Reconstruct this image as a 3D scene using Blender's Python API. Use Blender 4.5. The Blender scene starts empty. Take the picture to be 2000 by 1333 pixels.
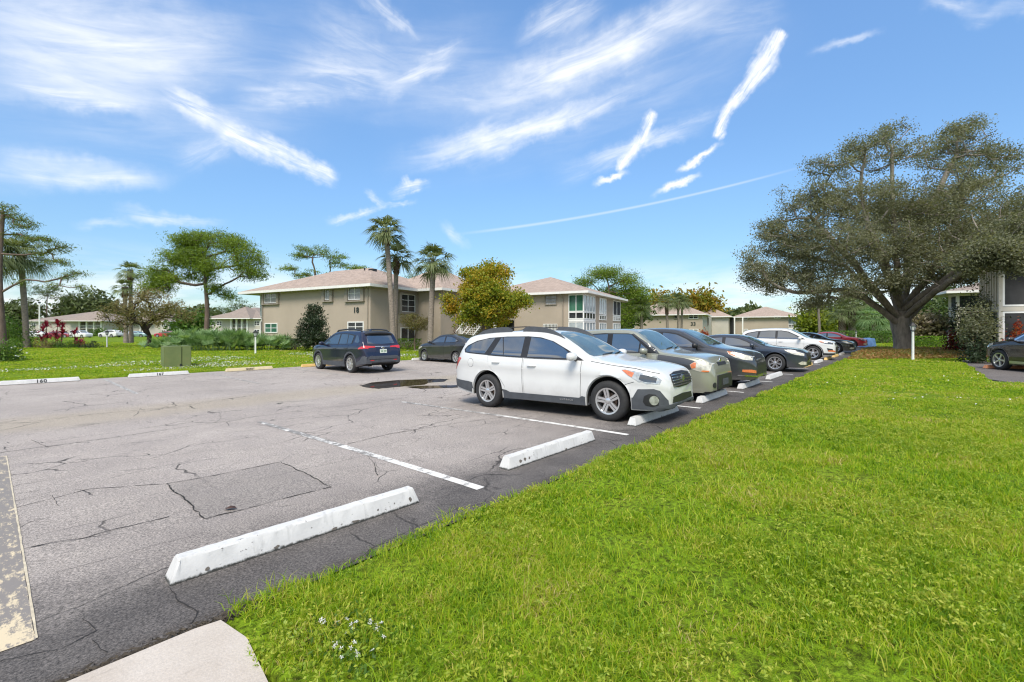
import bpy, bmesh, math, random
import numpy as np
from mathutils import Vector, Matrix
from mathutils.bvhtree import BVHTree

random.seed(7)
RNG = np.random.default_rng(11)
SC = bpy.context.scene
COL = SC.collection
PI = math.pi

# ---------------------------------------------------------------- frames
F, HZ, CAMH = 889.0, 645.0, 1.55            # focal length / horizon in photo pixels, eye height
def at(px, d, z=0.0):                        # a pixel column at a chosen distance -> point
    return Vector(((px-1000.0)/F*d, d, z))
def zpx(py, d):                              # height of a pixel row at distance d
    return CAMH + (HZ-py)/F*d
UA = math.radians(48.5)
UX, UY = math.cos(UA), math.sin(UA)
OX, OY = -1.45, 3.43
def rs(r, s, z=0.0):                         # parking-row frame: r along the row, s into the lot
    return Vector((OX+r*UX-s*UY, OY+r*UY+s*UX, z))
def to_rs(x, y):
    dx, dy = x-OX, y-OY
    return dx*UX+dy*UY, -dx*UY+dy*UX
def sstep(a, b, x):
    t = np.clip((x-a)/(b-a), 0, 1); return t*t*(3-2*t)
def zlot(s):
    return -0.15*sstep(-1.0, 9.0, s)
LOT_S0, LOT_S1, LOT_R0, LOT_R1 = -0.58, 18.05, -30.0, 60.0
def in_side_lot(r, s):
    return (s < -5.0-0.05*np.sin(r*2)) & (r > 17.0) & (r < 30.0)
def zground(r, s):                           # the grassy ground
    zr = 0.035+0.07*sstep(-0.6, -5.0, s)
    far = sstep(18.0, 30.0, s)*0.30-0.11
    far = far-sstep(42, 80, s)*0.25
    z = np.where(s < 5.0, zr, far)
    return z
def ground_at(x, y):
    r, s = to_rs(x, y)
    if LOT_S0 <= s <= LOT_S1 and r < LOT_R1: return float(zlot(np.array(s)))
    return float(zground(np.array(r), np.array(s)))

# ---------------------------------------------------------------- tagging
def tag(o, label=None, cat=None, group=None, kind=None):
    if label: o['label'] = label
    if cat: o['category'] = cat
    if group: o['group'] = group
    if kind: o['kind'] = kind
    return o
def empty(name, loc, rz=0.0, label=None, cat=None, group=None):
    o = bpy.data.objects.new(name, None); COL.objects.link(o)
    o.empty_display_size = 0.3
    o.location = loc; o.rotation_euler = (0, 0, rz)
    return tag(o, label, cat, group)
def copy_tree(o, parent=None):
    c = o.copy(); COL.objects.link(c)
    if parent: c.parent = parent
    for ch in list(o.children): copy_tree(ch, c)
    return c

# ---------------------------------------------------------------- materials
MATS = {}
def new_mat(name):
    m = bpy.data.materials.new(name); m.use_nodes = True
    nt = m.node_tree
    return m, nt, nt.nodes['Principled BSDF']
def N(nt, t, **kw):
    n = nt.nodes.new(t)
    for k, v in kw.items(): setattr(n, k, v)
    return n
def L(nt, a, b): nt.links.new(a, b)
def noise(nt, vec, scale, detail=4, rough=0.55, dist=0.0):
    n = N(nt, 'ShaderNodeTexNoise'); n.inputs['Scale'].default_value = scale
    n.inputs['Detail'].default_value = detail; n.inputs['Roughness'].default_value = rough
    n.inputs['Distortion'].default_value = dist
    if vec is not None: L(nt, vec, n.inputs['Vector'])
    return n.outputs['Fac']
def ramp(nt, fac, stops, interp='LINEAR'):
    n = N(nt, 'ShaderNodeValToRGB'); cr = n.color_ramp; cr.interpolation = interp
    while len(cr.elements) > 1: cr.elements.remove(cr.elements[-1])
    cr.elements[0].position = stops[0][0]; cr.elements[0].color = (*stops[0][1], 1)
    for p, c in stops[1:]:
        e = cr.elements.new(p); e.color = (*c, 1)
    if fac is not None: L(nt, fac, n.inputs['Fac'])
    return n.outputs['Color']
def mixc(nt, fac, a, b, mode='MIX'):
    n = N(nt, 'ShaderNodeMix', data_type='RGBA', blend_type=mode)
    for v, i in ((fac, 0), (a, 6), (b, 7)):
        if hasattr(v, 'node'): L(nt, v, n.inputs[i])
        elif i == 0: n.inputs[0].default_value = v
        else: n.inputs[i].default_value = (*v, 1)
    return n.outputs[2]
def mth(nt, op, a, b=None, c=None):
    n = N(nt, 'ShaderNodeMath', operation=op)
    for i, v in enumerate((a, b, c)):
        if v is None: continue
        if hasattr(v, 'node'): L(nt, v, n.inputs[i])
        else: n.inputs[i].default_value = v
    return n.outputs[0]
def mapr(nt, v, a, b, c=0.0, d=1.0, smooth=True):
    n = N(nt, 'ShaderNodeMapRange'); n.interpolation_type = 'SMOOTHSTEP' if smooth else 'LINEAR'
    L(nt, v, n.inputs[0])
    for i, x in enumerate((a, b, c, d)): n.inputs[i+1].default_value = x
    return n.outputs[0]
def bump(nt, h, strength, dist, bsdf):
    b = N(nt, 'ShaderNodeBump'); b.inputs['Strength'].default_value = strength
    b.inputs['Distance'].default_value = dist; L(nt, h, b.inputs['Height'])
    L(nt, b.outputs[0], bsdf.inputs['Normal'])
def objc(nt):
    return N(nt, 'ShaderNodeTexCoord').outputs['Object']
def simple(name, col, rough=0.6, var=0.12, scale=6.0, metal=0.0, coat=0.0, spec=0.5, bmp=0.0, ior=None):
    if name in MATS: return MATS[name]
    m, nt, b = new_mat(name)
    f = noise(nt, objc(nt), scale, 5)
    lo = tuple(c*(1-var) for c in col); hi = tuple(min(1, c*(1+var)) for c in col)
    L(nt, ramp(nt, f, [(0.3, lo), (0.7, hi)]), b.inputs['Base Color'])
    b.inputs['Roughness'].default_value = rough; b.inputs['Metallic'].default_value = metal
    b.inputs['Coat Weight'].default_value = coat; b.inputs['Coat Roughness'].default_value = 0.04
    b.inputs['Specular IOR Level'].default_value = spec
    if ior: b.inputs['IOR'].default_value = ior
    if bmp: bump(nt, noise(nt, objc(nt), scale*12, 4), bmp, 0.01, b)
    MATS[name] = m
    return m
def leaf_mat(name, cols, trans=0.35, nscale=0.5, rough=0.5):
    """leaf colours: per-leaf random plus slow change through the plant (hue of young and old leaves)"""
    if name in MATS: return MATS[name]
    m, nt, b = new_mat(name)
    g = N(nt, 'ShaderNodeNewGeometry')
    n = noise(nt, objc(nt), nscale, 3)
    f = mth(nt, 'MULTIPLY_ADD', g.outputs['Random Per Island'], 0.55, mth(nt, 'MULTIPLY_ADD', n, 1.3, -0.42))
    k = len(cols)-1
    c = ramp(nt, f, [(i/k, cc) for i, cc in enumerate(cols)])
    L(nt, c, b.inputs['Base Color']); b.inputs['Roughness'].default_value = rough
    b.inputs['Specular IOR Level'].default_value = 0.35
    t = N(nt, 'ShaderNodeBsdfTranslucent'); 
    L(nt, mixc(nt, 1.0, c, (1.25, 1.2, 0.6), 'MULTIPLY'), t.inputs['Color'])
    mx = N(nt, 'ShaderNodeMixShader'); mx.inputs[0].default_value = trans
    L(nt, b.outputs[0], mx.inputs[1]); L(nt, t.outputs[0], mx.inputs[2])
    L(nt, mx.outputs[0], nt.nodes['Material Output'].inputs['Surface'])
    MATS[name] = m
    return m

# ---------------------------------------------------------------- mesh builder
class MB:
    def __init__(s): s.v, s.f, s.m = [], [], []
    def add(s, vs, fs, mi=0):
        o = len(s.v); s.v += [tuple(v) for v in vs]
        for f in fs: s.f.append(tuple(i+o for i in f)); s.m.append(mi)
        return s
    def quad(s, a, b, c, d, mi=0): return s.add([a, b, c, d], [(0, 1, 2, 3)], mi)
    def box(s, x0, x1, y0, y1, z0, z1, mi=0):
        v = [(x0,y0,z0),(x1,y0,z0),(x1,y1,z0),(x0,y1,z0),(x0,y0,z1),(x1,y0,z1),(x1,y1,z1),(x0,y1,z1)]
        return s.add(v, [(3,2,1,0),(4,5,6,7),(0,1,5,4),(1,2,6,5),(2,3,7,6),(3,0,4,7)], mi)
    def bar(s, p, q, w, h=None, mi=0):
        p, q = Vector(p), Vector(q); h = h or w; d = (q-p).normalized()
        up = Vector((0, 0, 1)) if abs(d.z) < 0.9 else Vector((1, 0, 0))
        a = d.cross(up).normalized()*w/2; b = d.cross(a).normalized()*h/2
        v = [p-a-b, p+a-b, p+a+b, p-a+b, q-a-b, q+a-b, q+a+b, q-a+b]
        return s.add(v, [(0,1,2,3),(7,6,5,4),(4,5,1,0),(5,6,2,1),(6,7,3,2),(7,4,0,3)], mi)
    def prism(s, pts, z0, z1, mi=0):
        n = len(pts)
        v = [(x, y, z0) for x, y in pts]+[(x, y, z1) for x, y in pts]
        f = [tuple(range(n-1, -1, -1)), tuple(range(n, 2*n))]+[(i, (i+1) % n, n+(i+1) % n, n+i) for i in range(n)]
        return s.add(v, f, mi)
    def tube(s, path, radii, n=8, mi=0, cap=True):
        path = [Vector(p) for p in path]; rings = []
        if not hasattr(radii, '__len__'): radii = [radii]*len(path)
        vs = []; a = None
        for i, p in enumerate(path):
            d = (path[min(i+1, len(path)-1)]-path[max(i-1, 0)]).normalized()
            if a is None:
                up = Vector((0, 0, 1)) if abs(d.z) < 0.9 else Vector((1, 0, 0))
                a = d.cross(up).normalized()
            a = (a-d*a.dot(d)).normalized(); b = d.cross(a)
            for k in range(n):
                t = 2*PI*k/n; vs.append(p+(a*math.cos(t)+b*math.sin(t))*radii[i])
        fs = []
        for i in range(len(path)-1):
            for k in range(n):
                k2 = (k+1) % n; fs.append((i*n+k, i*n+k2, (i+1)*n+k2, (i+1)*n+k))
        if cap: fs += [tuple(range(n-1, -1, -1)), tuple(range((len(path)-1)*n, len(path)*n))]
        return s.add(vs, fs, mi)
    def lathe(s, prof, n=16, axis='z', c=(0, 0, 0), mi=0, cap=False):
        vs = []; 
        for (r, h) in prof:
            for k in range(n):
                t = 2*PI*k/n; x, y = r*math.cos(t), r*math.sin(t)
                p = (x, y, h) if axis == 'z' else ((x, h, y) if axis == 'y' else (h, x, y))
                vs.append((p[0]+c[0], p[1]+c[1], p[2]+c[2]))
        fs = []
        for i in range(len(prof)-1):
            for k in range(n):
                k2 = (k+1) % n; q = (i*n+k, i*n+k2, (i+1)*n+k2, (i+1)*n+k)
                fs.append(q if axis != 'y' else q[::-1])
        if cap: fs += [tuple(range(n-1, -1, -1)), tuple(range((len(prof)-1)*n, len(prof)*n))]
        return s.add(vs, fs, mi)
    def build(s, name, mats, parent=None, smooth=False, sharp=35.0, label=None):
        me = bpy.data.meshes.new(name); me.from_pydata(s.v, [], s.f)
        if not isinstance(mats, (list, tuple)): mats = [mats]
        for m in mats: me.materials.append(m)
        if len(mats) > 1: me.polygons.foreach_set('material_index', s.m)
        me.update()
        if smooth: smooth_mesh(me, sharp)
        o = bpy.data.objects.new(name, me); COL.objects.link(o)
        if parent: o.parent = parent
        if label: o['label'] = label
        return o
def smooth_mesh(me, sharp=35.0):
    bm = bmesh.new(); bm.from_mesh(me); th = math.radians(sharp)
    bmesh.ops.remove_doubles(bm, verts=bm.verts, dist=1e-5)
    bmesh.ops.recalc_face_normals(bm, faces=bm.faces)
    for f in bm.faces: f.smooth = True
    for e in bm.edges:
        if len(e.link_faces) == 2 and e.calc_face_angle(0) > th: e.smooth = False
    bm.to_mesh(me); bm.free()
def raw_mesh(name, V, Fc, mat, parent=None, smooth=False):
    """big meshes straight from numpy: V (n,3), Fc (m,k)"""
    me = bpy.data.meshes.new(name); n, k = Fc.shape
    me.vertices.add(len(V)); me.vertices.foreach_set('co', np.ascontiguousarray(V, dtype=np.float32).ravel())
    me.loops.add(n*k); me.loops.foreach_set('vertex_index', np.ascontiguousarray(Fc, dtype=np.int32).ravel())
    me.polygons.add(n); me.polygons.foreach_set('loop_start', np.arange(0, n*k, k, dtype=np.int32))
    me.polygons.foreach_set('loop_total', np.full(n, k, dtype=np.int32))
    if smooth: me.polygons.foreach_set('use_smooth', np.ones(n, dtype=bool))
    me.materials.append(mat); me.update(calc_edges=True)
    o = bpy.data.objects.new(name, me); COL.objects.link(o)
    if parent: o.parent = parent
    return o
def unit(v): return v/np.maximum(np.linalg.norm(v, axis=-1, keepdims=True), 1e-9)
def leaves_geo(C, length, width, rng, upbias=0.0, D=None):
    n = len(C)
    d = unit(rng.normal(size=(n, 3))+np.array([0, 0, upbias])) if D is None else unit(D+0.25*rng.normal(size=(n, 3)))
    s = unit(np.cross(d, unit(rng.normal(size=(n, 3)))))
    Ln = (length*rng.uniform(0.6, 1.3, n))[:, None]; W = (width*rng.uniform(0.7, 1.25, n))[:, None]
    nn = np.cross(d, s)
    V = np.stack([C-d*Ln*0.5, C+s*W*0.5+nn*W*0.15, C+d*Ln*0.5, C-s*W*0.5+nn*W*0.15], 1).reshape(-1, 3)
    Fc = np.arange(4*n).reshape(n, 4)
    return V, Fc
def text_mesh(name, body, size, mat, parent, M, extr=0.004, bold=0.0, spacing=1.0):
    cu = bpy.data.curves.new(name, 'FONT'); cu.body = body; cu.size = size; cu.extrude = extr
    cu.offset = bold; cu.align_x = 'CENTER'; cu.align_y = 'CENTER'; cu.resolution_u = 3; cu.space_character = spacing
    t = bpy.data.objects.new(name+'_curve', cu); COL.objects.link(t)
    dg = bpy.context.evaluated_depsgraph_get()
    me = bpy.data.meshes.new_from_object(t.evaluated_get(dg))
    bpy.data.objects.remove(t); bpy.data.curves.remove(cu)
    me.transform(M); me.name = name; me.materials.clear(); me.materials.append(mat)
    o = bpy.data.objects.new(name, me); COL.objects.link(o)
    if parent: o.parent = parent
    return o
# ---------------------------------------------------------------- camera, sun, sky
SC.render.resolution_x, SC.render.resolution_y = 1024, 682
cam = bpy.data.cameras.new('camera'); cam.sensor_width = 36.0; cam.lens = F/2000*36.0
cam.shift_y = -(666.5-HZ)/2000.0; cam.clip_end = 6000; cam.clip_start = 0.05
co = bpy.data.objects.new('camera', cam); COL.objects.link(co)
co.location = (0, 0, CAMH); co.rotation_euler = (PI/2, 0, 0)
SC.camera = co
SC.view_settings.view_transform = 'Standard'; SC.view_settings.look = 'None'
SC.view_settings.gamma = 1.0; SC.view_settings.exposure = EXPOSURE = 0.80

SUN_EL, SUN_AZ = math.radians(52), math.radians(188)       # high behind the camera, veiled by thin cloud
sd = Vector((math.cos(SUN_EL)*math.sin(SUN_AZ), math.cos(SUN_EL)*math.cos(SUN_AZ), math.sin(SUN_EL)))
sl = bpy.data.lights.new('sun', 'SUN'); sl.energy = 2.5; sl.angle = math.radians(24); sl.color = (1.0, 0.92, 0.80)
so = bpy.data.objects.new('sun', sl); COL.objects.link(so)
so.rotation_euler = sd.to_track_quat('Z', 'Y').to_euler()

w = bpy.data.worlds.new('World'); SC.world = w; w.use_nodes = True
nt = w.node_tree; bg = nt.nodes['Background']
sky = N(nt, 'ShaderNodeTexSky', sky_type='NISHITA'); sky.sun_disc = False
sky.sun_elevation = SUN_EL; sky.sun_rotation = SUN_AZ; sky.altitude = 0; sky.air_density = 1.0; sky.dust_density = 0.6; sky.ozone_density = 2.0
tc = N(nt, 'ShaderNodeTexCoord').outputs['Generated']
sx = N(nt, 'ShaderNodeSeparateXYZ'); L(nt, tc, sx.inputs[0])
X, Y, Z = sx.outputs
az = mth(nt, 'ARCTAN2', X, Y)
el = mth(nt, 'ARCSINE', Z)
cb = N(nt, 'ShaderNodeCombineXYZ'); L(nt, az, cb.inputs[0]); L(nt, el, cb.inputs[1])
q0 = cb.outputs[0]
# ragged edges: a little turbulence on the sky coordinates
nz = N(nt, 'ShaderNodeTexNoise'); nz.inputs['Scale'].default_value = 16; nz.inputs['Detail'].default_value = 4; nz.inputs['Roughness'].default_value = 0.62
L(nt, q0, nz.inputs['Vector'])
vs = N(nt, 'ShaderNodeVectorMath', operation='SUBTRACT'); L(nt, nz.outputs['Color'], vs.inputs[0]); vs.inputs[1].default_value = (0.5, 0.5, 0.5)
vm = N(nt, 'ShaderNodeVectorMath', operation='SCALE'); L(nt, vs.outputs[0], vm.inputs[0]); vm.inputs['Scale'].default_value = 0.048
va = N(nt, 'ShaderNodeVectorMath', operation='ADD'); L(nt, q0, va.inputs[0]); L(nt, vm.outputs[0], va.inputs[1])
q = va.outputs[0]
def sky_dir(px, py):
    dx, dz = (px-1000)/F, (HZ-py)/F
    return Vector((math.atan(dx), math.atan(dz/math.sqrt(1+dx*dx)), 0))
def dot(vec, t):
    n = N(nt, 'ShaderNodeVectorMath', operation='DOT_PRODUCT'); L(nt, vec, n.inputs[0]); n.inputs[1].default_value = t
    return n.outputs['Value']
def streak(p0, p1, w0, w1, amp, fib=1.0, lo=0.32, hi=0.80, ends=0.38, soft=0.0, rag=True):
    a, b = sky_dir(*p0), sky_dir(*p1); T = (b-a); ln = T.length; T.normalize(); Nn = Vector((-T.y, T.x, 0))
    src = q if rag else q0
    t = mth(nt, 'MULTIPLY_ADD', dot(src, T), 1/ln, -a.dot(T)/ln)
    d = mth(nt, 'ADD', dot(src, Nn), -a.dot(Nn))
    w0, w1 = w0/F, w1/F
    wt = mth(nt, 'MAXIMUM', mth(nt, 'MULTIPLY_ADD', t, w1-w0, w0), 0.002)
    m = mapr(nt, mth(nt, 'DIVIDE', mth(nt, 'ABSOLUTE', d), wt), 1.0, soft, 0, 1)
    m = mth(nt, 'MULTIPLY', m, mapr(nt, t, -ends*0.3, ends))
    m = mth(nt, 'MULTIPLY', m, mapr(nt, t, 1+ends*0.3, 1-ends))
    if fib:
        c = N(nt, 'ShaderNodeCombineXYZ'); L(nt, mth(nt, 'MULTIPLY', dot(q0, T), 10*fib), c.inputs[0]); L(nt, mth(nt, 'MULTIPLY', dot(q0, Nn), 58*fib), c.inputs[1])
        c.inputs[2].default_value = p0[0]*0.37+p0[1]*0.11
        n = noise(nt, c.outputs[0], 1.0, 5, 0.6, 0.5)
        m = mth(nt, 'MULTIPLY', m, mapr(nt, n, lo, hi, 0.22, 1.0))
    return mth(nt, 'SUBTRACT', 1.0, mth(nt, 'MULTIPLY', m, amp))
S = [((-160, 40), (490, 95), 130, 60, .80, .6, .25, .85), ((-60, 70), (330, 205), 60, 30, .5, .8, .3, .85), ((-40, 172), (300, 208), 26, 16, .8), ((-60, 322), (330, 350), 42, 22, .8, .6, .2, .8),
     ((310, 178), (440, 240), 26, 24, .75, 1.4, .3, .6), ((420, 235), (662, 356), 32, 20, 1.0, 1.3, .2, .7, .12), ((340, 320), (465, 262), 34, 26, .55), ((470, 182), (665, 190), 34, 18, .6),
     ((560, 130), (790, 165), 52, 30, .55, 1.0, .3, .7), ((740, 172), (910, 95), 30, 20, .75), ((690, -30), (818, 76), 26, 9, .6), ((600, 40), (800, 140), 60, 40, .28, 1.0, .3, .7),
     ((930, 190), (1440, -30), 56, 50, .98, .6, .2, .75), ((1010, 80), (1180, -20), 30, 60, .6), ((780, 322), (1270, 160), 36, 24, .9, .8, .25, .75), ((920, 320), (1150, 185), 26, 26, .65), ((850, 300), (1010, 230), 36, 26, .5), ((800, 180), (1080, 200), 30, 40, .35),
     ((1090, 345), (1420, 208), 34, 14, .6), ((1140, 310), (1380, 250), 16, 16, .4), ((1205, 335), (1248, 285), 12, 18, 1.0, 2.2, .2, .6, .15), ((1245, 290), (1276, 220), 20, 12, 1.0, 2.2, .2, .6, .15), ((1162, 360), (1228, 337), 9, 8, 1.0, 2.5, .15, .4),
     ((1396, 276), (1440, 195), 14, 17, 1.0, 2.4, .22, .62, .12), ((1432, 208), (1500, 110), 17, 24, 1.0, 2.4, .22, .62, .12), ((1492, 122), (1530, 50), 30, 12, 1.0, 2.4, .22, .62, .15), ((1330, 330), (1402, 286), 9, 8, 1.0, 3, .15, .4), ((1278, 380), (1366, 340), 11, 8, 1.0, 3, .15, .4),
     ((1340, 60), (1530, 20), 40, 50, .3), ((762, 380), (838, 362), 13, 9, .9, 2), ((790, 350), (800, 372), 12, 12, .7, 2), ((636, 434), (745, 400), 12, 8, .8, 2), ((730, 402), (810, 393), 7, 5, .6, 2), ((712, 372), (752, 400), 8, 10, .5, 2),
     ((862, 436), (918, 482), 12, 18, .55), ((220, 412), (435, 438), 16, 10, .6), ((150, 436), (275, 438), 12, 8, .5), ((1590, 100), (1720, 62), 11, 9, .5), ((1800, 2), (1910, 10), 14, 14, .75), ((1880, 20), (2060, 20), 16, 20, .4)]
S += [((-120, 60), (640, 170), 190, 120, .42, .5, .3, .8), ((520, 90), (1010, 130), 120, 120, .30, .5, .3, .8), ((790, 250), (1520, 50), 140, 120, .26, .5, .3, .8)]
inv = None
for a in S:
    o_ = streak(*a); inv = o_ if inv is None else mth(nt, 'MULTIPLY', inv, o_)
inv = mth(nt, 'MULTIPLY', inv, streak((900, 457), (1560, 328), 4.5, 3, .30, 0, ends=.2, rag=False))
# unseen cloud behind and above the camera, thickened to neutralise ambient light, and white cloud banks low down
cz = N(nt, 'ShaderNodeVectorMath', operation='MULTIPLY'); L(nt, tc, cz.inputs[0]); cz.inputs[1].default_value = (1.6, 2.6, 5.0)
wn = noise(nt, cz.outputs[0], 1.7, 7, 0.6, 0.6)
away = mth(nt, 'MAXIMUM', mapr(nt, Y, 0.35, -0.05), mapr(nt, Z, 0.62, 0.80))
inv = mth(nt, 'MULTIPLY', inv, mth(nt, 'SUBTRACT', 1.0, mth(nt, 'MULTIPLY', away, mapr(nt, wn, 0.38, 0.60, 0, 0.95))))
cz2 = N(nt, 'ShaderNodeVectorMath', operation='MULTIPLY'); L(nt, q0, cz2.inputs[0]); cz2.inputs[1].default_value = (3.0, 11.0, 1.0)
ln_ = noise(nt, cz2.outputs[0], 1.6, 6, 0.6, 0.3)
low = mth(nt, 'MULTIPLY', mapr(nt, el, 0.17, 0.02), mapr(nt, ln_, 0.36, 0.66, 0.05, 0.95))
inv = mth(nt, 'MULTIPLY', inv, mth(nt, 'SUBTRACT', 1.0, low))
cloud = mth(nt, 'SUBTRACT', 1.0, inv)
hs = N(nt, 'ShaderNodeHueSaturation'); hs.inputs['Saturation'].default_value = 1.03; hs.inputs['Value'].default_value = 1.0
L(nt, sky.outputs[0], hs.inputs['Color'])
base = mixc(nt, 1.0, hs.outputs[0], (0.88, 1.04, 1.12), 'MULTIPLY')
lift = mth(nt, 'MULTIPLY', mapr(nt, el, 0.16, 0.65, 1.0, 1.40), mapr(nt, el, 0.0, 0.30, 0.74, 1.0))
vl = N(nt, 'ShaderNodeVectorMath', operation='SCALE'); L(nt, base, vl.inputs[0]); L(nt, lift, vl.inputs['Scale']); base = vl.outputs[0]
col = mixc(nt, cloud, base, (6.6, 6.7, 6.8))
L(nt, col, bg.inputs['Color']); bg.inputs['Strength'].default_value = 0.10
SC.cycles.use_denoising = True; SC.cycles.filter_width = 1.2
SC.cycles.max_bounces = 6; SC.cycles.transparent_max_bounces = 8
w.cycles.sampling_method = 'MANUAL'; w.cycles.sample_map_resolution = 512
# ---------------------------------------------------------------- ground, lot, markings
def grid_sheet(name, rr, ss, zf, mat):
    R_, S_ = np.meshgrid(rr, ss, indexing='ij')
    Zz = zf(R_, S_)
    x = R_; y = S_
    V = np.stack([x, y, Zz], -1).reshape(-1, 3)
    n, m = len(rr), len(ss)
    i = (np.arange(n-1)[:, None]*m+np.arange(m-1)[None]).ravel()
    o = raw_mesh(name, V, np.stack([i, i+m, i+m+1, i+1], 1), mat, smooth=True)
    o.location = (OX, OY, 0); o.rotation_euler = (0, 0, UA)      # object axes = along / across the parking row
    return o
# grass-covered ground
m, nt, b = new_mat('grassy_ground')
oc = objc(nt)
f = noise(nt, oc, 0.35, 6, 0.6); f2 = noise(nt, oc, 22, 4, 0.7)
c1 = ramp(nt, f, [(0.3, (0.13, 0.22, 0.012)), (0.55, (0.19, 0.31, 0.016)), (0.75, (0.25, 0.32, 0.03))])
c2 = ramp(nt, f2, [(0.36, (0.26, 0.22, 0.3)), (0.52, (0.75, 0.72, 0.7)), (0.66, (1.15, 1.1, 1.0))])
L(nt, mixc(nt, 1.0, c1, c2, 'MULTIPLY'), b.inputs['Base Color']); b.inputs['Roughness'].default_value = 0.9
b.inputs['Specular IOR Level'].default_value = 0.1
bump(nt, f2, 0.8, 0.05, b)
M_ground = m
def zg(R_, S_):
    z = zground(R_, S_)
    lot = (S_ > LOT_S0-0.001) & (S_ < LOT_S1+0.001) & (R_ < LOT_R1+0.01)
    z = np.where(lot, zlot(S_)-0.12, z)
    z = np.where((S_ <= LOT_S0-0.02) & (S_ > LOT_S0-0.04), 0.0, z)
    z = np.where((R_ > 17) & (R_ < 30) & (S_ < -5.0), 0.03, z)
    pad = (R_ > -2.05) & (R_ < -0.80) & (S_ < -0.62)
    return np.where(pad, -0.03, z)
rr = np.unique(np.concatenate([[-2500, -900, -400, -200, -100, -60], np.arange(-40, -3, 2.), np.arange(-3, 12, .25), [-2.05, -2.04, -.81, -.80], np.arange(12, 34, .5), np.arange(34, 60, 2.), [60, 60.1], np.arange(62, 140, 5.), [180, 260, 400, 700, 1200, 2500]]))
ss = np.unique(np.concatenate([[-2500, -900, -400, -200, -100, -60], np.arange(-40, -6, 1.5), np.arange(-6, -.6, .2), [-5.01, -5.0, -.61, -.60, LOT_S0], np.arange(0, 18, 1.), [LOT_S1, LOT_S1+.03], np.arange(18.2, 46, .7), np.arange(46, 130, 5.), [180, 260, 400, 700, 1200, 2500]]))
tag(grid_sheet('ground', rr, ss, zg, M_ground), kind='structure')

def prs(px, py):                              # a ground pixel -> row frame (fixed ground coordinates)
    d = F*CAMH/(py-HZ)
    for _ in range(4):
        x = (px-1000)/F*d; r_, s_ = to_rs(x, d); d = F*(CAMH-float(zlot(np.array(s_))))/(py-HZ)
    x = (px-1000)/F*d; return to_rs(x, d)
_pc = [prs(*p) for p in ((325, 946), (400, 1014), (648, 952), (549, 903))]
PATCH = [(0, (_pc[0][0]+_pc[1][0])/2, (_pc[2][0]+_pc[3][0])/2), (1, (_pc[1][1]+_pc[2][1])/2, (_pc[0][1]+_pc[3][1])/2)]
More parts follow.
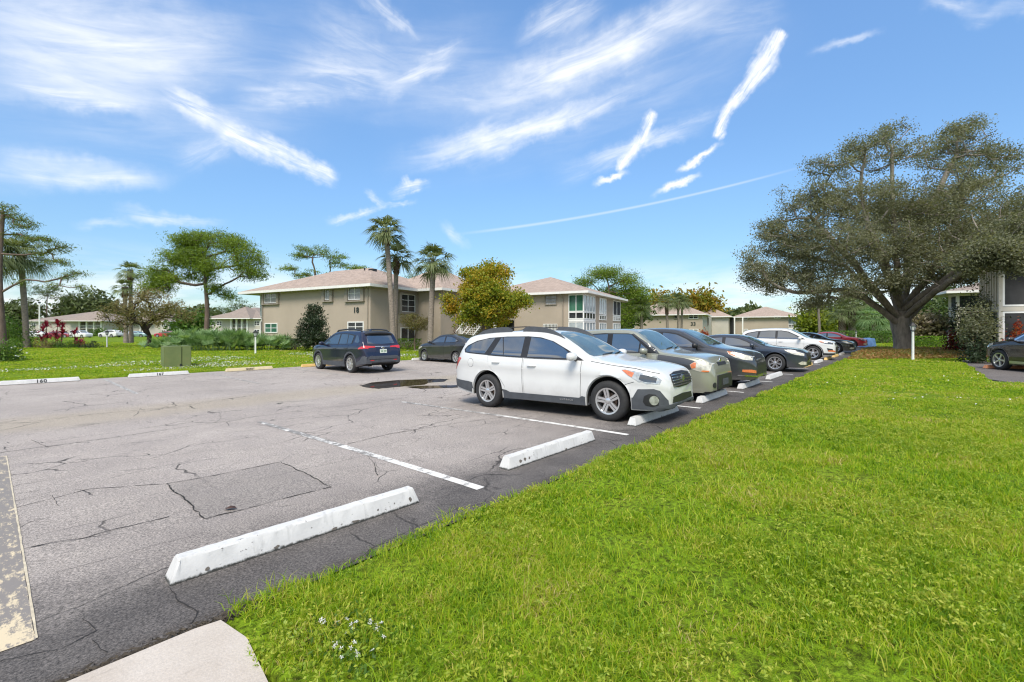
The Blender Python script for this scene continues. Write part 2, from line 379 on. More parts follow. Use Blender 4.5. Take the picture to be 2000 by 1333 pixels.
# asphalt
def asphalt(name, sealed):
    m, nt, b = new_mat(name)
    oc = objc(nt); sp = N(nt, 'ShaderNodeSeparateXYZ'); L(nt, oc, sp.inputs[0]); r_, s_ = sp.outputs[0], sp.outputs[1]
    big = noise(nt, oc, 0.28, 6, 0.62); mid = noise(nt, oc, 1.7, 6, 0.65); grain = noise(nt, oc, 75, 4, 0.88); grain2 = noise(nt, oc, 60, 4, 0.7)
    base = ramp(nt, big, [(0.3, (0.275, 0.246, 0.226)), (0.5, (0.325, 0.292, 0.268)), (0.72, (0.375, 0.338, 0.310))])
    base = mixc(nt, 1.0, base, ramp(nt, mid, [(0.3, (0.92, 0.92, 0.93)), (0.7, (1.06, 1.06, 1.05))]), 'MULTIPLY')
    if sealed:
        # newer, darker sealer: along the lawn behind the wheel stops and over the parked stalls
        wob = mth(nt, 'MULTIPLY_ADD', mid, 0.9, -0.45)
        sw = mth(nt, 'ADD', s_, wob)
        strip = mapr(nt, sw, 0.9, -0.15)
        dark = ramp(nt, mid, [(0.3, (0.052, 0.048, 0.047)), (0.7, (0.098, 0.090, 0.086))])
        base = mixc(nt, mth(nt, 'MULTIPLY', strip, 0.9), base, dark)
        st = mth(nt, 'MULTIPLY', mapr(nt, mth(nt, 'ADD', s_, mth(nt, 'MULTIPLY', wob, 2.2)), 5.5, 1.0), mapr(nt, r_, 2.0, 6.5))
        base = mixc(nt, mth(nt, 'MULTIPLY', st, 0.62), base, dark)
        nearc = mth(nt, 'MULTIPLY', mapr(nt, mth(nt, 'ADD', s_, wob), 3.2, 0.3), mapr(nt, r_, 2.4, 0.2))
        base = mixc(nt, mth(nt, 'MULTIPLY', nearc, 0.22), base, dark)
        # sandy wash along the drainage valley
        w1 = mth(nt, 'ADD', s_, mth(nt, 'MULTIPLY', wob, 0.9))
        band = mth(nt, 'MULTIPLY', mapr(nt, w1, 7.2, 8.4), mapr(nt, w1, 10.2, 9.0))
        base = mixc(nt, mth(nt, 'MULTIPLY', band, 0.5), base, (0.33, 0.285, 0.21))
        edge = mapr(nt, mth(nt, 'ADD', s_, mth(nt, 'MULTIPLY', wob, 0.12)), -0.40, -0.56)
        base = mixc(nt, mth(nt, 'MULTIPLY', edge, mapr(nt, grain2, 0.4, 0.6)), base, (0.045, 0.035, 0.025))
    if sealed:   # squarely cut utility patch
        pm_ = None
        for ax_, a_, b_ in PATCH:
            e_ = mapr(nt, (r_, s_)[ax_], a_-.01, a_+.01); f_ = mapr(nt, (r_, s_)[ax_], b_+.01, b_-.01); e_ = mth(nt, 'MULTIPLY', e_, f_); pm_ = e_ if pm_ is None else mth(nt, 'MULTIPLY', pm_, e_)
        base = mixc(nt, mth(nt, 'MULTIPLY', pm_, .22), base, (.10, .095, .09))
    if not sealed: base = mixc(nt, 1.0, base, (.42, .42, .43), 'MULTIPLY')
    # oil spots
    v = N(nt, 'ShaderNodeTexVoronoi'); v.inputs['Scale'].default_value = 0.8; L(nt, oc, v.inputs['Vector'])
    spot = mth(nt, 'MULTIPLY', mapr(nt, v.outputs['Distance'], 0.22, 0.05), mapr(nt, mid, 0.45, 0.7))
    base = mixc(nt, mth(nt, 'MULTIPLY', spot, 0.35), base, (0.07, 0.065, 0.06))
    # fine cracks
    dn = N(nt, 'ShaderNodeTexNoise'); dn.inputs['Scale'].default_value = 2.2; dn.inputs['Detail'].default_value = 5; L(nt, oc, dn.inputs['Vector'])
    dv = N(nt, 'ShaderNodeVectorMath', operation='MULTIPLY_ADD'); L(nt, dn.outputs['Color'], dv.inputs[0]); dv.inputs[1].default_value = (0.22, 0.22, 0.22); L(nt, oc, dv.inputs[2])
    v2 = N(nt, 'ShaderNodeTexVoronoi', feature='DISTANCE_TO_EDGE'); v2.inputs['Scale'].default_value = 0.75; L(nt, dv.outputs[0], v2.inputs['Vector'])
    cr = mth(nt, 'MULTIPLY', mapr(nt, v2.outputs['Distance'], 0.007, 0.002), mapr(nt, noise(nt, oc, 0.9, 3), 0.50, 0.60))
    v3 = N(nt, 'ShaderNodeTexVoronoi', feature='DISTANCE_TO_EDGE'); v3.inputs['Scale'].default_value = 3.2; L(nt, dv.outputs[0], v3.inputs['Vector'])
    cr2 = mth(nt, 'MULTIPLY', mapr(nt, v3.outputs['Distance'], 0.016, 0.004), mapr(nt, noise(nt, oc, 1.3, 3), 0.60, 0.68))
    cr = mth(nt, 'MAXIMUM', cr, cr2)
    sv = N(nt, 'ShaderNodeVectorMath', operation='MULTIPLY'); L(nt, dv.outputs[0], sv.inputs[0]); sv.inputs[1].default_value = (0.34, 1.0, 1.0)
    v4 = N(nt, 'ShaderNodeTexVoronoi', feature='DISTANCE_TO_EDGE'); v4.inputs['Scale'].default_value = 0.9; L(nt, sv.outputs[0], v4.inputs['Vector'])
    cr = mth(nt, 'MAXIMUM', cr, mth(nt, 'MULTIPLY', mapr(nt, v4.outputs['Distance'], 0.006, 0.0015), mapr(nt, noise(nt, oc, 0.6, 3), 0.44, 0.56)))
    base = mixc(nt, mth(nt, 'MULTIPLY', cr, 0.85), base, (0.028, 0.026, 0.025))
    base = mixc(nt, 1.0, base, ramp(nt, grain, [(0.38, (0.30, 0.30, 0.30)), (0.46, (0.82, 0.82, 0.82)), (0.53, (1.1, 1.09, 1.08)), (0.62, (1.8, 1.77, 1.74))]), 'MULTIPLY')
    L(nt, base, b.inputs['Base Color']); b.inputs['Roughness'].default_value = 0.82; b.inputs['Specular IOR Level'].default_value = 0.3
    h = mth(nt, 'ADD', grain, mth(nt, 'MULTIPLY', cr, -2.0)); bump(nt, h, 0.35, 0.01, b)
    return m
M_asph = asphalt('asphalt', True); M_asph2 = asphalt('asphalt_side', False)
lr = np.unique(np.concatenate([np.arange(LOT_R0, LOT_R1+.1, 3.)]))
ls = np.unique(np.concatenate([[LOT_S0], np.arange(-.5, LOT_S1, .5), [LOT_S1]]))
tag(grid_sheet('parking_lot', lr, ls, lambda R_, S_: zlot(S_), M_asph), kind='structure')
mb = MB(); mb.prism([(17.0, -40), (30, -40), (30, -5.3), (29, -5.0), (18.2, -5.0), (17.3, -5.4)], -0.2, 0.075)
o = mb.build('side_parking_lot', M_asph2); o.location = (OX, OY, 0); o.rotation_euler = (0, 0, UA); tag(o, kind='structure')
# concrete sidewalk stub
m, nt, b = new_mat('concrete_walk')
oc = objc(nt)
c = ramp(nt, noise(nt, oc, 1.8, 7, 0.65), [(0.3, (0.43, 0.375, 0.32)), (0.7, (0.54, 0.49, 0.435))])
st = N(nt, 'ShaderNodeVectorMath', operation='MULTIPLY'); L(nt, oc, st.inputs[0]); st.inputs[1].default_value = (5, 26, 1)
c = mixc(nt, mapr(nt, noise(nt, st.outputs[0], 1.3, 6, 0.7), 0.58, 0.75, 0, 0.4), c, (0.2, 0.17, 0.14))
c = mixc(nt, 1.0, c, ramp(nt, noise(nt, oc, 120, 3, 0.7), [(0.3, (0.85, 0.85, 0.85)), (0.7, (1.08, 1.08, 1.08))]), 'MULTIPLY')
L(nt, c, b.inputs['Base Color']); b.inputs['Roughness'].default_value = 0.85
bump(nt, noise(nt, oc, 90, 4), 0.25, 0.01, b)
mb = MB()
edge = [(-0.84+0.025*math.sin(i*1.7)+0.02*math.sin(i*.9), -0.66-i*0.25) for i in range(0, 14)]
mb.prism([(-2.0, -0.64)]+[(-2.0, -3.9)]+edge[::-1]+[(-.95, -.64)], -0.1, 0.045)
o = mb.build('sidewalk', m); o.location = (OX, OY, 0); o.rotation_euler = (0, 0, UA); tag(o, kind='structure')
# gutter of crumbled asphalt and debris between lot and walk
mb = MB(); rg = random.Random(3)
for i in range(1500):
    r_ = rg.uniform(-2.6, -.6); s_ = rg.gauss(-.60, .022); a = rg.uniform(0, PI); l = rg.uniform(.006, .03); w_ = rg.uniform(.002, .006)
    c_, n_ = math.cos(a)*l, math.sin(a)*l; z = rg.uniform(.006, .03)
    mb.quad((r_-c_, s_-n_, z), (r_-c_*.2+n_*.15, s_+w_, z+.004), (r_+c_, s_+n_, z), (r_+n_*.1, s_-w_, z-.003))
o = mb.build('gutter_debris', simple('debris', (.05, .04, .028), .9, .6, 30)); o.location = (OX, OY, 0); o.rotation_euler = (0, 0, UA)
tag(o, kind='stuff', label='dark crumbled leaf and asphalt debris along the joint before the sidewalk', cat='debris')

# painted lines and cracks, thin sheets following the lot
def sheet_strip(pts, wid, lift, rag=0.0, seed=0):
    rg = random.Random(seed); V, Fc = [], []
    P = [Vector((p[0], p[1])) for p in pts]
    for i, p in enumerate(P):
        d = (P[min(i+1, len(P)-1)]-P[max(i-1, 0)]).normalized(); n = Vector((-d.y, d.x))
        w_ = (wid[i] if hasattr(wid, '__len__') else wid)*(1+rag*rg.uniform(-1, 1)); sh = rag*0.3*w_*rg.uniform(-1, 1)
        for k in (-.5, .5):
            q_ = p+n*(k*w_+sh); V.append((q_.x, q_.y, float(zlot(np.array(q_.y)))+lift))
    for i in range(len(P)-1): Fc.append((2*i, 2*i+2, 2*i+3, 2*i+1))
    return V, Fc
def line_mat(name, col, wear, grad=0.0, s0=0.4, s1=2.5, worn=(0.2, 0.19, 0.18), strx=1.0):
    m, nt, b = new_mat(name); oc = objc(nt)
    sv = N(nt, 'ShaderNodeVectorMath', operation='MULTIPLY'); L(nt, oc, sv.inputs[0]); sv.inputs[1].default_value = (strx, 1.0, 1.0)
    n = noise(nt, sv.outputs[0], 7, 8, 0.75); n2 = noise(nt, oc, 45, 4, 0.8); sp = N(nt, 'ShaderNodeSeparateXYZ'); L(nt, oc, sp.inputs[0])
    f = mapr(nt, mth(nt, 'SUBTRACT', mth(nt, 'ADD', n, mth(nt, 'MULTIPLY', n2, 0.35)), mapr(nt, sp.outputs[1], s0, s1, 0, grad)), wear, wear+0.12)
    L(nt, mixc(nt, f, worn, col), b.inputs['Base Color']); b.inputs['Roughness'].default_value = 0.8
    return m
M_white = line_mat('white_line', (0.64, 0.63, 0.60), 0.54, 0.12, .6, 3.5); M_worn = line_mat('worn_line', (0.55, 0.52, 0.47), 0.66); M_yel = line_mat('yellow_line', (0.56, 0.47, 0.32), 0.56, .13, .0, .5, (.20, .182, .168), 3.0)
def lot_obj(name, VF, mat):
    mb = MB(); mb.add(*VF); o = mb.build(name, mat); o.location = (OX, OY, 0); o.rotation_euler = (0, 0, UA); return tag(o, kind='structure')
def seg(p, q, n=24): return [(p[0]+(q[0]-p[0])*i/n, p[1]+(q[1]-p[1])*i/n) for i in range(n+1)]
for k in range(0, 18):
    r_ = 1.525+3.05*k
    lot_obj('parking_line', sheet_strip(seg((r_, -.18), (r_, 5.5)), 0.105 if k < 1 else .1, 0.004, 0.05, k), M_white if k else M_white)
for k in range(-3, 9):
    r_ = 0.845+3.05*k
    lot_obj('parking_line', sheet_strip(seg((r_, 17.7), (r_, 12.2)), 0.1, 0.004, 0.05, 30+k), M_white if k in (0, 3, 4) else M_worn)
lot_obj('yellow_parking_line', sheet_strip(seg((-1.555, -.06), (-1.60, 5.6), 40), 0.145, 0.004, 0.05, 77), M_yel)
M_edge = simple('line_edge', (0.48, 0.42, 0.31), .8, .2, 20)
for dr in (-.078, .078): lot_obj('yellow_parking_line', sheet_strip(seg((-1.555+dr, -.05), (-1.60+dr*.9, 5.6), 60), 0.011, 0.005, 0.35, 78+int(dr*100)), M_edge)
def crackline(pts, wid, seed, step=.05, jit=.014):
    rg = random.Random(seed); out = []; j = 0
    for a, b_ in zip(pts[:-1], pts[1:]):
        n = max(2, int(math.dist(a, b_)/step))
        for i in range(n):
            t = i/n; j = j*.8+rg.gauss(0, jit*.4)
            dx, dy = b_[0]-a[0], b_[1]-a[1]; l = math.hypot(dx, dy)
            out.append((a[0]+dx*t-dy/l*j, a[1]+dy*t+dx/l*j))
    out.append(pts[-1])
    ws = [max(.003, wid*.5*rg.uniform(.2, 1.5)*(1.0 if rg.random() > .12 else 0.25)) for _ in out]
    return sheet_strip(out, ws, 0.0035, 0, seed)
CR = [([(325, 946), (400, 1014)], .026), ([(400, 1014), (520, 985), (648, 952)], .030), ([(648, 952), (600, 927), (549, 903)], .024), ([(325, 946), (440, 925), (549, 903)], .024),
      ([(549, 903), (566, 890), (640, 872)], .007), ([(330, 1150), (360, 1180), (388, 1196), (372, 1220)], .012), ([(0, 1000), (60, 985), (180, 955), (325, 946)], .018),
      ([(60, 1070), (170, 1052), (230, 1034), (330, 1010)], .018), ([(0, 885), (120, 870), (240, 852), (420, 826), (560, 806), (700, 790), (800, 776)], .026), ([(0, 832), (160, 812), (340, 795), (480, 775)], .03),
      ([(130, 1252), (190, 1232), (160, 1210)], .008), ([(0, 1292), (120, 1268), (190, 1232)], .009), ([(185, 1250), (210, 1275)], .007), ([(680, 868), (760, 848), (900, 826), (1010, 812)], .024),
      ([(420, 826), (432, 818), (428, 806)], .012), ([(60, 860), (82, 868), (95, 875)], .01), ([(500, 830), (560, 838), (640, 858), (720, 890), (740, 915)], .008), ([(730, 905), (738, 930)], .02),
      ([(240, 905), (330, 890), (420, 880)], .004), ([(10, 1045), (60, 1020), (95, 1012)], .011), ([(5, 940), (14, 960), (4, 985)], .012), ([(110, 1120), (220, 1090), (320, 1060), (400, 1040)], .005), ([(760, 878), (800, 868), (830, 852)], .006)]
Va, Fa = [], []
for i, (p, w_) in enumerate(CR):
    V, Fc = crackline([prs(*a) for a in p], w_, 100+i); o_ = len(Va); Va += V; Fa += [tuple(j+o_ for j in f) for f in Fc]
rg = random.Random(9)
for i in range(26):                            # short star cracks
    r_, s_ = rg.uniform(-6, 14), rg.uniform(1, 14); a = rg.uniform(0, PI); l = rg.uniform(.1, .5)
    if -1.2 < r_ < 3 and s_ < 4.5: s_ += 4.5
    V, Fc = crackline([(r_, s_), (r_+math.cos(a)*l, s_+math.sin(a)*l), (r_+math.cos(a+.7)*l*1.6, s_+math.sin(a+.7)*l*1.6)], .008, 300+i); o_ = len(Va); Va += V; Fa += [tuple(j+o_ for j in f) for f in Fc]
lot_obj('asphalt_cracks', (Va, Fa), simple('crack_dark', (0.022, 0.02, 0.019), .95, .3, 30))
# puddle
m, nt, b = new_mat('puddle_water')
L(nt, ramp(nt, noise(nt, objc(nt), 3, 4), [(0.3, (0.028, 0.022, 0.016)), (0.7, (0.05, 0.04, 0.03))]), b.inputs['Base Color'])
b.inputs['Roughness'].default_value = 0.03; b.inputs['IOR'].default_value = 1.33
bump(nt, noise(nt, objc(nt), 9, 2), 0.02, 0.01, b)
def puddle(outline):
    P = [prs(*p) for p in outline]; c = (sum(p[0] for p in P)/len(P), sum(p[1] for p in P)/len(P)); mb = MB(); rg = random.Random(5); pts = []
    for a, b_ in zip(P, P[1:]+P[:1]):
        for i in range(5):
            t = i/5; pts.append((a[0]+(b_[0]-a[0])*t+rg.gauss(0, .015), a[1]+(b_[1]-a[1])*t+rg.gauss(0, .015)))
    z0 = max(float(zlot(np.array(p[1]))) for p in pts)+0.004
    mb.add([(x, y, z0) for x, y in pts], [tuple(range(len(pts)))])
    o = mb.build('puddle', m); o.location = (OX, OY, 0); o.rotation_euler = (0, 0, UA); tag(o, kind='structure')
puddle([(702, 754), (725, 748), (780, 743), (840, 741), (876, 741), (868, 746), (838, 748), (830, 752), (780, 756), (740, 760), (718, 758)])
puddle([(790, 757), (830, 755), (880, 754), (930, 751), (935, 755), (885, 758), (820, 760)])

# ---------------------------------------------------------------- wheel stops
def stop_mat(name, col, chip, rs_=.6):
    m, nt, b = new_mat(name); oc = objc(nt)
    sp = N(nt, 'ShaderNodeSeparateXYZ'); L(nt, oc, sp.inputs[0])
    n = noise(nt, oc, 5.5, 8, 0.75); n2 = noise(nt, oc, 34, 5, 0.7)
    c = ramp(nt, n, [(0.3, tuple(v*.86 for v in col)), (0.7, col)])
    c = mixc(nt, mapr(nt, mth(nt, 'ADD', n2, mth(nt, 'MULTIPLY', n, .5)), chip, chip+.05), c, (0.16, 0.15, 0.14))
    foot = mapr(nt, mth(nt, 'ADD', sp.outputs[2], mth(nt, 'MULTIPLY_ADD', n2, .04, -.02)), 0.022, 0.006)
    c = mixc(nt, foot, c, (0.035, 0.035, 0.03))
    stn = N(nt, 'ShaderNodeVectorMath', operation='MULTIPLY'); L(nt, oc, stn.inputs[0]); stn.inputs[1].default_value = (14, 14, 1.5)
    c = mixc(nt, mapr(nt, noise(nt, stn.outputs[0], 1.6, 5),   .52, .75, 0, .45), c, (0.3, 0.3, 0.29))
    L(nt, c, b.inputs['Base Color']); b.inputs['Roughness'].default_value = rs_
    bump(nt, n2, 0.4, 0.008, b); return m
M_stopw = stop_mat('white_concrete', (0.62, 0.615, 0.60), 0.90); M_stopy = stop_mat('yellow_concrete', (0.70, 0.47, 0.17), .95); M_stopyd = stop_mat('yellow_dull', (0.62, 0.52, 0.32), .93)
M_stopg = stop_mat('bare_concrete', (0.34, 0.33, 0.31), .95); M_stopo = stop_mat('orange_concrete', (0.72, 0.30, 0.14), .95)
def stop_mesh(l=1.83, w=.155, h=.135, seed=0):
    rg = random.Random(seed); n = 30; V = []; prof = [(-w/2, 0), (-w/2+.008, .03), (-w*.30, h-.012), (-w*.24, h), (w*.24, h), (w*.30, h-.012), (w/2-.008, .03), (w/2, 0)]
    xs = [-l/2, -l/2+.015, -l/2+.05]+[-l/2+.05+(l-.1)*i/n for i in range(1, n)]+[l/2-.05, l/2-.015, l/2]
    for i, x in enumerate(xs):
        e = (.0 if i in (0, len(xs)-1) else 1.0); sh = (0.96 if e == 0 else 1.0)
        slope = .05*max(0, 1-abs(abs(x)-l/2)/.05)
        for (y, z) in prof:
            xx = x-math.copysign(z*.35, x) if i in (0, 1, len(xs)-2, len(xs)-1) else x
            V.append((xx, y*sh+rg.gauss(0, .0012), z*(.985 if e == 0 else 1)+(rg.gauss(0, .0012) if z else 0)))
    k = len(prof); Fc = []
    for i in range(len(xs)-1):
        for j in range(k-1): Fc.append((i*k+j, i*k+j+1, (i+1)*k+j+1, (i+1)*k+j))
    Fc += [tuple(range(k)), tuple(range((len(xs)-1)*k+k-1, (len(xs)-1)*k-1, -1))]
    return MB().add(V, Fc)
M_chip = simple('chipped_concrete', (.13, .115, .10), .95, .4, 40); M_blk = simple('stencil_black', (0.018, 0.018, 0.018), .8, .3, 60)
def wheel_stop(r, s, mat, label, seed, text=None, rz=0.0, tsz=.10, chips=()):
    o = stop_mesh(seed=seed).build('wheel_stop', mat, smooth=True, sharp=25)
    p = rs(r, s+.078, float(zlot(np.array(s)))+.001); o.location = p; o.rotation_euler = (0, 0, UA+rz)
    tag(o, label, 'wheel stop', 'wheel stops of the parking rows')
    if chips:
        rg = random.Random(seed+5)
        for (cx, cz, w_, h_) in chips:
            mb = MB(); n_ = 9; pts = [(cx+w_*math.cos(2*PI*i/n_)*rg.uniform(.5, 1.2), cz+h_*math.sin(2*PI*i/n_)*rg.uniform(.5, 1.2)) for i in range(n_)]
            mb.add([(x_, (-(.0775-.008*min(z_, .03)/.03-max(0, z_-.03)*.248)-.0025), z_) for x_, z_ in pts], [tuple(range(n_))]); mb.build('paint_chip', M_chip, o)
    if text:
        M = Matrix.Translation((0, -.064, .068)) @ Matrix.Rotation(math.radians(74), 4, 'X')
        text_mesh('stencil_number', text, tsz, M_blk, o, M, .0015, .004, 1.15)
    return o
NS = ['nearest white wheel stop, long and with black grime along its foot', 'white wheel stop with dark chip marks, in the empty stall beside the white wagon',
      'white wheel stop under the nose of the white wagon', 'white wheel stop at the nose of the sage box-shaped car', 'white wheel stop at the nose of the slate grey SUV',
      'white wheel stop of the empty stall beside the dark blue sedan', None, 'yellow wheel stop just beyond the nose of the dark blue sedan', 'white wheel stop between two yellow ones, before the white SUV',
      'yellow wheel stop at the front of the white SUV', 'yellow wheel stop right behind the white SUV nose, beside the grey one', 'bare grey wheel stop at the edge of the brown ground cover']
for k, lab in enumerate(NS):
    if lab is None: continue
    mt = {7: M_stopy, 9: M_stopy, 10: M_stopy, 11: M_stopg}.get(k, M_stopw)
    wheel_stop(3.05*k, 0, mt, lab, k, rz=math.radians(-1.2 if k == 0 else .8 if k == 3 else 0), chips={0: [(-.3, .022, .02, .012), (.12, .02, .03, .012), (.5, .05, .012, .01), (.66, .06, .008, .008), (.82, .05, .016, .022), (-.05, .075, .006, .005), (.3, .02, .05, .01), (-.72, .03, .012, .016)], 1: [(-.70, .055, .030, .020), (-.62, .06, .024, .022), (-.54, .058, .02, .016), (.2, .02, .03, .01), (-.45, .075, .008, .006)], 2: [(.1, .025, .03, .012), (-.6, .05, .01, .01)]}.get(k, ()))
def guest(r, mat, lab, seed, txt, sz): wheel_stop(r, 17.5, mat, lab, seed, txt, 0, sz)
guest(-.68, M_stopw, 'white wheel stop stencilled 160 along the far lawn', 40, '160', .15)
guest(2.37, M_stopw, 'white wheel stop stencilled 167 in front of the green utility box', 41, '167', .13)
guest(5.42, M_stopyd, 'faded yellow wheel stop stencilled GUEST on the far side', 42, 'GUEST', .10)
guest(8.47, M_stopy, 'yellow wheel stop at the front wheels of the navy SUV', 43, 'GUEST', .10)
guest(14.57, M_stopw, 'white wheel stop at the front wheel of the dark grey hatchback', 44, None, 0)
# ---------------------------------------------------------------- vehicles
def pchip(pts):
    xs = [p[0] for p in pts]; ys = [p[1] for p in pts]; n = len(xs)
    h = [xs[i+1]-xs[i] for i in range(n-1)]; dl = [(ys[i+1]-ys[i])/h[i] for i in range(n-1)]
    m = [0]*n; m[0] = dl[0]; m[-1] = dl[-1]
    for i in range(1, n-1):
        if dl[i-1]*dl[i] > 0:
            w1, w2 = 2*h[i]+h[i-1], h[i]+2*h[i-1]; m[i] = (w1+w2)/(w1/dl[i-1]+w2/dl[i])
    def f(x):
        if x <= xs[0]: return ys[0]
        if x >= xs[-1]: return ys[-1]
        i = 0
        while x > xs[i+1]: i += 1
        t = (x-xs[i])/h[i]; t2, t3 = t*t, t*t*t
        return (2*t3-3*t2+1)*ys[i]+(t3-2*t2+t)*h[i]*m[i]+(-2*t3+3*t2)*ys[i+1]+(t3-t2)*h[i]*m[i+1]
    return f
def paint(name, col, metal=0.0, rough=0.35, flake=0.0):
    if name in MATS: return MATS[name]
    m, nt, b = new_mat(name); oc = objc(nt)
    c = ramp(nt, noise(nt, oc, 1.4, 5, .6), [(.3, tuple(v*.93 for v in col)), (.7, col)])
    sp = N(nt, 'ShaderNodeSeparateXYZ'); L(nt, oc, sp.inputs[0])
    dirt = mth(nt, 'MULTIPLY', mapr(nt, mth(nt, 'ADD', sp.outputs[2], mth(nt, 'MULTIPLY_ADD', noise(nt, oc, 3.5, 6, .7), .5, -.25)), .62, .2), .30)
    c = mixc(nt, dirt, c, (0.20, 0.185, 0.16))
    L(nt, c, b.inputs['Base Color']); b.inputs['Metallic'].default_value = metal; b.inputs['Roughness'].default_value = rough
    b.inputs['Coat Weight'].default_value = 1.0
    L(nt, mth(nt, 'MULTIPLY_ADD', noise(nt, oc, 5, 5, .7), .08, .02), b.inputs['Coat Roughness'])
    MATS[name] = m; return m
def glass_mat(name, tint=(0.012, 0.016, 0.02)):
    if name in MATS: return MATS[name]
    m, nt, b = new_mat(name)
    L(nt, ramp(nt, noise(nt, objc(nt), 1.5, 3), [(.35, tint), (.7, tuple(v*2.2 for v in tint))]), b.inputs['Base Color'])
    b.inputs['Roughness'].default_value = .03; b.inputs['IOR'].default_value = 2.6; b.inputs['Specular IOR Level'].default_value = .6
    MATS[name] = m; return m
M_glass = glass_mat('tinted_glass'); M_wind = glass_mat('windshield_glass', (0.035, 0.06, 0.055))
M_trim = simple('black_trim', (0.016, 0.016, 0.018), .45, .2, 9); M_seam = simple('panel_gap', (0.02, 0.02, 0.022), .8, .1)
M_plast = simple('grey_cladding', (0.060, 0.066, 0.076), .6, .15, 8); M_tyre = simple('rubber', (0.022, 0.022, 0.023), .78, .25, 18)
M_well = simple('wheel_well', (0.008, 0.008, 0.008), .95, .1); M_alloy = simple('alloy', (0.62, 0.62, 0.63), .28, .08, 9, metal=.85)
M_chrome = simple('chrome', (0.75, 0.75, 0.76), .12, .05, 5, metal=1.0); M_hl = simple('headlight', (0.42, 0.43, 0.42), .12, .35, 14, metal=.35, coat=1.0)
M_hlold = simple('hazed_headlight', (0.55, 0.52, 0.44), .25, .3, 12, metal=.2, coat=1.0)
M_lens = simple('projector', (0.05, 0.055, 0.06), .08, .2, 9, coat=1.0); M_amber = simple('amber', (0.60, 0.17, 0.06), .2, .2, 30, coat=1.0)
M_red = simple('red_lens', (0.50, 0.018, 0.022), .15, .2, 24, coat=1.0); M_plate = simple('plate', (0.55, 0.60, 0.52), .5, .35, 40)
M_plateg = simple('plate_green', (0.05, 0.16, 0.06), .5, .2); M_inter = simple('brake_metal', (0.12, 0.08, 0.06), .6, .3, 12, metal=.5)

WHEELS = {}
def wheel_mesh(R, rr, w, nsp, style):
    k = (R, rr, w, nsp, style)
    if k in WHEELS: return WHEELS[k]
    ty = MB().lathe([(rr-.01, -w/2+.015), (rr+.02, -w/2), (R-.05, -w/2-.004), (R-.016, -w/2+.016), (R, -w/2+.04), (R, w/2-.04), (R-.016, w/2-.016), (R-.05, w/2+.004), (rr+.02, w/2), (rr-.01, w/2-.015)], 36, 'y')
    hub = MB().lathe([(.0, w/2-.10), (rr-.05, w/2-.10), (rr-.05, w/2-.12)], 24, 'y')
    hub.lathe([(0, w/2-.085), (.14, w/2-.085), (.14, w/2-.1)], 20, 'y', mi=1)
    rm = MB().lathe([(rr-.035, -w/2+.03), (rr-.032, w/2-.05), (rr-.016, w/2-.018), (rr+.004, w/2-.012), (rr+.006, w/2-.002), (rr-.02, w/2-.006), (rr-.026, w/2-.03)], 36, 'y')
    yo = w/2-.012
    for i in range(nsp):
        a = 2*PI*i/nsp+.3
        def P(r, dy, off):
            c, s_ = math.cos(a), math.sin(a); return (r*c-off*s_, yo+dy, r*s_+off*c)
        pairs = ((-.022, .018), (.022, .018)) if style == 'twin' else (((-.6*.05, .012), (.6*.05, .012)) if style == 'vee' else ((0, .028),))
        for off, hw in pairs:
            o1 = off*(.6 if style == 'vee' else 1.0); o2 = off*(2.2 if style == 'vee' else 1.25)
            v = [P(.045, -.012, o1-hw), P(.045, -.012, o1+hw), P(rr-.015, -.004, o2+hw*1.15), P(rr-.015, -.004, o2-hw*1.15),
                 P(.045, -.05, o1-hw), P(.045, -.05, o1+hw), P(rr-.015, -.045, o2+hw*1.15), P(rr-.015, -.045, o2-hw*1.15)]
            rm.add(v, [(0, 3, 2, 1), (0, 1, 5, 4), (1, 2, 6, 5), (2, 3, 7, 6), (3, 0, 4, 7)])
    rm.lathe([(0, yo-.002), (.03, yo-.003), (.052, yo-.012), (.055, yo-.06)], 16, 'y')
    for i in range(5):
        a = 2*PI*i/5+.1; rm.lathe([(0, yo-.006), (.009, yo-.006), (.009, yo-.03)], 8, 'y', c=(.075*math.cos(a), 0, .075*math.sin(a)))
    WHEELS[k] = (ty, hub, rm); return WHEELS[k]

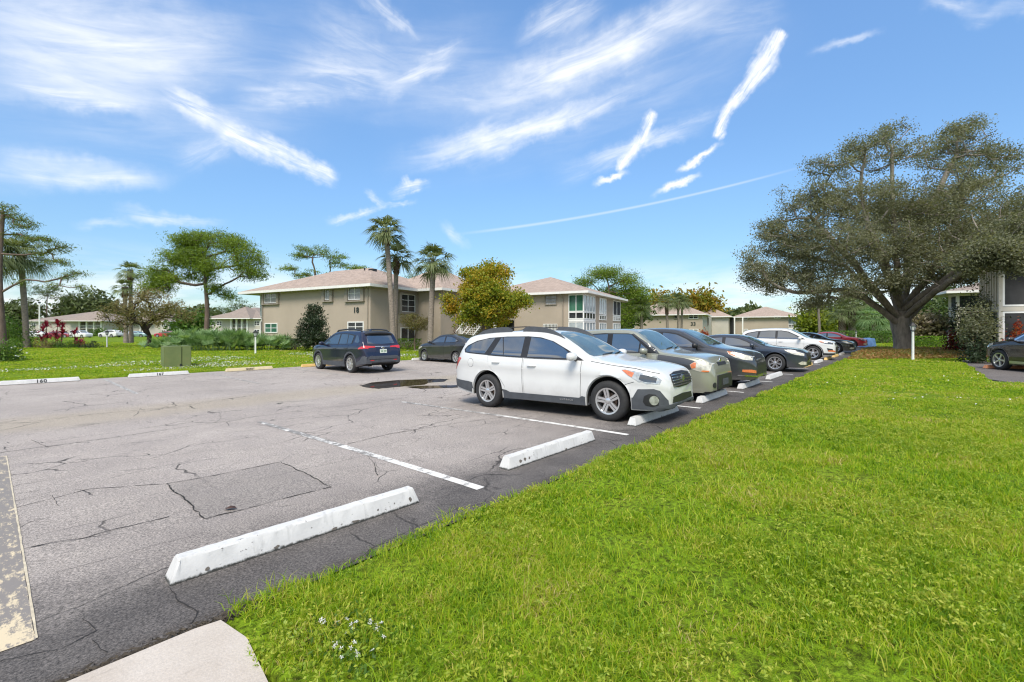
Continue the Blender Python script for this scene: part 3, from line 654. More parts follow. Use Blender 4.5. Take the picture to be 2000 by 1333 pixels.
def car(name, label, spec, loc, heading, group='cars parked in the lot', zf=None, zr=None):
    """spec: t runs from the front bumper back; local x = forward"""
    Ls, W, wb, fo, R = spec['L'], spec['W'], spec['wb'], spec['fo'], spec['R']
    X = lambda t: fo+wb/2-t
    top, belt, bot, plan = map(pchip, (spec['top'], spec['belt'], spec['bot'], spec['plan']))
    tum = spec.get('tum', .34); rmax = spec.get('crown', .09); low = spec.get('lod', 0)
    ta = (fo, fo+wb); Ra = R*spec.get('arch', 1.13); zc = R*1.0
    root = empty(name, loc, heading, label, 'car', group)
    if zf is not None:
        pit = math.atan2(zf-zr, wb); root.rotation_mode = 'XYZ'; root.rotation_euler = (0, -pit, heading); root.location.z = (zf+zr)/2
    ts = list(np.arange(0.0, Ls, .07 if low else .045))+[Ls, .012, .03, Ls-.012, Ls-.03]
    for a in ta:
        ts += [a+Ra*math.cos(th) for th in np.linspace(0, PI, 13 if low else 25)]+[a-Ra-.002, a+Ra+.002]
    ts = sorted(set(round(float(t), 4) for t in ts if 0 <= t <= Ls))
    W2 = W/2; secs = []
    lowside = spec.get('lowside', 0.97)
    for t in ts:
        zt = top(t); zb = min(belt(t), zt-.025); z0 = bot(t); hw = W2*plan(t)
        zl = z0
        for a in ta:
            if abs(t-a) < Ra+.0005: zl = max(z0, zc+math.sqrt(max(0, Ra*Ra-(t-a)**2)))
        zl = min(zl, zb-.06)
        g = zt-zb; c = min(rmax, g*.5); yb = hw*.955
        tu = min(tum, (yb*.5)/max(g, .01))
        yi = hw-.30 if zl > z0+.001 else hw*.72
        fl = lambda u: z0+u*(zb-z0)
        cl = lambda z: max(z, zl)
        sec = [(0, z0+.03), (yi, z0+.02), (yi+.001, zl), (hw*lowside-.03, zl), (hw*lowside, zl+.012)]
        for u, yy in spec.get('side', ((.22, .992), (.42, 1.0), (.60, .998), (.74, .996), (.80, 1.0), (.90, .988), (.97, .968))):
            sec.append((hw*yy, max(fl(u), zl+.013+u*.03)))
        sec.append((yb, zb))
        for u in (.12, .4, .7, 1.0):
            z = zb+.012+(g-c-.012)*u; sec.append((yb-.012-tu*(z-zb), z))
        ye = sec[-1][0]; zz = zt-c
        for k in (.25, .5, .75): 
            an = k*PI/2; sec.append((ye-min(.16, ye*.3)*(1-math.cos(an)), zz+c*.78*math.sin(an)))
        sec += [(ye*.55, zt-c*.07), (0, zt)]
        secs.append(sec)
    k = len(secs[0]); mb = MB(); V = []
    for t, sec in zip(ts, secs):
        V += [(X(t), y, z) for y, z in sec]+[(X(t), -y, z) for y, z in sec[1:-1][::-1]]
    kk = 2*k-2; n = len(ts); Fc, mi = [], []
    for i in range(n-1):
        for j in range(kk):
            j2 = (j+1) % kk; Fc.append((i*kk+j, i*kk+j2, (i+1)*kk+j2, (i+1)*kk+j))
            jj = j if j < k-1 else kk-1-j
            mi.append(1 if jj < 3 else 0)
    mb.v = V; mb.f = Fc; mb.m = mi
    for base in (0, (n-1)*kk):
        mb.f.append(tuple(range(base, base+kk)) if base else tuple(range(kk-1, -1, -1))); mb.m.append(0)
    body = mb.build('body', [spec['paint'], M_well], root, smooth=True, sharp=33)
    bm = bmesh.new(); bm.from_mesh(body.data); bvh = BVHTree.FromBMesh(bm); bm.free()

    def patch(pname, poly, axis, mat, off=.005, side=1, res=.045, parent=None, thick=True, label=None, fmap=None):
        """a panel laid on the body: poly in (t,z) for axis 'y', (y,z) for 'f'/'b', (t,y) for 'z'"""
        bm = bmesh.new(); vs = [bm.verts.new((p[0], p[1], 0)) for p in poly]
        try: bm.faces.new(vs)
        except ValueError: return None
        lo = [min(p[i] for p in poly) for i in (0, 1)]; hi = [max(p[i] for p in poly) for i in (0, 1)]
        for i in (0, 1):
            nn_ = int((hi[i]-lo[i])/res)
            for q_ in range(1, nn_+1):
                pl = [0, 0, 0]; pl[i] = lo[i]+q_*(hi[i]-lo[i])/(nn_+1); no = [0, 0, 0]; no[i] = 1
                bmesh.ops.bisect_plane(bm, geom=bm.verts[:]+bm.edges[:]+bm.faces[:], plane_co=pl, plane_no=no)
        bmesh.ops.triangulate(bm, faces=[f for f in bm.faces if len(f.verts) > 4])
        bnd = [e for e in bm.edges if len(e.link_faces) == 1]
        inner = {}
        for v in bm.verts:
            a_, b_ = v.co.x, v.co.y
            if axis == 'y': o_, d_ = Vector((X(a_), side*3, b_)), Vector((0, -side, 0))
            elif axis == 'f': o_, d_ = Vector((X(-3), a_*side, b_)), Vector((-1, 0, 0))
            elif axis == 'b': o_, d_ = Vector((X(Ls+3), a_*side, b_)), Vector((1, 0, 0))
            else: o_, d_ = Vector((X(a_), b_*side, 4)), Vector((0, 0, -1))
            hit, nrm, _, _ = bvh.ray_cast(o_, d_)
            if hit is None:
                hit, nrm, _, _ = bvh.find_nearest(o_+d_*2.2)
            if nrm.dot(d_) > 0: nrm = -nrm
            v.co = hit+nrm*off; inner[v] = hit-nrm*.004
        if thick:
            new = {}
            for e in bnd:
                for v in e.verts:
                    if v not in new: new[v] = bm.verts.new(inner[v])
            for e in bnd:
                a_, b_ = e.verts
                try: bm.faces.new((a_, b_, new[b_], new[a_]))
                except ValueError: pass
        bmesh.ops.recalc_face_normals(bm, faces=bm.faces)
        me = bpy.data.meshes.new(pname); bm.to_mesh(me); bm.free(); me.materials.append(mat)
        for p in me.polygons: p.use_smooth = True
        smooth_sharp(me, 30)
        # outward check
        s_ = sum(p.normal.dot(Vector((0, side, 0)) if axis == 'y' else Vector((1, 0, .3)) if axis == 'f' else Vector((-1, 0, .3)) if axis == 'b' else Vector((0, 0, 1)))*p.area for p in me.polygons)
        if s_ < 0: me.flip_normals()
        o = bpy.data.objects.new(pname, me); COL.objects.link(o); o.parent = parent or root
        if label: o['label'] = label
        return o
    sides = spec.get('sides', (1, -1))
    def grow(poly, e):
        cx = sum(p[0] for p in poly)/len(poly); cz = sum(p[1] for p in poly)/len(poly)
        return [(p[0]+e*(1 if p[0] > cx else -1), p[1]+e*(1 if p[1] > cz else -1)) for p in poly]
    for sd_ in sides:
        if 'dlo' in spec: patch('window_trim', spec['dlo'], 'y', spec.get('dlo_mat', M_trim), .003, sd_, parent=root)
        doors = []
        for dp in spec.get('doors', ()):
            g_ = patch('door', grow(dp, .006), 'y', M_seam, .0015, sd_, thick=False)
            d_ = patch('door_panel', dp, 'y', spec.get('door_paint', spec['paint']), .0045, sd_, parent=g_, thick=False); doors.append(g_)
        for wi, wp in enumerate(spec.get('panes', ())):
            patch('side_window', wp, 'y', M_glass, .007, sd_)
        for (nm, poly, mat, off) in spec.get('side_parts', ()): patch(nm, poly, 'y', mat, off, sd_)
        for i, (t, z) in enumerate(spec.get('handles', ())):
            hit = bvh.ray_cast(Vector((X(t), sd_*3, z)), Vector((0, -sd_, 0)))[0]
            if hit is None: continue
            hb = MB(); y = hit.y
            hb.tube([(X(t)+.10, y-sd_*.005, z), (X(t)+.085, y+sd_*.028, z+.003), (X(t), y+sd_*.036, z+.006), (X(t)-.085, y+sd_*.028, z+.003), (X(t)-.10, y-sd_*.005, z)], [.012, .014, .015, .014, .012], 8)
            o = hb.build('handle', spec.get('handle_mat', spec['paint']), doors[i] if i < len(doors) else root, smooth=True)
        if 'mirror' in spec:
            t, z = spec['mirror']; yy = W2*.985; mm = MB()
            cx, cy, cz = X(t), sd_*(yy+.13), z+.05
            prof = [(-.02, .55), (.0, .9), (.04, 1.0), (.09, .86), (.125, .5), (.135, .1)]; ring = []; VV = []; nn_ = 14
            for (dx, sc_) in prof:
                for q_ in range(nn_):
                    th = 2*PI*q_/nn_; c_, s_ = math.cos(th), math.sin(th)
                    yy_ = math.copysign(abs(c_)**.6, c_)*.115*sc_; zz_ = math.copysign(abs(s_)**.6, s_)*.075*sc_
                    VV.append((cx+dx, cy+yy_, cz+zz_))
            FF = [(i*nn_+q_, i*nn_+(q_+1) % nn_, (i+1)*nn_+(q_+1) % nn_, (i+1)*nn_+q_) for i in range(len(prof)-1) for q_ in range(nn_)]
            FF += [tuple(range(nn_-1, -1, -1)), tuple(range((len(prof)-1)*nn_, len(prof)*nn_))]
            mm.add(VV, FF)
            mo = mm.build('wing_mirror', spec.get('mirror_mat', spec['paint']), root, smooth=True, sharp=50)
            MB().tube([(cx+.03, sd_*(yy-.07), z-.03), (cx+.035, sd_*(yy+.02), z+.0), (cx+.04, sd_*(yy+.10), z+.02)], [.03, .028, .03], 8).build('mirror_arm', M_trim, mo, smooth=True)
    for (nm, poly, ax, mat, off, both) in spec.get('parts', ()):
        for sd_ in ((1, -1) if both else (1,)): patch(nm, poly, ax, mat, off, sd_)
    # wheels
    ww = spec.get('ww', .225); tr = W2-ww/2-.012
    tyb, hubb, rmb = wheel_mesh(R, spec.get('rr', R*.68), ww, spec.get('nsp', 5), spec.get('sstyle', 'twin'))
    if ('wm', id(tyb)) not in WHEELS:
        h0 = hubb.build('wheel', [M_well, M_inter]); t0 = tyb.build('tyre', M_tyre, h0, smooth=True, sharp=40); r0 = rmb.build('rim', spec.get('rim_mat', M_alloy), h0, smooth=True, sharp=30)
        WHEELS[('wm', id(tyb))] = (h0.data, t0.data, r0.data)
        for o_ in (t0, r0, h0): bpy.data.objects.remove(o_)
    hd, td, rd = WHEELS[('wm', id(tyb))]
    for a in ta:
        for sd_ in (1, -1):
            h = bpy.data.objects.new('wheel', hd); COL.objects.link(h); h.parent = root
            h.location = (X(a), sd_*tr, R); h.rotation_euler = (0, random.uniform(0, 1.2), 0 if sd_ > 0 else PI)
            for nm, dd in (('tyre', td), ('rim', rd)):
                o_ = bpy.data.objects.new(nm, dd); COL.objects.link(o_); o_.parent = h
    root['_X'] = fo+wb/2
    del root['_X']
    return root, body, bvh, X, patch
def smooth_sharp(me, ang):
    bm = bmesh.new(); bm.from_mesh(me); th = math.radians(ang)
    for e in bm.edges:
        if len(e.link_faces) == 2 and e.calc_face_angle(0) > th: e.smooth = False
    bm.to_mesh(me); bm.free()

def arch_band(ta, R, ra, rb, z0, n=14):
    """wheel-arch cladding ring as polygon in (t,z)"""
    out = [(ta-rb*math.cos(i*PI/n), R+rb*math.sin(i*PI/n)) for i in range(n+1)]
    inn = [(ta-ra*math.cos(i*PI/n), R+ra*math.sin(i*PI/n)) for i in range(n+1)]
    quads = []
    for i in range(n): quads.append([out[i], out[i+1], inn[i+1], inn[i]])
    return quads

PLAN = [(0, .62), (.05, .73), (.15, .84), (.35, .935), (.7, .985), (1.2, 1), (3.6, 1)]
# 1 white wagon -------------------------------------------------------------
WP = paint('white_paint', (.63, .635, .63), 0, .4)
wag = dict(L=4.82, W=1.84, wb=2.745, fo=.97, R=.345, rr=.222, nsp=5, sstyle='twin', arch=1.20, paint=WP, tum=.36, crown=.10,
  top=[(0, .66), (.02, .74), (.07, .82), (.16, .875), (.4, .935), (.75, .985), (1.1, 1.035), (1.28, 1.07), (1.75, 1.32), (2.15, 1.51), (2.45, 1.575), (2.9, 1.60), (3.5, 1.59), (4.05, 1.555), (4.36, 1.50), (4.5, 1.34), (4.66, 1.12), (4.74, .99), (4.80, .86), (4.82, .74)],
  belt=[(0, .62), (.1, .74), (.4, .845), (.9, .93), (1.3, .985), (1.8, 1.02), (2.6, 1.045), (3.4, 1.075), (4.0, 1.11), (4.4, 1.13), (4.62, 1.04), (4.82, .70)],
  bot=[(0, .27), (.15, .23), (.7, .22), (1, .225), (3.6, .225), (4.3, .27), (4.65, .32), (4.82, .42)],
  plan=PLAN+[(4.2, .985), (4.5, .945), (4.68, .88), (4.78, .80), (4.82, .72)],
  side=((.22, .988), (.42, .993), (.58, .985), (.70, .990), (.76, 1.0), (.88, .985), (.97, .965)),
  dlo=[(1.44, 1.025), (1.8, 1.21), (2.15, 1.37), (2.45, 1.445), (2.75, 1.468), (3.3, 1.468), (3.75, 1.445), (4.1, 1.385), (4.36, 1.285), (4.45, 1.20), (4.40, 1.135), (4.2, 1.115), (3.5, 1.075), (2.5, 1.04)],
  panes=[[(1.62, 1.055), (1.9, 1.24), (2.2, 1.375), (2.5, 1.432), (2.68, 1.447), (2.69, 1.065)], [(2.85, 1.07), (2.84, 1.452), (3.38, 1.45), (3.28, 1.085)], [(3.31, 1.087), (3.41, 1.45), (3.60, 1.437), (3.50, 1.093)] if 0 else [(3.31, 1.087), (3.41, 1.449), (3.53, 1.443), (3.72, 1.103)] if 0 else [(3.30, 1.087), (3.41, 1.449), (3.44, 1.448), (3.63, 1.10)], [(3.80, 1.115), (3.60, 1.437), (3.85, 1.415), (4.1, 1.36), (4.32, 1.27), (4.40, 1.20), (4.36, 1.15), (4.2, 1.135)]],
  doors=[[(1.50, .34), (1.49, .66), (1.475, 1.015), (2.75, 1.035), (2.765, .66), (2.74, .34)], [(2.775, .34), (2.80, .66), (2.785, 1.04), (3.70, 1.075), (3.66, .90), (3.52, .74), (3.35, .62), (3.24, .48), (3.2, .34)]],
  handles=[(2.55, .90), (3.46, .945)], mirror=(1.63, 1.05), 
  side_parts=[('sill_cladding', [(1.36, .24), (1.36, .38), (1.46, .40), (1.52, .365), (3.1, .365), (3.2, .40), (3.30, .41), (3.31, .24)], M_plast, .016),
     ('rear_bumper_cladding', [(4.12, .29), (4.14, .50), (4.26, .52), (4.80, .55), (4.80, .40)], M_plast, .012),
     ('front_bumper_cladding', [(.02, .25), (.03, .40), (.12, .56), (.20, .59), (.44, .58), (.52, .44), (.58, .43), (.585, .25)], M_plast, .014),
     ('headlight', [(.12, .665), (.10, .73), (.17, .79), (.42, .855), (.66, .895), (.72, .89), (.60, .80), (.50, .745), (.42, .70), (.36, .70), (.30, .675)], M_hl, .006),
     ('headlight_amber', [(.53, .77), (.50, .845), (.64, .885), (.71, .885), (.61, .81)], M_amber, .009),
     ('headlight_projector', [(.17, .69), (.16, .76), (.28, .80), (.40, .82), (.42, .74), (.34, .705)], M_lens, .009),
     ('fog_light_recess', [(.14, .33), (.13, .44), (.18, .50), (.27, .51), (.34, .47), (.36, .38), (.32, .32), (.22, .30)], M_trim, .017),
     ('fog_light', [(.20+.065*math.cos(a), .405+.075*math.sin(a)) for a in np.linspace(0, 2*PI, 15)[:-1]], M_hl, .021),
     ('tail_light', [(4.50, 1.01), (4.56, 1.03), (4.72, 1.0), (4.80, .90), (4.81, .78), (4.74, .76), (4.66, .84)], M_red, .010),
     ('fuel_door', [(4.18+.085*math.cos(a), .92+.095*math.sin(a)) for a in np.linspace(0, 2*PI, 19)[:-1]], M_seam, .0012),
     ('fuel_door', [(4.18+.079*math.cos(a), .92+.089*math.sin(a)) for a in np.linspace(0, 2*PI, 19)[:-1]], WP, .0035),
     ('bonnet_gap', [(.14, .838), (.5, .918), (.9, .962), (1.3, 1.02), (1.3, 1.012), (.9, .955), (.5, .910), (.14, .83)], M_seam, .003),
     ('bumper_gap', [(.50, .70), (.62, .66), (.70, .625), (.70, .618), (.62, .653), (.50, .693)], M_seam, .003)],
  parts=[('windshield', [(-.62, 1.09), (-.66, 1.12), (-.50, 1.50), (-.3, 1.535), (0, 1.545), (.3, 1.535), (.50, 1.50), (.66, 1.12), (.62, 1.09), (0, 1.10)], 'f', M_wind, .006, False),
     ('grille', [(-.44, .60), (-.49, .70), (-.45, .80), (-.2, .83), (0, .83), (.2, .83), (.45, .80), (.49, .70), (.44, .60), (.2, .575), (-.2, .575)], 'f', M_trim, .008, False),
     ('lower_grille', [(-.50, .34), (-.46, .44), (0, .46), (.46, .44), (.50, .34), (0, .325)], 'f', M_trim, .006, False),
     ('front_lip', [(-.78, .24), (-.74, .33), (0, .325), (.74, .33), (.78, .24)], 'f', M_plast, .02, False),
     ('rear_window', [(-.55, 1.12), (-.47, 1.42), (0, 1.46), (.47, 1.42), (.55, 1.12)], 'b', M_glass, .006, False)])
def place_car(name, label, spec, r, s_mid, ang=0.0, flip=False, pitch=True):
    """r,s of the wheelbase midpoint; nose towards the lawn (-s), or to the far side when flip"""
    h = UA+(PI/2 if flip else -PI/2)+ang
    hw = spec['wb']/2; d = 1 if flip else -1
    p = rs(r, s_mid); zfr = float(zlot(np.array(s_mid+d*hw))); zre = float(zlot(np.array(s_mid-d*hw)))
    return car(name, label, spec, p, h, zf=zfr, zr=zre)
def roofrail(root, X, bvh, spec_pts, yo, mat, name='roof_rail'):
    for sd_ in (1, -1):
        mb = MB(); pts = []
        for t, h in spec_pts:
            hit = bvh.ray_cast(Vector((X(t), sd_*yo, 3)), Vector((0, 0, -1)))[0]; pts.append((X(t), sd_*yo, hit.z+h))
        mb.tube(pts, [.03]*len(pts), 8)
        mb.build(name, mat, root, smooth=True)
root, body, bvh, X, patch = place_car('station_wagon', 'white raised wagon with grey lower cladding and roof rails, nearest parked car', wag, 6.12, 1.98, math.radians(3.0))
# roof rails: solid foot sections with a raised bar
for sd_ in (1, -1):
    mb = MB()
    def rail(ts_, hs_, wd=.05):
        P = []
        for t, h in zip(ts_, hs_):
            hit = bvh.ray_cast(Vector((X(t), sd_*.615, 3)), Vector((0, 0, -1)))[0]; P.append((X(t), hit.z, h))
        V, Fc = [], []
        for (x, z, h) in P:
            yy = .615
            V += [(x, sd_*(yy-wd/2), z-.02), (x, sd_*(yy+wd/2), z-.02), (x, sd_*(yy+wd*.32), z+h), (x, sd_*(yy-wd*.32), z+h)]
        for i in range(len(P)-1):
            for j in range(4): Fc.append((i*4+j, i*4+(j+1) % 4, (i+1)*4+(j+1) % 4, (i+1)*4+j))
        Fc += [(3, 2, 1, 0), tuple(range(len(V)-4, len(V)))]
        mb.add(V, Fc)
    rail([1.98, 2.1, 2.25, 2.45, 2.7, 2.85, 2.95], [.01, .045, .075, .095, .10, .10, .05])
    rail([3.25, 3.35, 3.5, 3.8, 4.05, 4.2], [.05, .10, .105, .10, .07, .01])
    mb.build('roof_rail', M_plast, root, smooth=True, sharp=40)
for sd_ in (1, -1):
    mb = MB(); hit = [bvh.ray_cast(Vector((X(t), sd_*.615, 3)), Vector((0, 0, -1)))[0].z for t in (2.8, 3.4)]
    mb.bar((X(2.8), sd_*.615, hit[0]+.092), (X(3.4), sd_*.615, hit[1]+.092), .03, .02); mb.build('roof_rail_bar', M_trim, root)
mb = MB()
for z, hw in ((.615, .43), (.66, .455), (.705, .465), (.75, .455), (.79, .43)):
    pts = []
    for y in np.linspace(-hw, hw, 13):
        hit = bvh.ray_cast(Vector((X(-3), y, z)), Vector((-1, 0, 0)))[0]; pts.append((hit.x+.014, y, z))
    mb.tube(pts, .0115, 6)
mb.build('grille_bar', M_chrome, root, smooth=True)
hit = bvh.ray_cast(Vector((X(-3), 0, .715)), Vector((-1, 0, 0)))[0]
MB().lathe([(0, .03), (.05, .028), (.065, .015), (.066, 0)], 20, 'x', c=(hit.x+.004, 0, .715)).build('grille_emblem', M_lens, root, smooth=True).scale = (1, 1.25, 1)
for t_ in (1.5, 2.1, 2.75): pass
hit = bvh.ray_cast(Vector((X(1.75), -3, .345)), Vector((0, 1, 0)))[0]
text_mesh('cladding_lettering', 'OUTBACK', .045, M_alloy, root, Matrix.Translation((X(1.78), hit.y-.019, .315)) @ Matrix.Rotation(PI/2, 4, 'X'), .001, .0, 1.5)
for t_ in (1.55, 1.95):        # wiper arms
    pass
def wipers(root, bvh, X, pts, mat=M_trim):
    for (y0, z0_), (y1, z1_) in pts:
        P = []
        for k in np.linspace(0, 1, 7):
            y, z = y0+(y1-y0)*k, z0_+(z1_-z0_)*k
            hit = bvh.ray_cast(Vector((X(-3), y, z)), Vector((-1, 0, 0)))[0]; P.append((hit.x+.02, y, z+.012))
        MB().tube(P, .009, 6).build('wiper', mat, root, smooth=True)
wipers(root, bvh, X, [((-.30, 1.10), (.20, 1.125)), ((.22, 1.10), (.62, 1.13))])
# 2 boxy car ----------------------------------------------------------------
SP = paint('sage_paint', (.31, .315, .25), .35, .35); SPD = paint('dark_primer', (.03, .032, .038), 0, .6)
box = dict(L=4.12, W=1.785, wb=2.55, fo=.82, R=.32, rr=.21, nsp=5, paint=SP, tum=.20, crown=.07,
  top=[(0, .60), (.03, .76), (.08, .86), (.2, .94), (.5, 1.0), (.9, 1.045), (1.1, 1.08), (1.5, 1.34), (1.80, 1.55), (1.95, 1.60), (2.4, 1.625), (3.2, 1.615), (3.75, 1.58), (3.9, 1.45), (4.02, 1.1), (4.08, .9), (4.12, .65)],
  belt=[(0, .56), (.08, .76), (.3, .88), (.9, .97), (1.3, 1.0), (2.5, 1.03), (3.5, 1.08), (3.9, 1.08), (4.12, .62)],
  bot=[(0, .24), (.15, .19), (.7, .18), (3.5, .20), (3.9, .26), (4.12, .36)], plan=[(0, .72), (.04, .82), (.12, .90), (.3, .96), (.7, 1), (3.4, 1), (3.8, .97), (4.0, .92), (4.12, .82)],
  dlo=[(1.15, 1.03), (1.62, 1.34), (1.80, 1.475), (1.95, 1.50), (2.6, 1.515), (3.5, 1.47), (3.8, 1.42), (3.84, 1.13), (3.4, 1.085), (2.4, 1.045)],
  panes=[[(1.36, 1.06), (1.60, 1.25), (1.63, 1.06)], [(1.66, 1.06), (1.64, 1.29), (1.86, 1.47), (2.0, 1.483), (2.34, 1.49), (2.36, 1.075)], [(2.50, 1.08), (2.48, 1.487), (3.10, 1.47), (3.2, 1.11)]],
  doors=[[(1.30, .30), (1.22, .66), (1.20, 1.0), (2.42, 1.03), (2.43, .30)], [(2.45, .30), (2.44, 1.03), (3.24, 1.08), (3.1, .7), (2.98, .5), (2.95, .30)]], handles=[(2.25, .90), (3.0, .93)], mirror=(1.50, 1.04), mirror_mat=SP,
  side_parts=[('primer_fender', [(.34, .72), (.22, .80), (.30, .865), (.60, .94), (1.18, 1.01), (1.19, .62), (1.20, .35), (1.17, .45), (1.05, .60), (.82, .685), (.6, .66)], SPD, .004),
     ('a_pillar', [(1.15, 1.035), (1.30, 1.16), (1.5, 1.29), (1.65, 1.39), (1.80, 1.49), (1.85, 1.485), (1.64, 1.345), (1.34, 1.13), (1.22, 1.04)], SPD, .012),
     ('headlight', [(.07, .66), (.06, .82), (.14, .87), (.36, .87), (.46, .80), (.42, .70), (.2, .64)], M_hlold, .007), ('headlight_amber', [(.34, .73), (.33, .84), (.38, .85), (.45, .80), (.42, .72)], M_amber, .010),
     ('headlight_reflector', [(.09, .65), (.085, .675), (.20, .685), (.24, .665), (.18, .645)], M_amber, .010),
     ('sill_cladding', [(1.18, .20), (1.18, .30), (2.96, .30), (2.96, .21)], M_trim, .008)],
  parts=[('windshield', [(-.64, 1.11), (-.57, 1.52), (0, 1.57), (.57, 1.52), (.64, 1.11), (0, 1.12)], 'f', M_wind, .006, False),
     ('grille', [(-.30, .76), (-.32, .83), (.32, .83), (.30, .76)], 'f', M_trim, .008, False), ('lower_bumper', [(-.55, .22), (-.50, .56), (.50, .56), (.55, .22)], 'f', M_trim, .03, False),
     ('front_plate', [(-.20, .33), (-.20, .46), (.20, .46), (.20, .33)], 'f', M_plast, .045, False),
     ('fog_light', [(.66+.06*math.cos(a), .36+.06*math.sin(a)) for a in np.linspace(0, 2*PI, 13)[:-1]], 'f', M_trim, .010, True),
     ('front_lip', [(-.82, .18), (-.80, .225), (.80, .225), (.82, .18)], 'f', M_trim, .012, False)])
root, body, bvh, X, patch = place_car('box_hatchback', 'sage beige box-shaped car with one black front fender, behind the white wagon', box, 9.20, 1.95, math.radians(1.5))
wipers(root, bvh, X, [((-.30, 1.12), (.20, 1.15)), ((.22, 1.12), (.60, 1.15))])
hit = bvh.ray_cast(Vector((X(-3), 0, .87)), Vector((-1, 0, 0)))[0]
MB().lathe([(0, .02), (.05, .018), (.06, 0)], 16, 'x', c=(hit.x+.004, 0, .865)).build('bonnet_emblem', M_chrome, root, smooth=True)
# 3 slate SUV ---------------------------------------------------------------
GP = paint('slate_paint', (.046, .050, .058), .45, .35)
suv = dict(L=4.52, W=1.84, wb=2.69, fo=.93, R=.345, rr=.23, nsp=5, paint=GP, tum=.36, crown=.10,
  top=[(0, .64), (.03, .76), (.09, .86), (.2, .93), (.55, 1.02), (.95, 1.10), (1.1, 1.14), (1.55, 1.38), (1.95, 1.57), (2.2, 1.63), (2.7, 1.66), (3.4, 1.64), (3.95, 1.58), (4.15, 1.48), (4.36, 1.15), (4.46, .95), (4.52, .72)],
  belt=[(0, .60), (.1, .76), (.4, .90), (.9, 1.0), (1.3, 1.05), (2.5, 1.09), (3.5, 1.14), (4.1, 1.18), (4.35, 1.05), (4.52, .68)],
  bot=[(0, .26), (.15, .22), (.7, .21), (3.7, .22), (4.3, .30), (4.52, .42)], plan=PLAN+[(4.0, .985), (4.3, .93), (4.45, .86), (4.52, .76)],
  dlo=[(1.22, 1.07), (1.7, 1.33), (2.0, 1.47), (2.3, 1.53), (2.8, 1.545), (3.4, 1.52), (3.85, 1.46), (4.0, 1.36), (3.95, 1.20), (3.4, 1.145), (2.4, 1.10)],
  panes=[[(1.42, 1.09), (1.75, 1.31), (2.05, 1.445), (2.3, 1.49), (2.46, 1.505), (2.48, 1.12)], [(2.60, 1.125), (2.59, 1.515), (3.2, 1.505), (3.3, 1.16)], [(3.40, 1.165), (3.34, 1.49), (3.8, 1.43), (3.92, 1.33), (3.88, 1.21)]],
  doors=[[(1.36, .32), (1.30, .7), (1.29, 1.06), (2.52, 1.095), (2.53, .32)], [(2.55, .32), (2.54, 1.095), (3.4, 1.14), (3.3, .85), (3.12, .6), (3.06, .32)]], handles=[(2.32, .93), (3.18, .97)], mirror=(1.48, 1.09), mirror_mat=M_trim,
  side_parts=[('headlight', [(.08, .74), (.08, .84), (.2, .88), (.5, .955), (.66, .985), (.60, .90), (.45, .82), (.25, .76)], M_hlold, .007), ('headlight_amber', [(.44, .85), (.44, .945), (.56, .97), (.65, .98), (.58, .90)], M_amber, .010),
     ('tail_light', [(4.1, 1.02), (4.14, 1.16), (4.3, 1.16), (4.42, 1.0), (4.38, .93), (4.2, .95)], M_red, .010), ('sill_cladding', [(1.32, .23), (1.32, .33), (3.05, .33), (3.05, .24)], M_trim, .010)],
  parts=[('windshield', [(-.66, 1.16), (-.55, 1.54), (0, 1.60), (.55, 1.54), (.66, 1.16), (0, 1.17)], 'f', M_wind, .006, False),
     ('grille', [(-.36, .77), (-.38, .87), (.38, .87), (.36, .77)], 'f', M_trim, .008, False), ('lower_grille', [(-.58, .36), (-.52, .66), (.52, .66), (.58, .36)], 'f', M_trim, .008, False),
     ('bumper_trim', [(.60, .40), (.60, .47), (.72, .50), (.84, .50), (.84, .44)], 'f', M_amber, .012, True), ('chrome_trim', [(.56, .30), (.56, .33), (.86, .36), (.86, .33)], 'f', M_chrome, .010, True)])
root, body, bvh, X, patch = place_car('compact_suv', 'slate grey compact SUV with an orange bumper corner, right of the sage car', suv, 12.25, 2.05, math.radians(1.0))
wipers(root, bvh, X, [((-.30, 1.17), (.20, 1.20)), ((.22, 1.17), (.62, 1.20))])
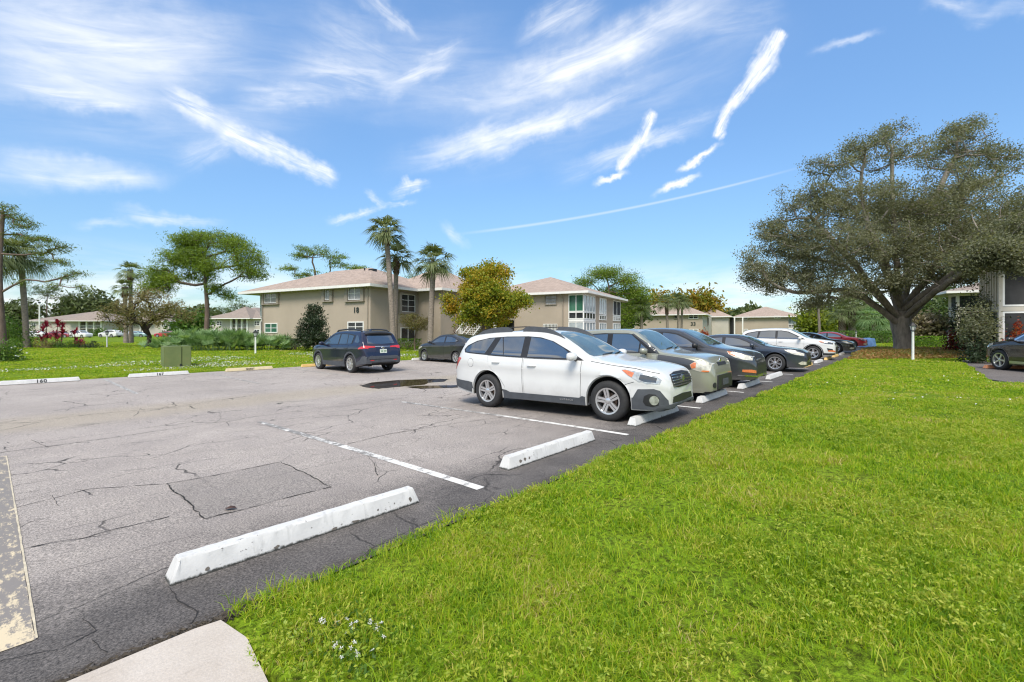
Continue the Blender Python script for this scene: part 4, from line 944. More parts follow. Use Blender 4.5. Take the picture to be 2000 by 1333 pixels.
# 4 dark blue sedan ---------------------------------------------------------
BP = paint('blue_grey_paint', (.032, .042, .062), .5, .33)
def sedan_spec(paint_, **kw):
    d = dict(L=4.85, W=1.83, wb=2.78, fo=.98, R=.335, rr=.225, nsp=7, sstyle='vee', paint=paint_, tum=.42, crown=.09,
      top=[(0, .56), (.03, .66), (.09, .74), (.25, .81), (.6, .88), (1.1, .94), (1.35, .985), (1.8, 1.21), (2.15, 1.35), (2.5, 1.41), (3.0, 1.425), (3.5, 1.38), (3.95, 1.20), (4.25, 1.06), (4.5, 1.04), (4.72, 1.0), (4.80, .88), (4.85, .66)],
      belt=[(0, .52), (.1, .66), (.4, .78), (.9, .865), (1.4, .90), (2.5, .93), (3.6, .96), (4.3, .97), (4.7, .93), (4.85, .62)],
      bot=[(0, .22), (.15, .18), (.7, .17), (3.9, .18), (4.6, .26), (4.85, .38)], plan=PLAN+[(4.2, .98), (4.6, .91), (4.78, .83), (4.85, .72)],
      dlo=[(1.52, .935), (1.9, 1.13), (2.2, 1.25), (2.5, 1.305), (2.9, 1.32), (3.3, 1.29), (3.65, 1.20), (3.92, 1.06), (3.9, .99), (3.3, .965), (2.4, .945)],
      panes=[[(1.70, .96), (1.95, 1.11), (2.22, 1.22), (2.5, 1.275), (2.72, 1.29), (2.74, .975)], [(2.86, .98), (2.85, 1.295), (3.25, 1.27), (3.6, 1.185), (3.82, 1.06), (3.78, 1.0)]],
      doors=[[(1.52, .28), (1.50, .66), (1.49, .92), (2.79, .94), (2.80, .28)], [(2.82, .28), (2.81, .94), (3.75, .955), (3.6, .75), (3.4, .6), (3.32, .28)]], handles=[(2.6, .80), (3.5, .83)], mirror=(1.76, .94),
      side_parts=[('headlight', [(.08, .60), (.08, .68), (.2, .73), (.5, .80), (.68, .825), (.55, .73), (.35, .65)], M_hlold, .007), ('tail_light', [(4.3, .80), (4.34, .95), (4.7, .92), (4.80, .80), (4.7, .76)], M_red, .010)],
      parts=[('windshield', [(-.62, 1.01), (-.48, 1.33), (0, 1.38), (.48, 1.33), (.62, 1.01), (0, 1.02)], 'f', M_wind, .006, False), ('rear_window', [(-.58, 1.08), (-.48, 1.32), (0, 1.36), (.48, 1.32), (.58, 1.08)], 'b', M_glass, .006, False),
         ('grille', [(-.34, .46), (-.40, .70), (.40, .70), (.34, .46)], 'f', M_trim, .008, False), ('lower_grille', [(-.5, .22), (-.46, .36), (.46, .36), (.5, .22)], 'f', M_trim, .006, False), ('fog_light', [(.62, .28), (.62, .38), (.76, .40), (.82, .34), (.78, .28)], 'f', M_hlold, .010, True)])
    d.update(kw); return d
sed = sedan_spec(BP)
root, body, bvh, X, patch = place_car('sedan', 'dark blue sedan with silver multi-spoke wheels beside an empty stall', sed, 18.45, 1.95, math.radians(1.5))
wipers(root, bvh, X, [((-.30, 1.02), (.20, 1.05)), ((.22, 1.02), (.58, 1.05))])
# 5 white SUV ---------------------------------------------------------------
WP2 = paint('pearl_white', (.66, .66, .655), 0, .35)
rog = dict(suv); rog.update(paint=WP2, L=4.66, wb=2.705, fo=.95, R=.36, rr=.245, sstyle='twin', ww=.225, mirror_mat=WP2,
  top=[(0, .70), (.03, .82), (.09, .92), (.2, .98), (.55, 1.04), (.95, 1.10), (1.15, 1.14), (1.6, 1.40), (2.0, 1.60), (2.25, 1.67), (2.8, 1.70), (3.5, 1.68), (4.1, 1.61), (4.3, 1.52), (4.48, 1.2), (4.60, .98), (4.66, .75)],
  plan=PLAN+[(4.1, .985), (4.4, .93), (4.58, .86), (4.66, .76)], bot=[(0, .28), (.15, .23), (.7, .22), (3.8, .22), (4.4, .30), (4.66, .42)], belt=[(0, .66), (.1, .82), (.4, .93), (.9, 1.0), (1.3, 1.05), (2.5, 1.09), (3.5, 1.13), (4.25, 1.18), (4.5, 1.05), (4.66, .70)],
  dlo=[(1.26, 1.07), (1.75, 1.34), (2.05, 1.50), (2.4, 1.565), (3.0, 1.575), (3.6, 1.545), (4.05, 1.46), (4.22, 1.36), (4.1, 1.26), (3.7, 1.16), (2.4, 1.10)],
  panes=[[(1.46, 1.09), (1.8, 1.32), (2.1, 1.47), (2.4, 1.525), (2.55, 1.53), (2.57, 1.12)], [(2.68, 1.125), (2.67, 1.535), (3.4, 1.52), (3.5, 1.155)], [(3.58, 1.17), (3.52, 1.51), (3.98, 1.43), (4.12, 1.36), (4.02, 1.28), (3.75, 1.19)]],
  doors=[[(1.40, .36), (1.34, .7), (1.33, 1.06), (2.60, 1.095), (2.61, .36)], [(2.63, .36), (2.62, 1.095), (3.55, 1.13), (3.42, .85), (3.2, .62), (3.12, .36)]], handles=[(2.4, .96), (3.3, .98)], mirror=(1.55, 1.09),
  side_parts=[('headlight', [(.10, .80), (.10, .88), (.25, .92), (.55, .975), (.72, .99), (.60, .90), (.35, .83)], M_lens, .008), ('headlight_red', [(.42, .90), (.6, .965), (.70, .98), (.6, .915)], M_amber, .011),
     ('tail_light', [(4.26, 1.0), (4.22, 1.10), (4.36, 1.32), (4.44, 1.26), (4.52, 1.06), (4.5, .96)], M_red, .012), ('sill_cladding', [(1.33, .24), (1.33, .38), (3.26, .38), (3.26, .25)], M_trim, .012),
     ('fog_light', [(.10, .46), (.10, .56), (.34, .62), (.30, .46)], M_trim, .010), ('bumper_cladding', [(.02, .26), (.02, .35), (.56, .36), (.56, .26)], M_trim, .012)]+[('arch_cladding', q_, M_trim, .010) for q_ in arch_band(.95, .36, .41, .47, 0)+arch_band(.95+2.705, .36, .41, .47, 0)])
place_car('crossover_suv', 'white SUV with black wheel-arch trim, beyond the dark blue sedan', rog, 27.5, 2.0, math.radians(1.5))
# 6 black sedan, 7 red sedan
blk = sedan_spec(paint('black_paint', (.012, .012, .014), 0, .3), lod=1)
place_car('black_sedan', 'black sedan half hidden behind the white SUV, pale sky reflected on its bonnet', blk, 36.6, 2.0, 0)
redp = paint('red_paint', (.42, .012, .025), .1, .35)
red = sedan_spec(redp, lod=1, L=4.6, side_parts=[('headlight', [(.08, .60), (.08, .68), (.2, .73), (.5, .80), (.68, .825), (.55, .73), (.35, .65)], M_lens, .008)],
   top=[(0, .56), (.03, .66), (.09, .74), (.25, .81), (.6, .89), (1.1, .96), (1.3, 1.0), (1.8, 1.25), (2.15, 1.38), (2.5, 1.43), (3.0, 1.435), (3.5, 1.36), (3.95, 1.2), (4.2, 1.10), (4.4, 1.05), (4.5, .98), (4.56, .86), (4.6, .66)],
   belt=[(0, .52), (.1, .66), (.4, .78), (.9, .865), (1.4, .92), (2.5, .96), (3.6, 1.0), (4.3, 1.0), (4.5, .93), (4.6, .62)], bot=[(0, .22), (.15, .18), (.7, .17), (3.7, .18), (4.4, .26), (4.6, .38)], plan=PLAN+[(4.0, .98), (4.3, .92), (4.5, .84), (4.6, .72)])
place_car('red_sedan', 'red compact sedan farthest along the row, by the blue tarpaulin', red, 48.6, 2.1, 0)
# 8 navy SUV across the lane -------------------------------------------------
NP = paint('navy_paint', (.006, .009, .036), .45, .28)
nav = dict(L=4.60, W=1.855, wb=2.69, fo=.92, R=.355, rr=.245, nsp=7, sstyle='twin', paint=NP, tum=.34, crown=.09, ww=.23,
  top=[(0, .70), (.03, .84), (.09, .95), (.2, 1.0), (.6, 1.06), (1.0, 1.11), (1.15, 1.15), (1.6, 1.42), (1.95, 1.60), (2.25, 1.67), (2.8, 1.69), (3.5, 1.68), (4.05, 1.645), (4.16, 1.60), (4.30, 1.38), (4.44, 1.14), (4.50, 1.05), (4.555, .95), (4.57, .80), (4.60, .66)],
  belt=[(0, .66), (.1, .84), (.4, .95), (.9, 1.02), (1.3, 1.05), (2.5, 1.08), (3.3, 1.10), (4.2, 1.13), (4.44, 1.08), (4.54, .92), (4.60, .62)],
  bot=[(0, .28), (.15, .23), (.7, .22), (3.8, .23), (4.3, .30), (4.60, .40)], plan=PLAN+[(4.0, .985), (4.3, .955), (4.48, .905), (4.56, .85), (4.60, .79)],
  dlo=[(1.26, 1.075), (1.75, 1.35), (2.05, 1.50), (2.4, 1.555), (3.0, 1.565), (3.45, 1.54), (3.78, 1.49), (3.72, 1.14), (3.3, 1.12), (2.4, 1.10)],
  panes=[[(1.46, 1.10), (1.8, 1.33), (2.1, 1.475), (2.4, 1.52), (2.55, 1.525), (2.57, 1.125)], [(2.66, 1.13), (2.65, 1.53), (3.2, 1.52), (3.28, 1.14)], [(3.33, 1.145), (3.26, 1.515), (3.5, 1.49), (3.68, 1.46), (3.64, 1.16)]],
  doors=[[(1.40, .40), (1.34, .7), (1.33, 1.06), (2.60, 1.085), (2.61, .40)], [(2.63, .40), (2.62, 1.085), (3.5, 1.10), (3.38, .9), (3.16, .66), (3.08, .40)]], handles=[(2.4, .94), (3.3, .97)], handle_mat=M_trim, mirror=(1.55, 1.08),
  side_parts=[('quarter_window', [(3.84, 1.22), (3.86, 1.50), (3.98, 1.47), (4.18, 1.25), (4.1, 1.19)], M_glass, .006), ('sill_cladding', [(1.32, .24), (1.32, .42), (3.2, .42), (3.2, .25)], M_plast, .012), ('tail_light', [(4.22, .95), (4.22, 1.0), (4.38, 1.06), (4.55, 1.055), (4.56, .98), (4.40, .97)], M_red, .012)]
     +[('arch_cladding', q_, M_plast, .012) for q_ in arch_band(.92, .355, .402, .49, 0)+arch_band(.92+2.69, .355, .402, .49, 0)]+[('bumper_cladding', [(4.02, .33), (4.06, .42), (4.3, .52), (4.44, .68), (4.59, .70), (4.59, .40)], M_plast, .010)],
  parts=[('windshield', [(-.66, 1.17), (-.56, 1.56), (0, 1.63), (.56, 1.56), (.66, 1.17), (0, 1.18)], 'f', M_wind, .006, False),
     ('rear_window', [(-.60, 1.17), (-.56, 1.40), (-.52, 1.54), (.52, 1.54), (.56, 1.40), (.60, 1.17), (0, 1.14)], 'b', M_glass, .007, False),
     ('tail_light', [(.34, 1.01), (.34, 1.055), (.60, 1.075), (.80, 1.09), (.84, .99), (.70, .97), (.58, 1.005)], 'b', M_red, .012, True),
     ('chrome_trim', [(-.34, 1.035), (-.34, 1.055), (.34, 1.055), (.34, 1.035)], 'b', M_chrome, .012, False),
     ('bumper_cladding', [(-.76, .40), (-.72, .62), (-.60, .68), (.60, .68), (.72, .62), (.76, .40)], 'b', M_plast, .014, False), ('bumper_step', [(-.66, .545), (-.64, .565), (.64, .565), (.66, .545)], 'b', M_trim, .018, False),
     ('reflector', [(.44, .50), (.44, .53), (.60, .53), (.60, .50)], 'b', M_red, .019, True), ('number_plate', [(-.155, .79), (-.155, .94), (.155, .94), (.155, .79)], 'b', M_plate, .012, False),
     ('tailgate_panel', [(-.40, .72), (-.30, .98), (.30, .98), (.40, .72)], 'b', NP, .006, False)])
root, body, bvh, X, patch = place_car('navy_suv', 'navy blue SUV seen from behind, parked nose-in by the far lawn', nav, 8.55, 14.75, math.radians(0), True)
roofrail(root, X, bvh, [(2.0, .0), (2.15, .05), (2.8, .06), (3.5, .06), (3.9, .045), (4.0, 0)], .60, M_trim)
sp = []
for k_, y in enumerate(np.linspace(-.60, .60, 13)):
    za = bvh.ray_cast(Vector((X(4.02), y, 3)), Vector((0, 0, -1)))[0].z; e_ = .03*(abs(y)/.6)**3
    sp += [(X(4.00), y, za-.03), (X(4.00), y, za+.012), (X(4.32)+e_*2, y, za-.045-e_), (X(4.31)+e_*2, y, za-.10-e_), (X(4.13), y, za-.14)]
MB().add(sp, [(i*5+j, i*5+(j+1) % 5, (i+1)*5+(j+1) % 5, (i+1)*5+j) for i in range(12) for j in range(5)]+[(4, 3, 2, 1, 0), tuple(range(60, 65))]).build('spoiler', M_trim, root, smooth=True, sharp=40)
hit = bvh.ray_cast(Vector((X(8), 0, 1.0)), Vector((1, 0, 0)))[0]
MB().lathe([(0, -.02), (.045, -.018), (.055, 0)], 16, 'x', c=(hit.x-.006, 0, 1.0)).build('rear_emblem', M_chrome, root, smooth=True).scale = (1, 1.3, 1)
mb = MB(); hp = bvh.ray_cast(Vector((X(8), 0, .87)), Vector((1, 0, 0)))[0]
for k_ in range(7):
    if k_ != 3: mb.box(hp.x-.017, hp.x-.012, -.115+k_*.035-.011, -.115+k_*.035+.011, .835, .895)
mb.build('plate_characters', M_plateg, root)
MB().tube([(X(4.35), .52, .30), (X(4.62), .52, .29)], .04, 10).build('exhaust', M_chrome, root, smooth=True)
hz_ = bvh.ray_cast(Vector((X(3.6), 0, 3)), Vector((0, 0, -1)))[0].z
MB().add([(X(3.5), -.02, hz_-.01), (X(3.5), .02, hz_-.01), (X(3.68), .02, hz_-.01), (X(3.68), -.02, hz_-.01), (X(3.66), -.006, hz_+.08), (X(3.66), .006, hz_+.08)], [(0, 1, 5, 4), (1, 2, 5), (2, 3, 4, 5), (3, 0, 4)]).build('roof_antenna', NP, root)
# 9 dark grey hatch -----------------------------------------------------------
DP = paint('charcoal_paint', (.035, .036, .040), .4, .3)
hat = sedan_spec(DP, L=4.2, W=1.72, wb=2.55, fo=.83, R=.30, rr=.20, nsp=7,
  top=[(0, .58), (.03, .68), (.09, .78), (.25, .87), (.6, .95), (1.0, 1.02), (1.2, 1.08), (1.6, 1.30), (1.9, 1.43), (2.3, 1.49), (2.8, 1.485), (3.3, 1.41), (3.75, 1.24), (3.95, 1.12), (4.08, 1.02), (4.15, .88), (4.2, .66)],
  belt=[(0, .54), (.1, .68), (.4, .84), (.9, .93), (1.4, .97), (2.5, 1.0), (3.4, 1.05), (3.9, 1.05), (4.1, .95), (4.2, .62)], bot=[(0, .22), (.15, .18), (.7, .17), (3.5, .18), (4.0, .26), (4.2, .38)], plan=PLAN[:-1]+[(3.3, 1), (3.7, .97), (4.0, .90), (4.14, .82), (4.2, .72)],
  dlo=[(1.28, 1.0), (1.7, 1.22), (2.0, 1.34), (2.3, 1.385), (2.7, 1.385), (3.1, 1.33), (3.45, 1.22), (3.6, 1.14), (3.4, 1.07), (2.4, 1.015)], panes=[[(1.46, 1.025), (1.75, 1.20), (2.0, 1.305), (2.3, 1.355), (2.42, 1.36), (2.44, 1.045)], [(2.54, 1.05), (2.53, 1.36), (2.9, 1.34), (3.2, 1.275), (3.48, 1.16), (3.3, 1.085)]],
  doors=[[(1.30, .28), (1.28, .66), (1.27, .98), (2.47, 1.01), (2.48, .28)], [(2.50, .28), (2.49, 1.01), (3.4, 1.045), (3.25, .8), (3.05, .58), (2.98, .28)]], handles=[(2.3, .87), (3.1, .91)], mirror=(1.5, 1.0), parts=[('windshield', [(-.58, 1.10), (-.46, 1.40), (0, 1.44), (.46, 1.40), (.58, 1.10)], 'f', M_wind, .006, False), ('rear_window', [(-.5, 1.14), (-.44, 1.36), (.44, 1.36), (.5, 1.14)], 'b', M_glass, .006, False)])
place_car('dark_hatchback', 'dark grey small car nose-in on the far side, partly behind the white wagon', hat, 14.65, 15.4, 0, True)
# 10 black SUV on the right ----------------------------------------------------
KP = paint('dark_brown_paint', (.022, .018, .016), .35, .25)
bx = dict(rog); bx.update(paint=KP, L=4.65, W=1.88, wb=2.81, fo=.86, R=.37, rr=.25, nsp=5, sstyle='single', mirror_mat=KP,
  doors=[[(1.40, .40), (1.34, .7), (1.33, 1.06), (2.60, 1.095), (2.61, .40)]], handles=[(2.4, .94)],
  side_parts=[('headlight', [(.10, .80), (.10, .90), (.25, .95), (.5, .985), (.55, .90), (.35, .82)], M_hl, .008), ('sill_trim', [(1.31, .27), (1.31, .36), (3.24, .36), (3.24, .28)], M_alloy, .010)]+[('arch_trim', q_, simple('grey_trim', (.20, .19, .18), .4, .1), .010) for q_ in arch_band(.86, .37, .42, .445, 0)+arch_band(.86+2.81, .37, .42, .445, 0)],
  dlo_mat=M_chrome)
h = math.radians(80); wp = at(1950, 16.9, 0.075)
c0 = wp+Vector((-math.cos(h), -math.sin(h), 0))*(2.81/2)+Vector((math.sin(h), -math.cos(h), 0))*.93
ca = car('black_suv', 'glossy dark brown SUV cut off by the right edge of the picture', bx, c0, h, 'cars parked in the lot')
o = stop_mesh(seed=60).build('wheel_stop', M_stopo, smooth=True, sharp=25); pp = c0+Vector((math.cos(h), math.sin(h), 0))*1.95+Vector((-math.sin(h), math.cos(h), 0))*.08; o.location = (pp.x, pp.y, .076); o.rotation_euler = (0, 0, h-PI/2)
tag(o, 'orange wheel stop under the nose of the dark SUV', 'wheel stop', 'wheel stops of the parking rows')
# blue tarpaulin over something small beyond the red car
m, nt, b = new_mat('blue_tarp'); oc = objc(nt)
L(nt, ramp(nt, noise(nt, oc, 3, 5), [(.3, (.10, .22, .50)), (.7, (.20, .36, .68))]), b.inputs['Base Color']); b.inputs['Roughness'].default_value = .4; bump(nt, noise(nt, oc, 4, 4), .6, .05, b)
mb = MB(); V = []; rg = random.Random(4); ny = 20
for i in range(5):
    z = [0, .3, .6, .78, .84][i]; k_ = [1.06, 1.02, .98, .9, .3][i]
    for j in range(ny):
        a = 2*PI*j/ny; c_, s_ = math.cos(a), math.sin(a)
        V.append((math.copysign(abs(c_)**.5, c_)*.62*k_*(1+rg.gauss(0, .02)), math.copysign(abs(s_)**.5, s_)*.42*k_*(1+rg.gauss(0, .03)), z+rg.gauss(0, .015)*(i > 0)))
Fc = [(i*ny+j, i*ny+(j+1) % ny, (i+1)*ny+(j+1) % ny, (i+1)*ny+j) for i in range(4) for j in range(ny)]+[tuple(range(4*ny, 5*ny))]
mb.add(V, Fc); o = mb.build('tarpaulin_cover', m, smooth=True, sharp=50); o.location = at(1694, 42, -.02); o.rotation_euler = (0, 0, .2)
tag(o, 'low bulky object wrapped in a light blue tarpaulin beyond the red sedan', 'tarpaulin')
# tiny cars in the distance on the left
def far_car(label, spec, px, d, z, heading):
    s2 = dict(spec); s2['lod'] = 1; s2['side_parts'] = spec.get('side_parts', [])[:0]; s2['parts'] = spec['parts'][:1]; s2['doors'] = (); s2['handles'] = (); s2.pop('mirror', None)
    car('distant_car', label, s2, at(px, d, z), heading, 'cars in the distance on the left')
zfar = -.10
far_car('low white car mostly hidden by the red-leaved plants', sedan_spec(WP2), 66, 98, zfar, math.radians(195))
far_car('maroon car between two white ones behind the red-leaved plants', sedan_spec(paint('maroon', (.30, .03, .05), .1, .4)), 118, 98, zfar, math.radians(10))
b2 = dict(box); b2['paint'] = WP2; b2['side_parts'] = []
far_car('white box-shaped car right of the red-leaved plants', b2, 158, 97, zfar, math.radians(-8))
far_car('white SUV in the distance beside a small white lamp post', rog, 215, 100, zfar, math.radians(172))
far_car('silver car in the distance between the twin palm trunks and the white SUV', sedan_spec(paint('silver', (.45, .47, .48), .6, .35)), 240, 103, zfar, math.radians(185))
far_car('pale teal car in the distance left of the dark crooked trunk', sedan_spec(paint('teal', (.25, .38, .36), .4, .35)), 268, 104, zfar, math.radians(5))
far_car('bright red car in the distance behind the palmettos', sedan_spec(redp), 325, 104, zfar, math.radians(182))
# ---------------------------------------------------------------- plants
def bark(name, col, sc=6, stretch=.25, b_=.8):
    if name in MATS: return MATS[name]
    m, nt, b = new_mat(name); oc = objc(nt)
    v = N(nt, 'ShaderNodeVectorMath', operation='MULTIPLY'); L(nt, oc, v.inputs[0]); v.inputs[1].default_value = (1, 1, stretch)
    n = noise(nt, v.outputs[0], sc, 6, .7)
    L(nt, ramp(nt, n, [(.3, tuple(c*.5 for c in col)), (.55, col), (.75, tuple(c*1.35 for c in col))]), b.inputs['Base Color'])
    b.inputs['Roughness'].default_value = .9; b.inputs['Specular IOR Level'].default_value = .2
    bump(nt, n, b_, .04, b); MATS[name] = m; return m
B_grey = bark('grey_bark', (.20, .17, .145)); B_pine = bark('pine_bark', (.155, .115, .095), 5); B_palm = bark('palm_bark', (.25, .21, .175), 7, 2.2); B_boot = bark('palm_boots', (.15, .085, .05), 9, 1)
B_dark = bark('dark_bark', (.05, .038, .03)); B_twig = bark('twig_bark', (.14, .105, .08))
def tubes_np(P0, P1, R0, R1, n=6):
    m = len(P0); d = unit(P1-P0)
    up = np.where(np.abs(d[:, 2:3]) < .9, np.array([[0, 0, 1.]]), np.array([[1., 0, 0]]))
    a = unit(np.cross(d, up)); b = np.cross(d, a)
    th = np.arange(n)*2*PI/n; c, s = np.cos(th)[None, :, None], np.sin(th)[None, :, None]
    ring = a[:, None]*c+b[:, None]*s
    V = np.concatenate([P0[:, None]-d[:, None]*R0[:, None, None]*.3+ring*R0[:, None, None], P1[:, None]+ring*R1[:, None, None]], 1).reshape(-1, 3)
    base = (np.arange(m)*2*n)[:, None]; k = np.arange(n)[None]; k2 = (k+1) % n
    return V, np.stack([base+k, base+k2, base+n+k2, base+n+k], -1).reshape(-1, 4)
def ell_targets(ells, rng, shell=.35):
    """sample cluster centres in ellipsoids (cx,cy,cz,rx,ry,rz,n)"""
    out = []
    for (cx, cy, cz, rx, ry, rz, n) in ells:
        d = unit(rng.normal(size=(n, 3))); r = rng.uniform(0, 1, n)[:, None]**shell
        out.append(np.array([cx, cy, cz])+d*r*np.array([rx, ry, rz]))
    return np.concatenate(out)
def skeleton(trunk, targets, rng, seg=.5, tip=.012, expo=.46, sag=.12, fork=0, limbs=(), dpen=.22):
    """trunk: list (x,y,z,r); grow a branch to every target from the best existing node"""
    P = [np.array(t[:3], float) for t in trunk]; par = [i-1 for i in range(len(trunk))]; rad = [t[3] for t in trunk]; nT = len(trunk)
    base = P[-1]; depth = [0.]*nT
    for lb in limbs:
        cur = int(np.argmin(np.linalg.norm(np.array(P[:nT])-np.array(lb[0]), axis=1)))
        for q_ in lb[1:]:
            a_ = P[cur].copy(); n_ = max(1, int(np.linalg.norm(np.array(q_)-a_)/seg)); c0 = cur; d0_ = depth[c0]
            for i in range(1, n_+1):
                P.append(a_+(np.array(q_)-a_)*i/n_+rng.normal(size=3)*seg*.05); par.append(cur); rad.append(0); depth.append(d0_*.5); cur = len(P)-1
    base = P[nT-1]; order = np.argsort(np.linalg.norm(targets-base, axis=1)); tips = []
    for ti in order:
        T = targets[ti]; A = np.array(P); d = np.linalg.norm(A-T, axis=1)
        cost = d+dpen*np.array(depth)+np.where(A[:, 2] > T[2]+.3, 1.2*(A[:, 2]-T[2]), 0)
        cost[:fork] += 50
        j = int(np.argmin(cost)); n = max(1, int(round(d[j]/seg))); p0 = P[j]
        bend = rng.normal(size=3)*d[j]*.07; bend[2] += sag*d[j]*.5
        cur = j
        for i in range(1, n+1):
            t = i/n; q_ = p0+(T-p0)*t+bend*math.sin(PI*t)*1.0+rng.normal(size=3)*seg*.06*(i < n)
            P.append(q_); par.append(cur); rad.append(0); depth.append(depth[cur]+d[j]/n); cur = len(P)-1
        tips.append(cur)
    cnt = np.zeros(len(P)); 
    for t in tips: cnt[t] += 1
    for i in range(len(P)-1, -1, -1):
        if par[i] >= 0: cnt[par[i]] += cnt[i]
    R = tip*np.maximum(cnt, 1)**expo
    for i in range(nT): R[i] = rad[i]
    P = np.array(P); par = np.array(par)
    return P, par, R, nT
def build_wood(P, par, R, nT, parent, mat, n=6):
    idx = np.array([i for i in range(len(P)) if par[i] >= 0 and i >= (1 if len(P) > nT else nT)])
    R = R.copy(); R[:nT] *= .75
    mb = MB()
    pr = [tuple(p) for p in P[:nT]]
    mb.tube(pr, list(R[:nT]/.75), 14)
    tr = mb.build('trunk', mat, parent, smooth=True, sharp=60)
    if len(idx):
        R0 = np.minimum(R[par[idx]], R[idx]*1.25); 
        V, Fc = tubes_np(P[par[idx]], P[idx], R0, R[idx], n)
        raw_mesh('branches', V, Fc, mat, tr, smooth=True)
    return tr
def cluster_leaves(C, per, sprd, length, width, rng, up=.2, flat=1.0):
    n = len(C); k = np.repeat(np.arange(n), per)
    off = rng.normal(size=(len(k), 3))*sprd*np.array([1, 1, flat])
    return leaves_geo(C[k]+off, length, width, rng, up)
def tree(name, label, loc, trunk, ells, leafm, barkm, per=40, sprd=.28, ll=.12, lw=.06, seed=1, flat=.8, seg=.5, tip=.012, expo=.46, up=.15, cat='tree', group=None, shell=.35, fork=0, limbs=(), sag=.12, dpen=.22):
    rng = np.random.default_rng(seed)
    root = empty(name, loc, 0, label, cat, group)
    T = ell_targets(ells, rng, shell)
    P, par, R, nT = skeleton(trunk, T, rng, seg, tip, expo, sag, fork, limbs, dpen)
    build_wood(P, par, R, nT, root, barkm)
    C = T
    V, Fc = cluster_leaves(C, per, sprd, ll, lw, rng, up, flat)
    raw_mesh('crown', V, Fc, leafm, root)
    return root
LF_big = leaf_mat('olive_leaf', [(.075, .085, .048), (.14, .152, .088), (.215, .225, .14), (.32, .32, .22)], .48, .35)
LF_pine = leaf_mat('pine_needle', [(.06, .10, .014), (.12, .19, .022), (.20, .29, .03), (.28, .32, .05)], .42, .3)
LF_pined = leaf_mat('far_pine_needle', [(.028, .05, .015), (.055, .09, .022), (.09, .13, .035), (.13, .16, .045)], .3, .3)
LF_maple = leaf_mat('maple_leaf', [(.08, .15, .012), (.17, .24, .018), (.29, .30, .025), (.44, .32, .03), (.50, .24, .025)], .45, .45)
LF_orange = leaf_mat('orange_leaf', [(.10, .15, .02), (.17, .19, .02), (.30, .22, .025), (.42, .18, .025)], .4, .3)
LF_palm = leaf_mat('palm_leaf', [(.06, .085, .035), (.12, .16, .065), (.18, .22, .10), (.25, .27, .14)], .35, .6)
LF_palmetto = leaf_mat('palmetto_leaf', [(.07, .14, .055), (.14, .24, .09), (.22, .34, .14), (.30, .40, .20)], .4, .6)
LF_dark = leaf_mat('dark_leaf', [(.012, .022, .010), (.022, .040, .016), (.035, .055, .022), (.06, .05, .03)], .15, .8)
LF_oliv = leaf_mat('pinkish_olive_leaf', [(.10, .12, .03), (.17, .165, .05), (.22, .175, .08), (.26, .17, .10)], .35, .5)
LF_green = leaf_mat('green_leaf', [(.03, .07, .012), (.06, .13, .018), (.10, .19, .025), (.16, .24, .03)], .35, .6)
LF_hedge = leaf_mat('hedge_leaf', [(.06, .14, .012), (.12, .24, .018), (.19, .32, .025), (.26, .38, .03)], .4, .8)
LF_far = leaf_mat('far_leaf', [(.045, .062, .022), (.075, .10, .034), (.11, .14, .048), (.16, .17, .065)], .25, .12)
LF_red = leaf_mat('cordyline_leaf', [(.10, .008, .022), (.24, .012, .04), (.36, .03, .07), (.12, .035, .03)], .4, 1.2)
LF_redsh = leaf_mat('red_shrub_leaf', [(.035, .02, .015), (.06, .035, .015), (.22, .012, .02), (.30, .02, .03)], .3, 1.5)
LF_beige = leaf_mat('dry_beige_leaf', [(.10, .09, .05), (.17, .15, .08), (.26, .22, .14), (.32, .25, .19)], .3, .8)
LF_bamboo = leaf_mat('bamboo_leaf', [(.09, .13, .02), (.17, .22, .025), (.26, .30, .03), (.30, .32, .06)], .45, .5)
LF_bed = leaf_mat('bed_leaf', [(.15, .22, .04), (.25, .23, .06), (.36, .21, .075), (.40, .19, .09)], .4, .7)

